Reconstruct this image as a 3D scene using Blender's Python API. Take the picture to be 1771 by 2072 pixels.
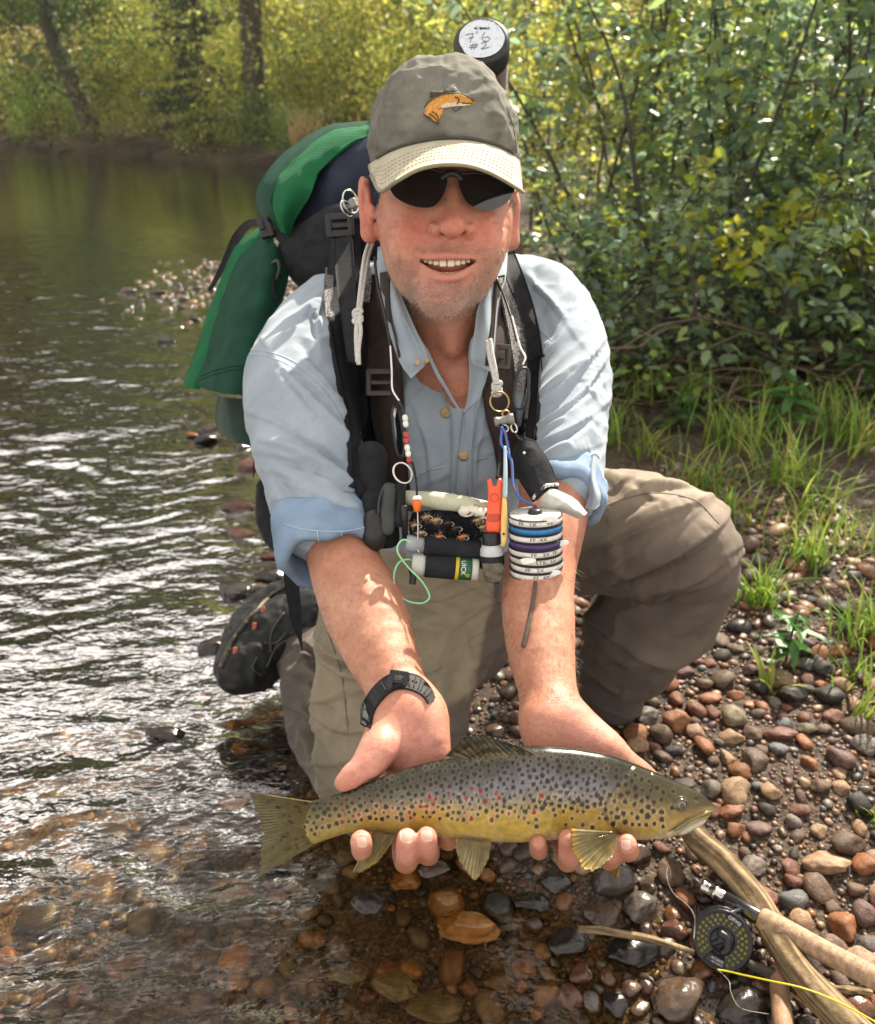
import bpy, bmesh, math, random
import numpy as np
from mathutils import Vector, Matrix, Euler
from mathutils.bvhtree import BVHTree
for o in list(bpy.data.objects): bpy.data.objects.remove(o)
S = bpy.context.scene
COL = S.collection
random.seed(7); RNG = np.random.default_rng(7)
rad = math.radians

# ------------------------------------------------------------------ camera, sky, sun, exposure
CAM_H, PITCH, FOC = 1.15, rad(26.0), 1700.0
cam = bpy.data.cameras.new('camera'); camo = bpy.data.objects.new('camera', cam); COL.objects.link(camo)
camo.location = (0, 0, CAM_H); camo.rotation_euler = (math.pi/2 - PITCH, 0, 0)
cam.sensor_fit = 'VERTICAL'; cam.sensor_height = 24.0; cam.lens = 24.0*FOC/2072.0
cam.clip_start = 0.02; cam.clip_end = 500
cam.dof.use_dof = True; cam.dof.focus_distance = 0.92; cam.dof.aperture_fstop = 24.0*FOC/2072.0/4.6
S.camera = camo
SUN_AZ, SUN_EL = rad(30.0), rad(42.0)       # azimuth measured from +Y towards +X
sdir = Vector((math.sin(SUN_AZ)*math.cos(SUN_EL), math.cos(SUN_AZ)*math.cos(SUN_EL), math.sin(SUN_EL)))
sl = bpy.data.lights.new('sun', 'SUN'); sl.energy = 5.0; sl.angle = rad(0.53); sl.color = (1.0, 0.90, 0.74)
so = bpy.data.objects.new('sun', sl); COL.objects.link(so); so.rotation_euler = sdir.to_track_quat('Z', 'Y').to_euler(); so.location = sdir*30
W = bpy.data.worlds.new('World'); S.world = W; W.use_nodes = True
wn, wl = W.node_tree.nodes, W.node_tree.links
bg = wn['Background']; sky = wn.new('ShaderNodeTexSky'); sky.sky_type = 'NISHITA'; sky.sun_disc = False
sky.sun_elevation = SUN_EL; sky.sun_rotation = SUN_AZ; sky.air_density = 1.0; sky.dust_density = 0.3; sky.ozone_density = 1.0
# thin broken cloud over the whole sky (whitens it the way the river mirrors it)
tcw = wn.new('ShaderNodeTexCoord'); nzw = wn.new('ShaderNodeTexNoise'); nzw.inputs['Scale'].default_value = 3.0; nzw.inputs['Detail'].default_value = 5
rpw = wn.new('ShaderNodeMapRange'); rpw.inputs[1].default_value = 0.42; rpw.inputs[2].default_value = 0.68; rpw.inputs[3].default_value = 0.78; rpw.inputs[4].default_value = 0.97
mxw = wn.new('ShaderNodeMix'); mxw.data_type = 'RGBA'; mxw.inputs[7].default_value = (6.4, 5.9, 5.2, 1)
wl.new(tcw.outputs['Generated'], nzw.inputs['Vector']); wl.new(nzw.outputs['Fac'], rpw.inputs[0]); wl.new(rpw.outputs[0], mxw.inputs[0])
wl.new(sky.outputs[0], mxw.inputs[6]); wl.new(mxw.outputs[2], bg.inputs['Color']); bg.inputs['Strength'].default_value = 0.10
vs = S.view_settings; vs.view_transform = 'Standard'; vs.look = 'None'; vs.gamma = 1.0; vs.use_curve_mapping = False
vs.exposure = 1.4
S.cycles.max_bounces = 8; S.cycles.transparent_max_bounces = 12; S.cycles.caustics_reflective = False; S.cycles.caustics_refractive = False
S.cycles.sample_clamp_indirect = 6.0

# ------------------------------------------------------------------ geometry of the view: a pixel of the photo (1771 x 2072) at depth D metres
FW = np.array([0, math.cos(PITCH), -math.sin(PITCH)]); UP = np.array([0, math.sin(PITCH), math.cos(PITCH)]); RT = np.array([1.0, 0, 0]); CP = np.array([0, 0, CAM_H])
def P(x, y, D): return CP + D*(FW + RT*((x-885.5)/FOC) + UP*((1036-y)/FOC))
def G(x, y, z=0.0):
    d = FW + RT*((x-885.5)/FOC) + UP*((1036-y)/FOC)
    return CP + d*((z-CAM_H)/d[2])
def px(r, D): return r*D/FOC

# ------------------------------------------------------------------ object helpers
def link(o, parent=None):
    COL.objects.link(o)
    if parent is not None: o.parent = parent
    return o
def tag(o, label=None, cat=None, group=None, kind=None):
    if label: o['label'] = label
    if cat: o['category'] = cat
    if group: o['group'] = group
    if kind: o['kind'] = kind
    return o
def thing(name, label, cat, loc=(0,0,0), group=None):
    o = bpy.data.objects.new(name, None); o.location = tuple(loc); link(o); o.empty_display_size = .05
    return tag(o, label, cat, group)
def mesh_np(name, V, F, smooth=True):
    """V (n,3); F = list of index arrays (quads or tris, np arrays)"""
    me = bpy.data.meshes.new(name)
    V = np.asarray(V, dtype=np.float32)
    Fs = F if isinstance(F, list) else [F]
    Fs = [np.asarray(f, dtype=np.int32) for f in Fs if len(f)]
    nl = sum(f.size for f in Fs); npoly = sum(len(f) for f in Fs)
    me.vertices.add(len(V)); me.vertices.foreach_set('co', V.ravel())
    me.loops.add(nl); me.polygons.add(npoly)
    me.loops.foreach_set('vertex_index', np.concatenate([f.ravel() for f in Fs]))
    tot = np.concatenate([np.full(len(f), f.shape[1], dtype=np.int32) for f in Fs])
    st = np.concatenate([[0], np.cumsum(tot)[:-1]]).astype(np.int32)
    me.polygons.foreach_set('loop_start', st)
    try: me.polygons.foreach_set('loop_total', tot)
    except Exception: pass
    me.polygons.foreach_set('use_smooth', np.full(npoly, smooth, dtype=bool))
    me.update(calc_edges=True); me.validate(verbose=False)
    return me
def vcol(me, C, name='Col'):
    a = me.color_attributes.new(name, 'FLOAT_COLOR', 'POINT')
    C = np.asarray(C, dtype=np.float32)
    if C.shape[1] == 3: C = np.concatenate([C, np.ones((len(C), 1), np.float32)], 1)
    a.data.foreach_set('color', C.ravel())
def obj(name, me, mat=None, parent=None, origin=None):
    """link a mesh whose vertices are in world space; parent is an Empty/mesh thing (its location is subtracted)"""
    o = bpy.data.objects.new(name, me)
    if mat is not None:
        me.materials.clear(); me.materials.append(mat)
    link(o, parent)
    if parent is not None:
        off = Vector((0,0,0)); p = parent
        while p is not None: off += p.location; p = p.parent
        o.location = -off
    return o
def join(parts):
    """parts: list of (V,F(list)) -> (V, [quads],[tris])"""
    Vs, q, t, n = [], [], [], 0
    for V, F in parts:
        V = np.asarray(V, dtype=float)
        for f in (F if isinstance(F, list) else [F]):
            f = np.asarray(f)
            if len(f) == 0: continue
            (q if f.shape[1] == 4 else t).append(f+n)
        Vs.append(V); n += len(V)
    return np.concatenate(Vs), ([np.concatenate(q)] if q else []) + ([np.concatenate(t)] if t else [])
def grid_faces(n, m, wrap=False):
    i, j = np.meshgrid(np.arange(n-1), np.arange(m if wrap else m-1), indexing='ij')
    a = i*m+j; b = i*m+(j+1) % m; c = (i+1)*m+(j+1) % m; d = (i+1)*m+j
    return np.stack([a.ravel(), b.ravel(), c.ravel(), d.ravel()], 1)
def catmull(pts, n):
    p = np.asarray(pts, dtype=float); k = len(p)
    if k < 3:
        t = np.linspace(0, 1, n)[:, None]; return p[0]*(1-t)+p[-1]*t
    q = np.concatenate([[2*p[0]-p[1]], p, [2*p[-1]-p[-2]]])
    u = np.linspace(0, k-1-1e-9, n); i = u.astype(int); t = (u-i)[:, None]
    a, b, c, d = q[i], q[i+1], q[i+2], q[i+3]
    return .5*((2*b)+(c-a)*t+(2*a-5*b+4*c-d)*t*t+(3*b-3*c+d-a)*t**3)
def nrm(v):
    v = np.asarray(v, dtype=float); return v/(np.linalg.norm(v, axis=-1, keepdims=True)+1e-12)
def tube(pts, r, sides=8, n=None, caps=True, flat=1.0):
    p = np.asarray(pts, dtype=float)
    rr = np.broadcast_to(np.asarray(r, dtype=float), (len(p),)).astype(float)
    if n: rr = np.interp(np.linspace(0, 1, n), np.linspace(0, 1, len(p)), rr); p = catmull(p, n)
    k = len(p); T = nrm(np.gradient(p, axis=0))
    N = np.cross(T[0], [0, 0, 1.0]);
    if np.linalg.norm(N) < .1: N = np.cross(T[0], [1.0, 0, 0])
    N = nrm(N); rings = []
    a = np.linspace(0, 2*np.pi, sides, endpoint=False)
    for i in range(k):
        N = nrm(N-T[i]*np.dot(N, T[i])); B = np.cross(T[i], N)
        rings.append(p[i]+rr[i]*(np.cos(a)[:, None]*N+flat*np.sin(a)[:, None]*B))
    V = np.concatenate(rings); F = [grid_faces(k, sides, True)]
    if caps:
        V = np.concatenate([V, p[:1], p[-1:]]); c0, c1 = k*sides, k*sides+1; j = np.arange(sides)
        F.append(np.stack([np.full(sides, c0), (j+1) % sides, j], 1))
        F.append(np.stack([np.full(sides, c1), (k-1)*sides+j, (k-1)*sides+(j+1) % sides], 1))
        F = [F[0], np.concatenate(F[1:])]
    return V, F
def lathe(prof, a, b, sides=24, caps=True):
    """prof: (t, radius) along a->b"""
    a = np.asarray(a, float); b = np.asarray(b, float); T = nrm(b-a)
    N = nrm(np.cross(T, [0.13, 0.2, 1.0])); B = np.cross(T, N); L = np.linalg.norm(b-a)
    an = np.linspace(0, 2*np.pi, sides, endpoint=False); V = []
    for t, r in prof: V.append(a+T*t*L+r*(np.cos(an)[:, None]*N+np.sin(an)[:, None]*B))
    k = len(prof); V = np.concatenate(V); F = [grid_faces(k, sides, True)]
    if caps:
        V = np.concatenate([V, [a+T*prof[0][0]*L, a+T*prof[-1][0]*L]]); j = np.arange(sides)
        F.append(np.concatenate([np.stack([np.full(sides, k*sides), (j+1) % sides, j], 1), np.stack([np.full(sides, k*sides+1), (k-1)*sides+j, (k-1)*sides+(j+1) % sides], 1)]))
    return V, F
def box(c, half, axes=None, bev=0.25):
    """bevelled box (chamfered corners) from a squashed sphere-cube grid"""
    n = 5; u = np.array([-1, -(1-bev), 0, 1-bev, 1.0]); V, F = [], []
    h = np.asarray(half, float); r = bev*h.min()
    A = np.eye(3) if axes is None else np.asarray(axes, float)
    for ax in range(3):
        for s in (-1, 1):
            g = np.meshgrid(np.linspace(-1, 1, 5), np.linspace(-1, 1, 5), indexing='ij')
            q = np.zeros((25, 3)); o = [k for k in range(3) if k != ax]
            q[:, o[0]] = np.sign(g[0].ravel())*np.array([0, 1-bev*.5, 1])[np.round(np.abs(g[0].ravel())*2).astype(int)]
            q[:, o[1]] = np.sign(g[1].ravel())*np.array([0, 1-bev*.5, 1])[np.round(np.abs(g[1].ravel())*2).astype(int)]
            q[:, ax] = s
            P0 = q*h; inner = np.clip(P0, -(h-r), h-r); d = P0-inner
            P0 = inner+nrm(d)*r
            f = grid_faces(5, 5)
            if (s > 0) != (ax == 1): f = f[:, ::-1]
            V.append((P0@A+np.asarray(c), f))
    return join(V)
def solid_grid(Pg, thick, back=None):
    """closed sheet from a (n,m,3) grid; thickness goes to the far side of its normals (away from camera)"""
    n, m, _ = Pg.shape
    du = np.gradient(Pg, axis=0); dv = np.gradient(Pg, axis=1); N = nrm(np.cross(du, dv))
    view = nrm(Pg-CP); s = np.sign((N*view).sum(-1).mean()); N = N*(s if s != 0 else 1)   # pointing away from camera
    if back is not None: N = np.broadcast_to(np.asarray(back, float), N.shape)
    th = np.broadcast_to(np.asarray(thick, float), (n, m))[..., None]
    B = Pg+N*th
    V = np.concatenate([Pg.reshape(-1, 3), B.reshape(-1, 3)]); f = grid_faces(n, m); k = n*m
    F = [f, f[:, ::-1]+k]
    e = [[i*m for i in range(n)], [i*m+m-1 for i in range(n)][::-1], list(range(m))[::-1], [(n-1)*m+j for j in range(m)]]
    for L in e:
        L = np.array(L); F.append(np.stack([L[:-1], L[1:], L[1:]+k, L[:-1]+k], 1)[:, ::-1])
    return V, [np.concatenate(F)]

# ------------------------------------------------------------------ numpy noise
def _h(i, j, k, s):
    n = (i*374761393+j*668265263+k*2147483647+s*974634777) & 0xFFFFFFFF
    n = ((n ^ (n >> 13))*1274126177) & 0xFFFFFFFF
    n = ((n ^ (n >> 16))*2246822519) & 0xFFFFFFFF
    return ((n ^ (n >> 15)) & 0xFFFFFF)/float(0xFFFFFF)
def vnoise(p, seed=0):
    p = np.asarray(p, float); i = np.floor(p).astype(np.int64); f = p-i; f = f*f*f*(f*(f*6-15)+10)
    x, y, z = i[:, 0], i[:, 1], i[:, 2]; r = 0
    for dx in (0, 1):
        for dy in (0, 1):
            for dz in (0, 1):
                w = (f[:, 0] if dx else 1-f[:, 0])*(f[:, 1] if dy else 1-f[:, 1])*(f[:, 2] if dz else 1-f[:, 2])
                r = r+w*_h(x+dx, y+dy, z+dz, seed)
    return r*2-1
def fbm(p, oct=4, seed=0):
    r, a, s = 0, .5, 1.0
    for o in range(oct): r = r+a*vnoise(np.asarray(p)*s, seed+o); a *= .5; s *= 2.03
    return r
def sstep(a, b, x):
    t = np.clip((x-a)/(b-a), 0, 1); return t*t*(3-2*t)

# ------------------------------------------------------------------ signed distance modelling -> one continuous surface
class Field:
    def __init__(s): s.ops = []; s.bb = []
    def _add(s, f, k, sign, c, r):
        s.ops.append((f, k, sign))
        if sign > 0: s.bb.append((np.asarray(c)-r, np.asarray(c)+r))
    def chain(s, pts, k=.01, sign=1, u=None, su=1.0):
        """pts: list of (pos, radius) ; u, su: squash - cross-section is su times as wide along unit vector u"""
        pp = np.array([q[0] for q in pts], float); rr = np.array([q[1] for q in pts], float)
        if len(pts) > 2:
            k_ = (len(pts)-1)*3+1; allp = catmull(np.concatenate([pp, rr[:, None]], 1), k_); pp, rr = allp[:, :3], allp[:, 3]
        A, Bv = pp[:-1], pp[1:]; BA = Bv-A; L2 = np.maximum((BA*BA).sum(1), 1e-12); uu = None if u is None else np.asarray(u, float)
        mid = (A+Bv)/2; half = np.sqrt(L2)/2+np.maximum(rr[:-1], rr[1:])
        def f(p):
            d = None
            if len(p) < 20000 and len(A) > 2:       # only the segments that can be nearest within this block
                pc = p.mean(0); pr = np.sqrt(((p-pc)**2).sum(1).max()); t = np.clip(((pc-A)*BA).sum(1)/L2, 0, 1)
                q = pc-A-t[:, None]*BA; dc = np.sqrt((q*q).sum(1))/(max(1, su))-(rr[:-1]+(rr[1:]-rr[:-1])*t)
                du = np.sqrt((q*q).sum(1))-(rr[:-1]+(rr[1:]-rr[:-1])*t); ids = np.where(dc <= du.min()+2.2*pr)[0]
            else: ids = range(len(A))
            for i in ids:
                q = p-A[i]; t = np.clip(q@BA[i]/L2[i], 0, 1); q = q-t[:, None]*BA[i]
                if uu is not None: q = q-np.outer(q@uu, uu)*(1-1/su)
                e = np.sqrt((q*q).sum(1))-(rr[i]+(rr[i+1]-rr[i])*t); d = e if d is None else np.minimum(d, e)
            return d
        lo = (pp-(rr*max(1, su))[:, None]).min(0); hi = (pp+(rr*max(1, su))[:, None]).max(0)
        s.ops.append((f, k, sign))
        if sign > 0: s.bb.append((lo, hi))
        return s
    def ell(s, c, r, axes=None, k=.01, sign=1):
        c = np.asarray(c, float); r = np.asarray(r, float); A = np.eye(3) if axes is None else np.asarray(axes, float)
        def f(p):
            q = (p-c)@A.T; k0 = np.sqrt(((q/r)**2).sum(1)); k1 = np.sqrt(((q/(r*r))**2).sum(1))
            return np.where(k1 > 1e-9, k0*(k0-1)/np.maximum(k1, 1e-9), -r.min())
        s._add(f, k, sign, c, r.max()); return s
    def bx(s, c, h, axes=None, rr=.01, k=.01, sign=1):
        c = np.asarray(c, float); h = np.asarray(h, float)-rr; A = np.eye(3) if axes is None else np.asarray(axes, float)
        def f(p):
            q = np.abs((p-c)@A.T)-h
            return np.sqrt((np.maximum(q, 0)**2).sum(1))+np.minimum(q.max(1), 0)-rr
        s._add(f, k, sign, c, np.linalg.norm(h)+rr); return s
    def plane(s, c, n, k=.005):
        """cut away the side the normal points to"""
        c = np.asarray(c, float); n = nrm(n)
        s._add(lambda p: -((p-c)@n), k, -1, c, 0); return s
    def ev(s, p, ids):
        d = None
        for i in ids:
            f, k, sg = s.ops[i]; b = f(p)
            if sg > 0:
                if d is None: d = b; continue
                h = np.clip(.5+.5*(b-d)/k, 0, 1); d = b+(d-b)*h-k*h*(1-h)
            elif d is not None:
                b = -b; h = np.clip(.5-.5*(b-d)/k, 0, 1); d = b+(d-b)*h+k*h*(1-h)
        return np.full(len(p), 1.0) if d is None else d
    def mesh(s, vx=.002, B=12):
        lo = np.min([b[0] for b in s.bb], 0)-.02; hi = np.max([b[1] for b in s.bb], 0)+.02
        nb = np.ceil((hi-lo)/(vx*B)).astype(int); R = vx*B*.866
        g = np.stack(np.meshgrid(*[np.arange(k) for k in nb], indexing='ij'), -1).reshape(-1, 3)
        cen = lo+(g+.5)*vx*B
        ds = np.stack([f(cen) for f, k, sg in s.ops], 1)
        K = np.array([k for f, k, sg in s.ops]); SG = np.array([sg for f, k, sg in s.ops])
        near = ds < 1.5*R+K+.004
        dall = s.ev(cen, range(len(s.ops)))
        keep = np.where((np.abs(dall) < R*1.6+.006) & near[:, SG > 0].any(1))[0]
        n1 = B+1; loc = np.stack(np.meshgrid(*[np.arange(n1)]*3, indexing='ij'), -1).reshape(-1, 3)
        cells, verts = [], []; edges = [[], [], []]
        eo = [(np.array(a), np.array(b)) for a in np.ndindex(2, 2, 2) for b in np.ndindex(2, 2, 2) if sum(b)-sum(a) == 1 and all(y >= x for x, y in zip(a, b))]
        for q in keep:
            base = g[q]*B; pts = lo+(base+loc)*vx
            ids = np.where(near[q])[0]
            v = s.ev(pts, ids).reshape(n1, n1, n1); sgn = v < 0
            if sgn.all() or not sgn.any(): continue
            cnt = np.zeros((B, B, B)); acc = np.zeros((B, B, B, 3))
            for a, b in eo:
                va = v[a[0]:a[0]+B, a[1]:a[1]+B, a[2]:a[2]+B]; vb = v[b[0]:b[0]+B, b[1]:b[1]+B, b[2]:b[2]+B]
                m = (va < 0) != (vb < 0); t = np.where(m, va/np.where(m, va-vb, 1), 0)
                cnt += m; acc += m[..., None]*(a+t[..., None]*(b-a))
            act = cnt > 0; idx = np.argwhere(act)
            cells.append(idx+base); verts.append(lo+(idx+base+acc[act]/cnt[act][:, None])*vx)
            for ax in range(3):
                sl0 = [slice(0, B)]*3; sl1 = list(sl0); sl1[ax] = slice(1, B+1)
                a0 = sgn[tuple(sl0)]; a1 = sgn[tuple(sl1)]; m = a0 != a1; e = np.argwhere(m)
                edges[ax].append(np.concatenate([e+base, a0[m][:, None]], 1))
        C = np.concatenate(cells); V = np.concatenate(verts); big = np.array(nb)*B+2
        key = lambda c: (c[:, 0]*big[1]+c[:, 1])*big[2]+c[:, 2]
        ks = key(C); o = np.argsort(ks); ks = ks[o]; V = V[o]; F = []
        for ax in range(3):
            E = np.concatenate(edges[ax]); b, c = (ax+1) % 3, (ax+2) % 3; q = []; ok = np.ones(len(E), bool)
            for db, dc in ((0, 0), (-1, 0), (-1, -1), (0, -1)):
                cc = E[:, :3].copy(); cc[:, b] += db; cc[:, c] += dc
                kk = key(cc); i = np.clip(np.searchsorted(ks, kk), 0, len(ks)-1); ok &= (ks[i] == kk); q.append(i)
            f = np.stack(q, 1); fl = E[:, 3] == 0; f[fl] = f[fl][:, ::-1]; F.append(f[ok])
        return V, np.concatenate(F)
def vnormals(V, F):
    n = np.zeros_like(V); f = F
    a = V[f[:, 2]]-V[f[:, 0]]; b = V[f[:, 3]]-V[f[:, 1]]; fn = np.cross(a, b)
    for k in range(4): np.add.at(n, f[:, k], fn)
    return nrm(n)
def relax(V, F, it=1, w=.5):
    for _ in range(it):
        s = np.zeros_like(V); c = np.zeros(len(V))
        for k in range(4):
            np.add.at(s, F[:, k], V[F[:, (k+1) % 4]]); np.add.at(c, F[:, k], 1)
            np.add.at(s, F[:, (k+1) % 4], V[F[:, k]]); np.add.at(c, F[:, (k+1) % 4], 1)
        V = V*(1-w)+w*s/np.maximum(c, 1)[:, None]
    return V
def bvh(V, F):
    polys = []
    for f in (F if isinstance(F, list) else [F]): polys += f.tolist()
    return BVHTree.FromPolygons([tuple(v) for v in V], polys)
def hit(trees, x, y):
    """depth of the first surface seen through pixel (x,y), and its normal"""
    d = FW+RT*((x-885.5)/FOC)+UP*((1036-y)/FOC); L = np.linalg.norm(d); best = None
    for t in trees:
        h = t.ray_cast(Vector(CP), Vector(d/L))
        if h[0] is not None:
            D = h[3]/L
            if best is None or D < best[0]: best = (D, np.array(h[1]))
    return best
def drape(rows, trees, n=30, m=5, off=.003, thick=.003, smooth=3, Dfix=None, bulge=0):
    """strap: rows = [(xl,yl,xr,yr)] in photo pixels, laid on the surfaces below it"""
    r = catmull(rows, n); X = np.zeros((n, m)); Y = np.zeros((n, m)); D = np.full((n, m), np.nan)
    for j in range(m):
        t = j/(m-1); X[:, j] = r[:, 0]*(1-t)+r[:, 2]*t; Y[:, j] = r[:, 1]*(1-t)+r[:, 3]*t
    if Dfix is not None: D[:] = catmull(np.array(Dfix)[:, None], n)
    else:
        for i in range(n):
            for j in range(m):
                h = hit(trees, X[i, j], Y[i, j])
                if h is not None: D[i, j] = h[0]
        for i in range(n):
            row = D[i]; ok = ~np.isnan(row)
            if ok.any(): D[i] = np.interp(np.arange(m), np.where(ok)[0], row[ok])
        ok = ~np.isnan(D[:, 0])
        for j in range(m): D[:, j] = np.interp(np.arange(n), np.where(ok)[0], D[ok, j])
        D0 = D.copy()
        for _ in range(smooth):
            D[1:-1] = (D[:-2]+2*D[1:-1]+D[2:])/4; D = np.minimum(D, D0+.004)
    D = D-off
    if bulge: D = D-bulge*(1-np.linspace(-1, 1, m)**2)[None, :]
    Pg = np.array([[P(X[i, j], Y[i, j], D[i, j]) for j in range(m)] for i in range(n)])
    return solid_grid(Pg, thick)
# ------------------------------------------------------------------ materials (all procedural)
def lin(h):
    c = [int(h[i:i+2], 16)/255 for i in (0, 2, 4)]
    return tuple(((x/12.92) if x <= .04045 else ((x+.055)/1.055)**2.4) for x in c)
def M(name, col=(.5, .5, .5), rough=.6, col2=None, nscale=30, ndet=5, nlo=.35, nhi=.65, bump=0, bscale=300, bdet=3, metal=0, spec=.5, coat=0,
      sss=0, attr=False, objcol=False, weave=0, wscale=900, trans=0, stretch=None, rvar=0, sheen=0, emis=None, cells=0):
    m = bpy.data.materials.new(name); m.use_nodes = True; nt = m.node_tree; n, l = nt.nodes, nt.links
    b = n['Principled BSDF']; out = n['Material Output']
    b.inputs['Roughness'].default_value = rough; b.inputs['Metallic'].default_value = metal
    b.inputs['Specular IOR Level'].default_value = spec; b.inputs['Coat Weight'].default_value = coat; b.inputs['Coat Roughness'].default_value = .12
    if sheen: b.inputs['Sheen Weight'].default_value = sheen
    tc = n.new('ShaderNodeTexCoord'); src = tc.outputs['Object']
    if stretch:
        mp = n.new('ShaderNodeMapping'); mp.inputs['Scale'].default_value = stretch; l.new(src, mp.inputs['Vector']); src = mp.outputs[0]
    nz = n.new('ShaderNodeTexNoise'); nz.inputs['Scale'].default_value = nscale; nz.inputs['Detail'].default_value = ndet; nz.inputs['Roughness'].default_value = .6
    l.new(src, nz.inputs['Vector'])
    mr = n.new('ShaderNodeMapRange'); mr.inputs[1].default_value = nlo; mr.inputs[2].default_value = nhi; l.new(nz.outputs['Fac'], mr.inputs[0])
    mx = n.new('ShaderNodeMix'); mx.data_type = 'RGBA'; l.new(mr.outputs[0], mx.inputs[0])
    c4 = tuple(col)+(1,); c24 = tuple(col2)+(1,) if col2 is not None else tuple(x*.72 for x in col)+(1,)
    if attr or objcol:
        if attr: a = n.new('ShaderNodeAttribute'); a.attribute_name = 'Col'; ao = a.outputs['Color']
        else: a = n.new('ShaderNodeObjectInfo'); ao = a.outputs['Color']
        mu = n.new('ShaderNodeMix'); mu.data_type = 'RGBA'; mu.blend_type = 'MULTIPLY'; mu.inputs[0].default_value = 1
        mx.inputs[6].default_value = c4; mx.inputs[7].default_value = c24
        l.new(ao, mu.inputs[6]); l.new(mx.outputs[2], mu.inputs[7]); cout = mu.outputs[2]
    else:
        mx.inputs[6].default_value = c4; mx.inputs[7].default_value = c24; cout = mx.outputs[2]
    l.new(cout, b.inputs['Base Color'])
    if rvar:
        r2 = n.new('ShaderNodeMapRange'); r2.inputs[3].default_value = max(0.02, rough-rvar); r2.inputs[4].default_value = rough+rvar
        r2.inputs[1].default_value = .3; r2.inputs[2].default_value = .7; l.new(nz.outputs['Fac'], r2.inputs[0]); l.new(r2.outputs[0], b.inputs['Roughness'])
    hs = []
    if bump:
        n2 = n.new('ShaderNodeTexNoise'); n2.inputs['Scale'].default_value = bscale; n2.inputs['Detail'].default_value = bdet; l.new(src, n2.inputs['Vector']); hs.append((n2.outputs['Fac'], bump))
    if weave:
        for d in ('X', 'Z'):
            w = n.new('ShaderNodeTexWave'); w.wave_type = 'BANDS'; w.bands_direction = d; w.inputs['Scale'].default_value = wscale/6.28*.5; w.inputs['Distortion'].default_value = .6; w.inputs['Detail'].default_value = 1
            l.new(tc.outputs['Object'], w.inputs['Vector']); hs.append((w.outputs['Fac'], weave))
    if cells:                     # grit: grains a few millimetres across
        vo = n.new('ShaderNodeTexVoronoi'); vo.inputs['Scale'].default_value = cells; l.new(src, vo.inputs['Vector']); hs.append((vo.outputs['Distance'], -1.0 if False else 1.0))
        g_ = n.new('ShaderNodeMapRange'); g_.inputs[3].default_value = .35; g_.inputs[4].default_value = 2.2; sp_ = n.new('ShaderNodeSeparateColor'); l.new(vo.outputs['Color'], sp_.inputs[0]); l.new(sp_.outputs[0], g_.inputs[0])
        mm_ = n.new('ShaderNodeMix'); mm_.data_type = 'RGBA'; mm_.blend_type = 'MULTIPLY'; mm_.inputs[0].default_value = 1; l.new(cout, mm_.inputs[6]); l.new(g_.outputs[0], mm_.inputs[7]); l.new(mm_.outputs[2], b.inputs['Base Color'])
    prev = None
    for h, s in hs:
        bp = n.new('ShaderNodeBump'); bp.inputs['Strength'].default_value = s; bp.inputs['Distance'].default_value = .002; l.new(h, bp.inputs['Height'])
        if prev is not None: l.new(prev, bp.inputs['Normal'])
        prev = bp.outputs[0]
    if prev is not None: l.new(prev, b.inputs['Normal'])
    if sss:
        b.inputs['Subsurface Weight'].default_value = sss; b.inputs['Subsurface Radius'].default_value = (1.0, .35, .18); b.inputs['Subsurface Scale'].default_value = .008
    if trans:
        tr = n.new('ShaderNodeBsdfTranslucent'); l.new(cout, tr.inputs['Color']); ms = n.new('ShaderNodeMixShader'); ms.inputs[0].default_value = trans
        if prev is not None: l.new(prev, tr.inputs['Normal'])
        l.new(b.outputs[0], ms.inputs[1]); l.new(tr.outputs[0], ms.inputs[2]); l.new(ms.outputs[0], out.inputs['Surface'])
    if emis: b.inputs['Emission Color'].default_value = tuple(emis)+(1,); b.inputs['Emission Strength'].default_value = 1
    m.diffuse_color = c4
    return m
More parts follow.
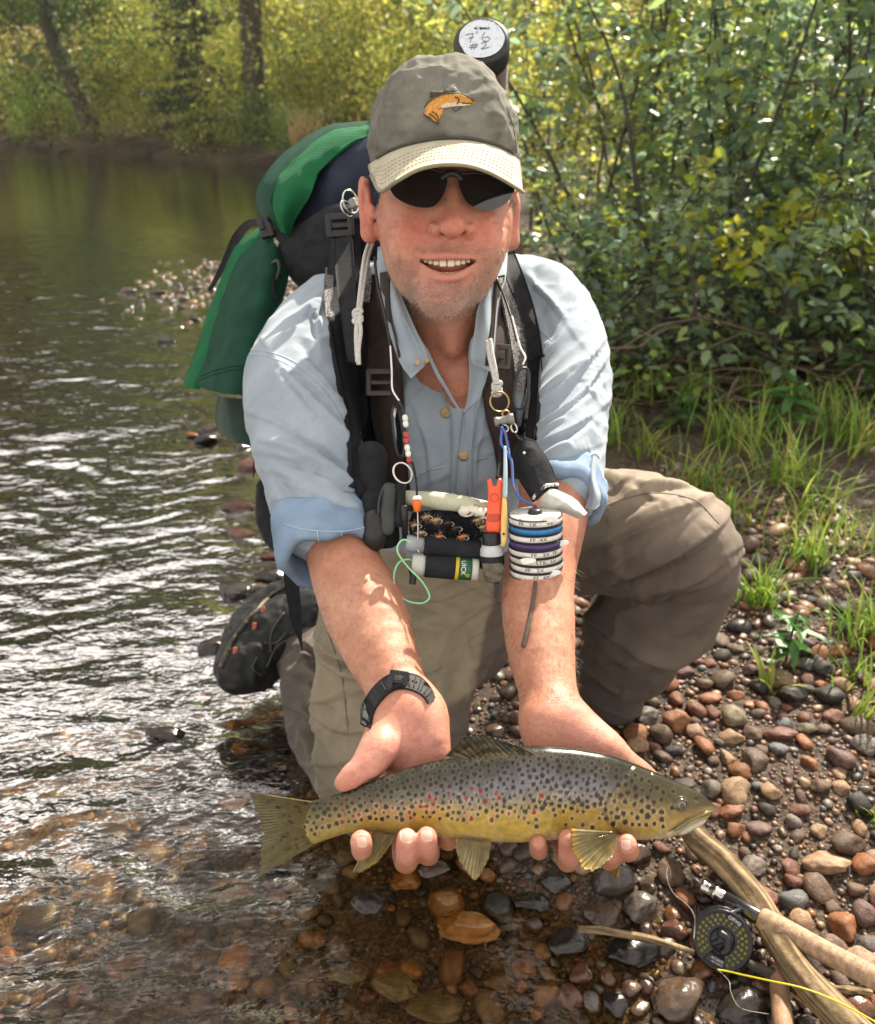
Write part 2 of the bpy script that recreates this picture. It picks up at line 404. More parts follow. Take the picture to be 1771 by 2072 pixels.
MAT = dict(
    skin=M('skin', (1, 1, 1), .48, (.86, .80, .78), 260, 6, sss=.12, attr=True, bump=.25, bscale=700, bdet=4, spec=.45),
    cuff=M('cuff_cloth', (.225, .305, .42), .8, (.17, .24, .345), 24, 6, weave=.10, wscale=5200, bump=.2, bscale=120, spec=.12),
    shirt=M('shirt_cloth', (.315, .365, .42), .8, (.24, .288, .345), 11, 8, weave=.10, wscale=5200, sheen=.15, bump=.12, bscale=120, spec=0.12),
    wader=M('wader_cloth', (1, 1, 1), .66, (.82, .82, .82), 22, 7, attr=True, bump=.15, bscale=90, bdet=5, sheen=.05, spec=0.12),
    cap=M('cap_twill', (.125, .122, .102), .85, (.20, .195, .165), 24, 7, weave=.2, wscale=4200, bump=.3, bscale=160, spec=0.12),
    brim=M('brim_cotton', (.50, .46, .36), .8, (.40, .36, .28), 40, 6, weave=.12, wscale=4200, spec=0.12),
    blackweb=M('black_webbing', (.014, .015, .018), .62, (.024, .025, .028), 60, 4, weave=.3, wscale=3000, spec=0.12),
    blackfab=M('black_fabric', (.012, .013, .016), .8, (.022, .023, .027), 30, 6, bump=.3, bscale=250, spec=0.12),
    blackplas=M('black_plastic', (.015, .015, .017), .35, (.022, .022, .024), 60, 3, spec=0.35),
    brownweb=M('brown_webbing', (.050, .034, .029), .68, (.066, .047, .041), 50, 4, weave=.3, wscale=3000, spec=0.12),
    green=M('green_canvas', (.012, .105, .042), .8, (.016, .14, .058), 30, 6, weave=.5, wscale=1900, bump=.15, bscale=60, spec=0.12),
    dkgreen=M('dark_green_canvas', (.008, .040, .026), .8, (.012, .055, .036), 18, 7, weave=.15, wscale=2600, bump=.2, bscale=50, spec=0.12),
    navy=M('navy_canvas', (.022, .027, .045), .8, (.030, .036, .058), 20, 6, weave=.2, wscale=2500, bump=.15, bscale=60, spec=0.12),
    rubber=M('black_rubber', (.009, .010, .011), .62, (.018, .019, .02), 60, 5, bump=.3, bscale=200, spec=0.25),
    steel=M('bright_steel', (.62, .60, .55), .22, (.5, .48, .44), 40, 3, metal=1),
    brass=M('brass', (.45, .33, .15), .35, (.32, .24, .11), 60, 4, metal=1),
    white=M('white_plastic', (.75, .74, .70), .45, (.62, .61, .57), 60, 4),
    cord=M('white_cord', (.55, .54, .51), .8, (.42, .41, .39), 300, 3, bump=.5, bscale=900),
    orange=M('orange_plastic', (.80, .10, .03), .4, (.72, .085, .025), 40, 3),
    yellow=M('yellow_plastic', (.75, .50, .16), .45, (.65, .42, .12), 40, 3),
    lens=M('dark_lens', (.006, .005, .005), .08, (.009, .007, .007), 10, 2, spec=.8),
    tooth=M('tooth_enamel', (.56, .48, .35), .3, (.60, .52, .38), 100, 3),
    mouth=M('mouth_lining', (.30, .07, .06), .4, (.2, .05, .045), 100, 3),
    gravel=M('wet_gravel', (.85, .83, .8), .5, (.42, .4, .38), 120, 6, attr=True, bump=.5, bscale=220, bdet=5, rvar=.18),
    stone=M('stone', (.86, .84, .82), .62, (.42, .38, .36), 2.6, 10, objcol=True, bump=.7, bscale=7, bdet=9, rvar=.14, spec=.3),
    wetstone=M('wet_stone', (.60, .56, .53), .20, (.24, .22, .20), 2.4, 10, objcol=True, bump=.45, bscale=6, bdet=9, rvar=.1, coat=.22, spec=.4),
    soil=M('river_soil', (1.1, 1.05, 1), .8, (.38, .35, .32), 60, 8, attr=True, bump=.8, bscale=150, bdet=8, spec=.3, cells=210),
    bark=M('bark', (.060, .048, .038), .85, (.028, .022, .018), 30, 8, bump=.8, bscale=60, stretch=(1, 1, .25)),
    twig=M('dry_twig', (.16, .11, .075), .8, (.07, .05, .035), 40, 6, bump=.5, bscale=150),
    drift=M('driftwood', (1, 1, 1), .78, (.62, .58, .52), 60, 9, attr=True, bump=.6, bscale=160, spec=.2),
    cork=M('cork', (.40, .27, .17), .75, (.22, .14, .085), 120, 6, bump=.35, bscale=260),
    leaf=M('leaf', (1, 1, 1), .38, (.75, .8, .7), 30, 3, attr=True, trans=.62, spec=.55),
    leafd=M('conifer_spray', (1, 1, 1), .7, (.75, .8, .7), 30, 3, attr=True, trans=.06, spec=.15),
    leafo=M('leaf_single', (1, 1, 1), .27, (.72, .78, .68), 40, 4, objcol=True, trans=.55, spec=.6, bump=.2, bscale=120),
    grass=M('grass_blade', (1, 1, 1), .45, (.8, .85, .7), 20, 3, attr=True, trans=.45),
)
# ------------------------------------------------------------------ the river, its bed, the gravel bar and the far bank
shp = np.array([G(1330, 2072), G(1180, 1900), G(1040, 1740), G(930, 1570), G(800, 1360), G(640, 1150), G(590, 980), G(560, 850), G(520, 720), G(490, 620)])[:, :2]
shp = np.concatenate([[[shp[0, 0]+.25, -.6]], shp, [[-1.55, 7.4], [-1.2, 9.2], [.2, 11.5], [3.0, 14.0], [9.0, 18.0], [30, 27]]])
SY = np.linspace(-.6, 27, 1400)
order = np.argsort(shp[:, 1]); SX = np.interp(SY, shp[order, 1], shp[order, 0])
def shore(y): return np.interp(y, SY, SX)
def height(x, y):
    x = np.asarray(x, float); y = np.asarray(y, float)
    sl = np.clip(np.gradient(SX, SY), -3, 3); k = 1/np.sqrt(1+np.interp(y, SY, sl)**2)
    p = np.stack([x, y, np.zeros_like(x)], -1).reshape(-1, 3)
    s = (x-shore(y))*k+(.10*fbm(p*2.2, 3, 50)+.03*vnoise(p*9, 51)).reshape(x.shape)
    z = np.where(s > 0, .10*s/(1+.25*s), -.16*(-s)**.85/(1+.42*(-s)))
    # shallow riffle off the gravel bar, upstream
    rf = np.exp(-((np.abs(x+1.75)/.75)**3+(np.abs(y-6.1)/1.6)**3)); z = z*(1-rf)+rf*(-.012)
    z = z+(.010*vnoise(p*5, 52)+.004*vnoise(p*19, 53)).reshape(x.shape)
    return np.where((x > .8) & (y > 3.0), z+.12*sstep(3.0, 4.5, y)*sstep(.8, 1.6, x), z)
xs_ = np.unique(np.concatenate([np.linspace(-30, -4, 40), np.linspace(-4, -1.4, 60), np.linspace(-1.4, 2.0, 240), np.linspace(2, 6, 50), np.linspace(6, 32, 30)]))
ys_ = np.unique(np.concatenate([np.linspace(-.6, 3.2, 240), np.linspace(3.2, 8, 110), np.linspace(8, 27, 80)]))
GX, GY = np.meshgrid(xs_, ys_, indexing='ij'); GZ = height(GX, GY)
Vg = np.stack([GX, GY, GZ], -1).reshape(-1, 3); pn_ = Vg*np.array([1, 1, 0])
a = sstep(-.02, .06, Vg[:, 2]); br = fbm(pn_*6, 4, 60)[:, None]
bed = np.array([.062, .045, .030]); dry_ = np.array([.060, .043, .032]); hum = np.array([.040, .031, .022])
Cg = bed*(1-a[:, None])+dry_*a[:, None]; hm = sstep(2.2, 3.2, Vg[:, 1]+.5*br[:, 0])*sstep(.2, .7, Vg[:, 0]); Cg = Cg*(1-hm[:, None])+hum*hm[:, None]
Cg *= (1+.45*br)
gm = mesh_np('gravel_bar', Vg, grid_faces(len(xs_), len(ys_))); vcol(gm, np.clip(Cg, .004, 1))
ground = tag(obj('gravel_bar', gm, MAT['soil']), kind='structure')
# ---- water: fresnel mix of a clear amber sheet and a mirror, rippled
wm_ = bpy.data.materials.new('river_water'); wm_.use_nodes = True; nt = wm_.node_tree; n, l = nt.nodes, nt.links
n.remove(n['Principled BSDF']); out = n['Material Output']
tr = n.new('ShaderNodeBsdfTransparent'); tr.inputs['Color'].default_value = (.85, .73, .53, 1)
gl = n.new('ShaderNodeBsdfGlossy'); gl.inputs['Roughness'].default_value = .06
fr = n.new('ShaderNodeFresnel'); fr.inputs['IOR'].default_value = 1.33
mx = n.new('ShaderNodeMixShader'); tc = n.new('ShaderNodeTexCoord')
prev = None
for scl, (sx_, sy_), det, dist, dt in ((1.0, (6, 12), 1, .0070, .7), (1.0, (22, 40), 1.5, .0027, .8), (1.0, (70, 120), 1, .0007, 0.6)):
    mp = n.new('ShaderNodeMapping'); mp.inputs['Scale'].default_value = (sx_, sy_, 1); mp.inputs['Rotation'].default_value = (0, 0, rad(-12)); nz = n.new('ShaderNodeTexNoise'); nz.inputs['Scale'].default_value = scl; nz.inputs['Detail'].default_value = det; nz.inputs['Distortion'].default_value = dt
    bp = n.new('ShaderNodeBump'); bp.inputs['Strength'].default_value = 1; bp.inputs['Distance'].default_value = dist
    l.new(tc.outputs['Object'], mp.inputs[0]); l.new(mp.outputs[0], nz.inputs['Vector']); l.new(nz.outputs['Fac'], bp.inputs['Height'])
    # the pool in the lee of the angler lies calmer than the run
    a_ = n.new('ShaderNodeAttribute'); a_.attribute_name = 'Col'; ml = n.new('ShaderNodeMath'); ml.operation = 'MULTIPLY'; ml.inputs[1].default_value = dist; l.new(a_.outputs['Fac'], ml.inputs[0]); l.new(ml.outputs[0], bp.inputs['Distance'])
    if prev is not None: l.new(prev, bp.inputs['Normal'])
    prev = bp.outputs[0]
l.new(prev, gl.inputs['Normal']); l.new(prev, fr.inputs['Normal']); l.new(fr.outputs[0], mx.inputs[0]); l.new(tr.outputs[0], mx.inputs[1]); l.new(gl.outputs[0], mx.inputs[2]); l.new(mx.outputs[0], out.inputs['Surface'])
wx = np.unique(np.concatenate([np.linspace(-34, -4, 60), np.linspace(-4, -1.4, 90), np.linspace(-1.4, .8, 260), np.linspace(.8, 32, 60)])); wy = np.unique(np.concatenate([np.linspace(-.6, 3, 380), np.linspace(3, 9, 200), np.linspace(9, 40, 150)]))
WX, WY = np.meshgrid(wx, wy, indexing='ij'); pw = np.stack([WX.ravel(), WY.ravel(), np.zeros(WX.size)], 1)
pw2 = pw+.12*np.stack([vnoise(pw*3, 90), vnoise(pw*3, 91), np.zeros(len(pw))], 1)
dS = -(pw[:, 0]-shore(pw[:, 1])); calm = sstep(0, .45, dS)*.82+.18
calm = np.where(pw[:, 1] > 5.5, calm*(.25+.75*sstep(11, 5.5, pw[:, 1])), calm); calm = calm*1.25; calm = calm+1.3*sstep(19, 21.5, pw[:, 1])*sstep(-3.0, -5, pw[:, 0])*(1-.45*np.exp(-((pw[:, 0]+2)/3.0)**2-((pw[:, 1]-9.5)/2.5)**2))
wz = calm*(.0045*vnoise(pw2*np.array([5, 11, 1]), 70)+.0022*vnoise(pw2*np.array([14, 26, 1]), 71)+.0006*vnoise(pw2*np.array([40, 70, 1]), 72))*sstep(10, 5, pw[:, 1]*.7)
pw[:, 2] = wz
wme = mesh_np('river_water', pw, grid_faces(len(wx), len(wy))); vcol(wme, np.repeat(calm[:, None], 3, 1))
water = tag(obj('river_water', wme, wm_), kind='structure')
# ---- far bank
fb = np.array([G(-700, 296), G(0, 306), G(300, 318), G(540, 336), G(900, 352)])[:, :2]; fb = np.concatenate([fb, fb[-1:]+[[8, -1.5]], fb[-1:]+[[20, -2]]])
fx_ = np.linspace(0, 1, 260); fbp = np.stack([np.interp(fx_, np.linspace(0, 1, len(fb)), fb[:, k]) for k in (0, 1)], 1)
offs = np.array([-.4, 0, .12, .3, .7, 1.5, 3, 6, 12, 25, 45]); hz = np.array([-.3, -.04, .10, .22, .32, .42, .55, .8, 1.3, 2.6, 5.0])
Vb_ = []
for o_, h0 in zip(offs, hz):
    q = np.stack([fbp[:, 0]*(1+o_*.004)-o_*.05, fbp[:, 1]+o_, np.full(260, h0)], 1); nn = fbm(np.stack([q[:, 0], q[:, 1], q[:, 2]], 1)*np.array([1.1, 1.1, 1]), 3, 44); q[:, 1] += nn*.5*(o_ < 3); q[:, 2] += nn*.22*(h0 > 0); Vb_.append(q)
Vb_ = np.concatenate(Vb_); me = mesh_np('far_bank', Vb_, grid_faces(len(offs), 260)); nb_ = fbm(Vb_*3, 3, 7)
vcol(me, np.clip(np.array([.055, .042, .024])*(1+.8*nb_[:, None]), .005, 1)); tag(obj('far_bank', me, MAT['soil']), kind='structure')
def bank(xv):
    """a point of the far waterline below photo column xv"""
    best = min(range(260), key=lambda i: abs(885.5+FOC*fbp[i, 0]/max(.1, (fbp[i, 1]*math.cos(PITCH)+CAM_H*math.sin(PITCH)))-xv)); return fbp[best]

# ------------------------------------------------------------------ foliage
def leaves(cen, size, cols, seed=0, up=.55, fold=.25, asp=.55, droop=0):
    """leaf-sized folded blades round given points -> V, tris, colours"""
    r = np.random.default_rng(seed); n_ = len(cen); s = size*r.uniform(.6, 1.25, n_)
    nr = nrm(np.stack([r.normal(0, 1, n_), r.normal(0, 1, n_), np.abs(r.normal(0, 1, n_))*0+r.normal(up*1.6, .6, n_)], 1))
    d = nrm(np.cross(nr, r.normal(0, 1, (n_, 3)))); d = nrm(d-np.array([0, 0, droop])); sd = np.cross(nr, d)
    s = s[:, None]; b = cen; tip = cen+d*s; m = cen+d*s*.45
    L = m+sd*s*asp*.5+nr*s*fold*.25; R = m-sd*s*asp*.5+nr*s*fold*.25
    L2 = cen+d*s*.78+sd*s*asp*.33+nr*s*fold*.12; R2 = cen+d*s*.78-sd*s*asp*.33+nr*s*fold*.12; bl = cen+d*s*.12+sd*s*asp*.25; brr = cen+d*s*.12-sd*s*asp*.25
    return b, tip, L, R, L2, R2, bl, brr, cols
def leaf_mesh(name, cen, size, cols, seed=0, detail=False, **k):
    b, tip, L, R, L2, R2, bl, brr, cc = leaves(cen, size, cols, seed, **k); n_ = len(cen); i = np.arange(n_)
    if detail:
        V = np.stack([b, bl, L, L2, tip, R2, R, brr], 1).reshape(-1, 3); o = i[:, None]*8
        F = [np.concatenate([o+np.array([0, 2, 4, 6])[None] if False else o+np.array(q)[None] for q in ([0, 1, 2, 4], [0, 4, 6, 7])]), np.concatenate([o+np.array(q)[None] for q in ([2, 3, 4], [4, 5, 6])])]; C_ = np.repeat(cc, 8, 0)
    else:
        V = np.stack([b, L, tip, R], 1).reshape(-1, 3); o = i[:, None]*4; F = [np.concatenate([o+np.array([[0, 1, 2]]), o+np.array([[0, 2, 3]])])]; C_ = np.repeat(cc, 4, 0)
    me = mesh_np(name, V, F); vcol(me, C_); me.materials.append(MAT['leaf']); return me
def palette(n_, cs, r, jit=.25):
    cs = np.array(cs); w = r.integers(0, len(cs), n_); return np.clip(cs[w]*(1+r.normal(0, jit, (n_, 1))), .004, .7)
YG = [(.44, .50, .10), (.54, .54, .11), (.32, .40, .10), (.60, .53, .13), (.22, .29, .08), (.66, .55, .15)]
DG = [(.12, .20, .07), (.15, .25, .075), (.10, .17, .065), (.22, .31, .08)]
GO = [(.70, .55, .10), (.70, .45, .12), (.56, .50, .12), (.42, .42, .10), (.70, .60, .12)]
GR = [(.17, .28, .07), (.24, .37, .08), (.13, .22, .06), (.33, .42, .09)]
BR = [(.46, .28, .15), (.38, .25, .12), (.30, .25, .11), (.52, .34, .15)]
def shrub_mesh(seed, n_, rx, ry, h, size, cs, clumps=60, base=.0, tight=.22):
    r = np.random.default_rng(seed); cc = np.stack([r.normal(0, .5, clumps)*rx, r.normal(0, .5, clumps)*ry, base+r.uniform(.02, 1, clumps)**.85*h], 1)
    q = cc[r.integers(0, clumps, n_)]+r.normal(0, 1, (n_, 3))*np.array([tight*rx, tight*ry, tight*.55*h*.6]); q[:, 2] = np.abs(q[:, 2])
    col = palette(n_, cs, r); shade = 1+.35*vnoise(q*1.6, seed)[:, None]; return leaf_mesh('foliage', q, size, col*shade, seed, up=.15)
def stems_mesh(seed, n_, spread, h, r0, wig=.1):
    r = random.Random(seed); o = []
    for i in range(n_):
        x, y = r.gauss(0, spread*.25), r.gauss(0, spread*.2); tx, ty = r.gauss(0, spread*.55), r.gauss(0, spread*.4); p = []
        for t in np.linspace(0, 1, 6): p.append((x+(tx)*t+r.gauss(0, wig*.3)*t, y+ty*t+r.gauss(0, wig*.3)*t, h*t*r.uniform(.9, 1.0)))
        o.append(tube(p, np.linspace(r0, r0*.25, 6)*r.uniform(.6, 1.2), 5, 10))
    return join(o)
def make_shrub(name, seed, n_, rx, ry, h, size, cs, ns=7, r0=.02, **k):
    fm_ = shrub_mesh(seed, n_, rx, ry, h, size, cs, **k); sm_ = mesh_np('stem', *stems_mesh(seed, ns, rx, h*.85, r0)); sm_.materials.append(MAT['bark']); return fm_, sm_
def plant(name, label, cat, loc, meshes, rz, sc, group=None):
    t = thing(name, label, cat, loc, group)
    for nm, me in meshes:
        o = bpy.data.objects.new(nm, me); link(o, t)
        if nm in ('crown', 'foliage'): o['kind'] = 'stuff'
    t.rotation_euler = (0, 0, rz); t.scale = sc; return t
far_kinds = {
    'yg': [make_shrub('s', 100+i, 5200, 1.5, 1.1, 3.9, .085, YG) for i in range(3)],
    'go': [make_shrub('s', 120+i, 4200, 1.3, 1.0, 4.2, .085, GO+YG[:2]) for i in range(2)],
    'dg': [make_shrub('s', 140+i, 5200, 1.5, 1.2, 3.2, .085, DG+YG[2:3]) for i in range(2)],
    'gr': [make_shrub('s', 160+i, 4600, 1.3, 1.0, 2.2, .075, GR+YG[:1]) for i in range(2)],
    'br': [make_shrub('s', 180, 3600, 1.2, .9, 2.2, .07, BR+YG[:2])],
}
rr = random.Random(5)
place = [  # photo column, metres behind the waterline, kind, scale, label
    (-60, 1.2, 'br', 1.0, 'russet-brown shrub at the far water edge by the left frame edge'), (40, .9, 'gr', .75, 'low dark green bush left of the leaning tree foot'), (95, 2.2, 'br', 1.1, 'brown-tinged thin shrub just left of the leaning trunk'),
    (150, 1.0, 'gr', .6, 'low green bush at the foot of the leaning tree'), (235, .8, 'yg', .55, 'short yellow-green bush right of the leaning trunk'), (270, 2.2, 'yg', .95, 'tall yellow-green bush between leaning tree and spruce'), (330, 1.2, 'yg', .6, 'bright low bush in front of the spruce'),
    (385, .9, 'gr', .55, 'low green bush below the spruce at the water'), (450, 1.4, 'yg', .8, 'speckled yellow-green bush right of the spruce'), (500, .9, 'gr', .6, 'dark low bush over the cut bank right of the spruce'), (560, 2.0, 'yg', 1.0, 'tall pale bush in front of the upright trunk'), (585, .7, 'gr', .38, 'small bright clump at the far water edge left of the straw grass'),
    (640, 1.6, 'dg', .75, 'dark bush behind the straw grass'), (660, 2.6, 'go', 1.0, 'golden bush above the backpack'), (720, 1.6, 'go', .95, 'orange-gold bush above the green pack'), (800, 1.5, 'yg', 1.0, 'yellow-green bush left of the cap crown'), (880, 2.0, 'go', 1.0, 'gold-leaved bush behind the cap'),
    (960, 1.2, 'yg', .95, 'yellow-green bush behind the rod tube'), (1050, 1.5, 'yg', 1.1, 'bright bush right of the rod tube far bank'),
]
for xv, back, kd, sc_, lb in place:
    b_ = bank(xv); m_ = rr.choice(far_kinds[kd]); plant('shrub', lb, 'shrub', (b_[0], b_[1]+back, .15), [('foliage', m_[0]), ('stem', m_[1])], rr.uniform(0, 6.28), (sc_, sc_, sc_*rr.uniform(.9, 1.1)), 'shrubs along the far bank')
for xv, back, kd, sc_, lb in ((-140, 1.0, 'yg', .9, 'yellow-green bush beyond the left picture edge'), (-230, 1.6, 'gr', 1.0, 'green bush upstream of the left picture edge'), (-330, 1.2, 'yg', 1.0, 'tall bush well upstream on the far bank'), (-450, 1.5, 'dg', 1.0, 'dark bush far upstream on the far bank'), (-580, 1.2, 'yg', 1.1, 'last bright bush upstream on the far bank'), (-690, 1.6, 'dg', 1.2, 'last dark bush upstream on the far bank')):
    b_ = bank(xv); m_ = rr.choice(far_kinds[kd]); plant('shrub', lb, 'shrub', (b_[0], b_[1]+back, .15), [('foliage', m_[0]), ('stem', m_[1])], rr.uniform(0, 6.28), (sc_*1.2, sc_*1.2, sc_*1.3), 'shrubs along the far bank')
def tree_mesh(seed, n_, cr, h0, h1, size, cs, trunk, clumps=70):
    r = np.random.default_rng(seed); cc = np.stack([r.normal(0, .45, clumps)*cr, r.normal(0, .45, clumps)*cr, r.uniform(h0, h1, clumps)], 1)
    q = cc[r.integers(0, clumps, n_)]+r.normal(0, 1, (n_, 3))*np.array([.16*cr, .16*cr, .22]); col = palette(n_, cs, r); crown = leaf_mesh('crown', q, size, col*(1+.3*vnoise(q*1.2, seed)[:, None]), seed, up=.15)
    o = [tube(trunk[0], trunk[1], 9, 20)]; tp = np.array(trunk[0], float)
    for k in range(22):
        z = r.uniform(h0*.6, h1*.95); x0 = np.array([np.interp(z, tp[:, 2], tp[:, i]) for i in range(3)]); e_ = cc[np.argmin(np.linalg.norm(cc-x0-np.array([0, 0, .4])-r.normal(0, .8, 3), axis=1))]
        o.append(tube([x0, (x0+e_)/2+r.normal(0, .12, 3), e_], [.05, .03, .01], 5, 7))
    tm_ = mesh_np('trunk', *join(o)); tm_.materials.append(MAT['bark']); return crown, tm_
# leaning dark tree on the left
b_ = bank(180); t1 = tree_mesh(31, 9500, 2.3, 1.5, 6.5, .11, [(.05, .095, .03), (.07, .125, .035), (.04, .07, .028), (.12, .18, .04)], ([(0, 0, -.2), (-.03, 0, .5), (-.28, 0, 1.4), (-.62, .1, 2.4), (-.75, .1, 3.6), (-1.1, .2, 6)], [.30, .24, .20, .19, .16, .06]))
plant('leaning_tree', 'dark broadleaf tree with a leaning bare trunk at the far water edge', 'tree', (b_[0], b_[1]+.55, .1), [('crown', t1[0]), ('trunk', t1[1])], 0, (1, 1, 1))
# spruce
def spruce(seed, h, rb, n_):
    r = np.random.default_rng(seed); V_, C_ = [], []; o = [tube([(0, 0, -.2), (.02, 0, h*.5), (0, 0, h)], [.11, .07, .01], 8, 12)]
    for k in range(n_):
        z = .5+(h-.6)*(k/n_); L = rb*(1-z/h)*r.uniform(.7, 1.15); a_ = r.uniform(0, 6.28); d = np.array([math.cos(a_), math.sin(a_), 0]); m = int(30+80*L)
        t = r.uniform(.1, 1, m); q = np.array([0, 0, z])+d*(t*L)[:, None]+np.array([0, 0, 1])*(-.30*t*L+.16*t*t*L)[:, None]+r.normal(0, 1, (m, 3))*np.array([.10, .10, .035])*(.4+L*.4); V_.append(q)
        o.append(tube([(0, 0, z), tuple(d*L*.5+np.array([0, 0, z-.14*L])), tuple(d*L+np.array([0, 0, z-.14*L]))], [.018, .012, .004], 4, 5))
    q = np.concatenate(V_); col = palette(len(q), [(.020, .042, .030), (.028, .055, .036), (.014, .032, .026), (.045, .075, .036)], r); cr = leaf_mesh('crown', q, .12, col, seed, up=.2, asp=.28, droop=.4); tm_ = mesh_np('trunk', *join(o)); tm_.materials.append(MAT['bark']); return cr, tm_
b_ = bank(408); t2 = spruce(8, 7.0, 1.65, 110); plant('spruce_tree', 'dark blue-green spruce with drooping boughs beyond the river', 'tree', (b_[0], b_[1]+.9, .25), [('crown', t2[0]), ('trunk', t2[1])], 0, (1, 1, 1))
b_ = bank(508); b_ = b_-np.array([0, 1.3]); t3 = tree_mesh(33, 6000, 2.0, 2.6, 7.5, .10, YG+DG[:2], ([(0, 0, -.2), (.0, 0, 1.6), (.05, 0, 3.4), (0, .1, 7)], [.27, .24, .22, .08])); plant('broadleaf_tree', 'thick upright grey trunk with pale crown right of the spruce', 'tree', (b_[0], b_[1]+2.6, .4), [('crown', t3[0]), ('trunk', t3[1])], 0, (1, 1, 1))
t4 = tree_mesh(35, 9000, 2.4, .6, 4.6, .12, YG+GO[:2], ([(0, 0, -.2), (.1, 0, 2.4), (0, .1, 4.8)], [.16, .12, .04])); t5 = tree_mesh(36, 9000, 2.6, .6, 4.8, .12, DG+YG[2:5], ([(0, 0, -.2), (-.1, 0, 2.4), (0, .1, 4.8)], [.2, .15, .05]))
back_lab = ['dark tree filling the back at the left edge', 'tree behind the leaning tree crown', 'yellow tree between leaning tree and spruce', 'dark tree directly behind the spruce', 'pale tree behind the thick upright trunk', 'yellow tree above the backpack lid', 'golden tree above the cap left side', 'dark tree behind the cap button', 'yellow tree right behind the rod tube', 'tall dark tree right of the rod tube', 'tall tree over the near thicket, far bank', 'tall tree at the right end of the far bank']
for i, xv in enumerate((-120, 60, 230, 400, 540, 650, 760, 880, 1000, 1130, 1300, 1500)):
    b_ = bank(min(xv, 1100)); x0 = b_[0]+(max(0, xv-1100)/FOC)*26; tt = (t5, t5, t4, t5, t4, t4, t4, t5, t4, t5, t4, t5)[i]
    plant('broadleaf_tree', back_lab[i], 'tree', (x0, b_[1]+6+rr.uniform(-.5, 1), .6), [('crown', tt[0]), ('trunk', tt[1])], rr.uniform(0, 6), (1, 1, rr.uniform(.9, 1.1)), 'trees behind the far bank shrubs')
# the wood behind, one mass
r = np.random.default_rng(77); q = np.stack([r.uniform(-75, 62, 42000), r.uniform(0, 1, 42000), r.uniform(0, 1, 42000)**.95*42+.4], 1); q[:, 1] = 56+q[:, 1]*4+q[:, 2]*.25+.1*np.abs(q[:, 0])
q[28000:, 0] = -48+43*r.random(14000); q[28000:, 1] = 35+4*r.random(14000)-.12*q[28000:, 0]; q[28000:, 2] = 1.5+31*r.random(14000)**.9*(1-.35*sstep(-14, -5, q[28000:, 0])); q[28000:, 1] += q[28000:, 2]*.1  # nearer wood on the left, added to darken the river's reflection
wood = tag(obj('woodland', leaf_mesh('woodland', q, 1.7, palette(42000, [(.045, .046, .018), (.055, .052, .02), (.06, .05, .02), (.034, .036, .016), (.08, .065, .022)], r)*(1+.4*vnoise(q*.2, 3)[:, None]), 77, up=0), MAT['leafd']), kind='stuff')
# straw grass on the far bank
o = []
b_ = bank(612)
for i in range(90):
    x = b_[0]+rr.gauss(0, .16); y = b_[1]+.5+rr.gauss(0, .1); o.append(tube([(x, y, .1), (x+rr.gauss(0, .05), y, .5), (x+rr.gauss(0, .12), y, rr.uniform(.7, 1.1))], [.012, .010, .003], 3))
tag(obj('straw_grass', mesh_np('straw_grass', *join(o)), M('straw', (.50, .34, .15), .7)), 'dry straw-coloured grass clump at the far water edge behind the backpack', 'grass clump')
# drowned branches and roots along the cut bank
o = []
for i in range(46):
    xv = rr.uniform(-60, 560); b_ = bank(xv); z = rr.uniform(-.02, .25); L = rr.uniform(.3, 1.4); a_ = rr.gauss(0, .25); o.append(tube([(b_[0], b_[1]-.1, z), (b_[0]+L*.5, b_[1]-.12+rr.gauss(0, .1), z+rr.gauss(0, .1)), (b_[0]+L, b_[1]-.05, z+a_*L*.3)], [.02, .016, .006], 4, 6))
tag(obj('bank_roots', mesh_np('bank_roots', *join(o)), MAT['bark']), kind='stuff')

# ------------------------------------------------------------------ near thicket on the right bank: each bush has stems, 300 leaves one by one, and the rest of its leaves
def leaf_variant(seed):
    r = np.random.default_rng(seed); n1, n2 = 7, 5; t = np.linspace(0, 1, n1); w_ = .31*np.sin(np.pi*t**.85)**.8*(1-.25*t); V_ = []
    for i in range(n1):
        for j in range(n2):
            u = (j/(n2-1)*2-1); ed = 1+(.10*(-1)**i if abs(u) == 1 else 0)
            V_.append((u*w_[i]*ed, t[i], .10*abs(u)*w_[i]*2.0-.16*t[i]**2*(.5+.5*seed % 3)+.02*r.normal()))
    me = mesh_np('leaf', np.array(V_), grid_faces(n1, n2)); me.materials.append(MAT['leafo']); return me
LEAFM = [leaf_variant(i) for i in range(5)]
NEARC = [(.25, .35, .22), (.29, .40, .22), (.22, .31, .21), (.32, .42, .16), (.20, .29, .21), (.36, .46, .13)]
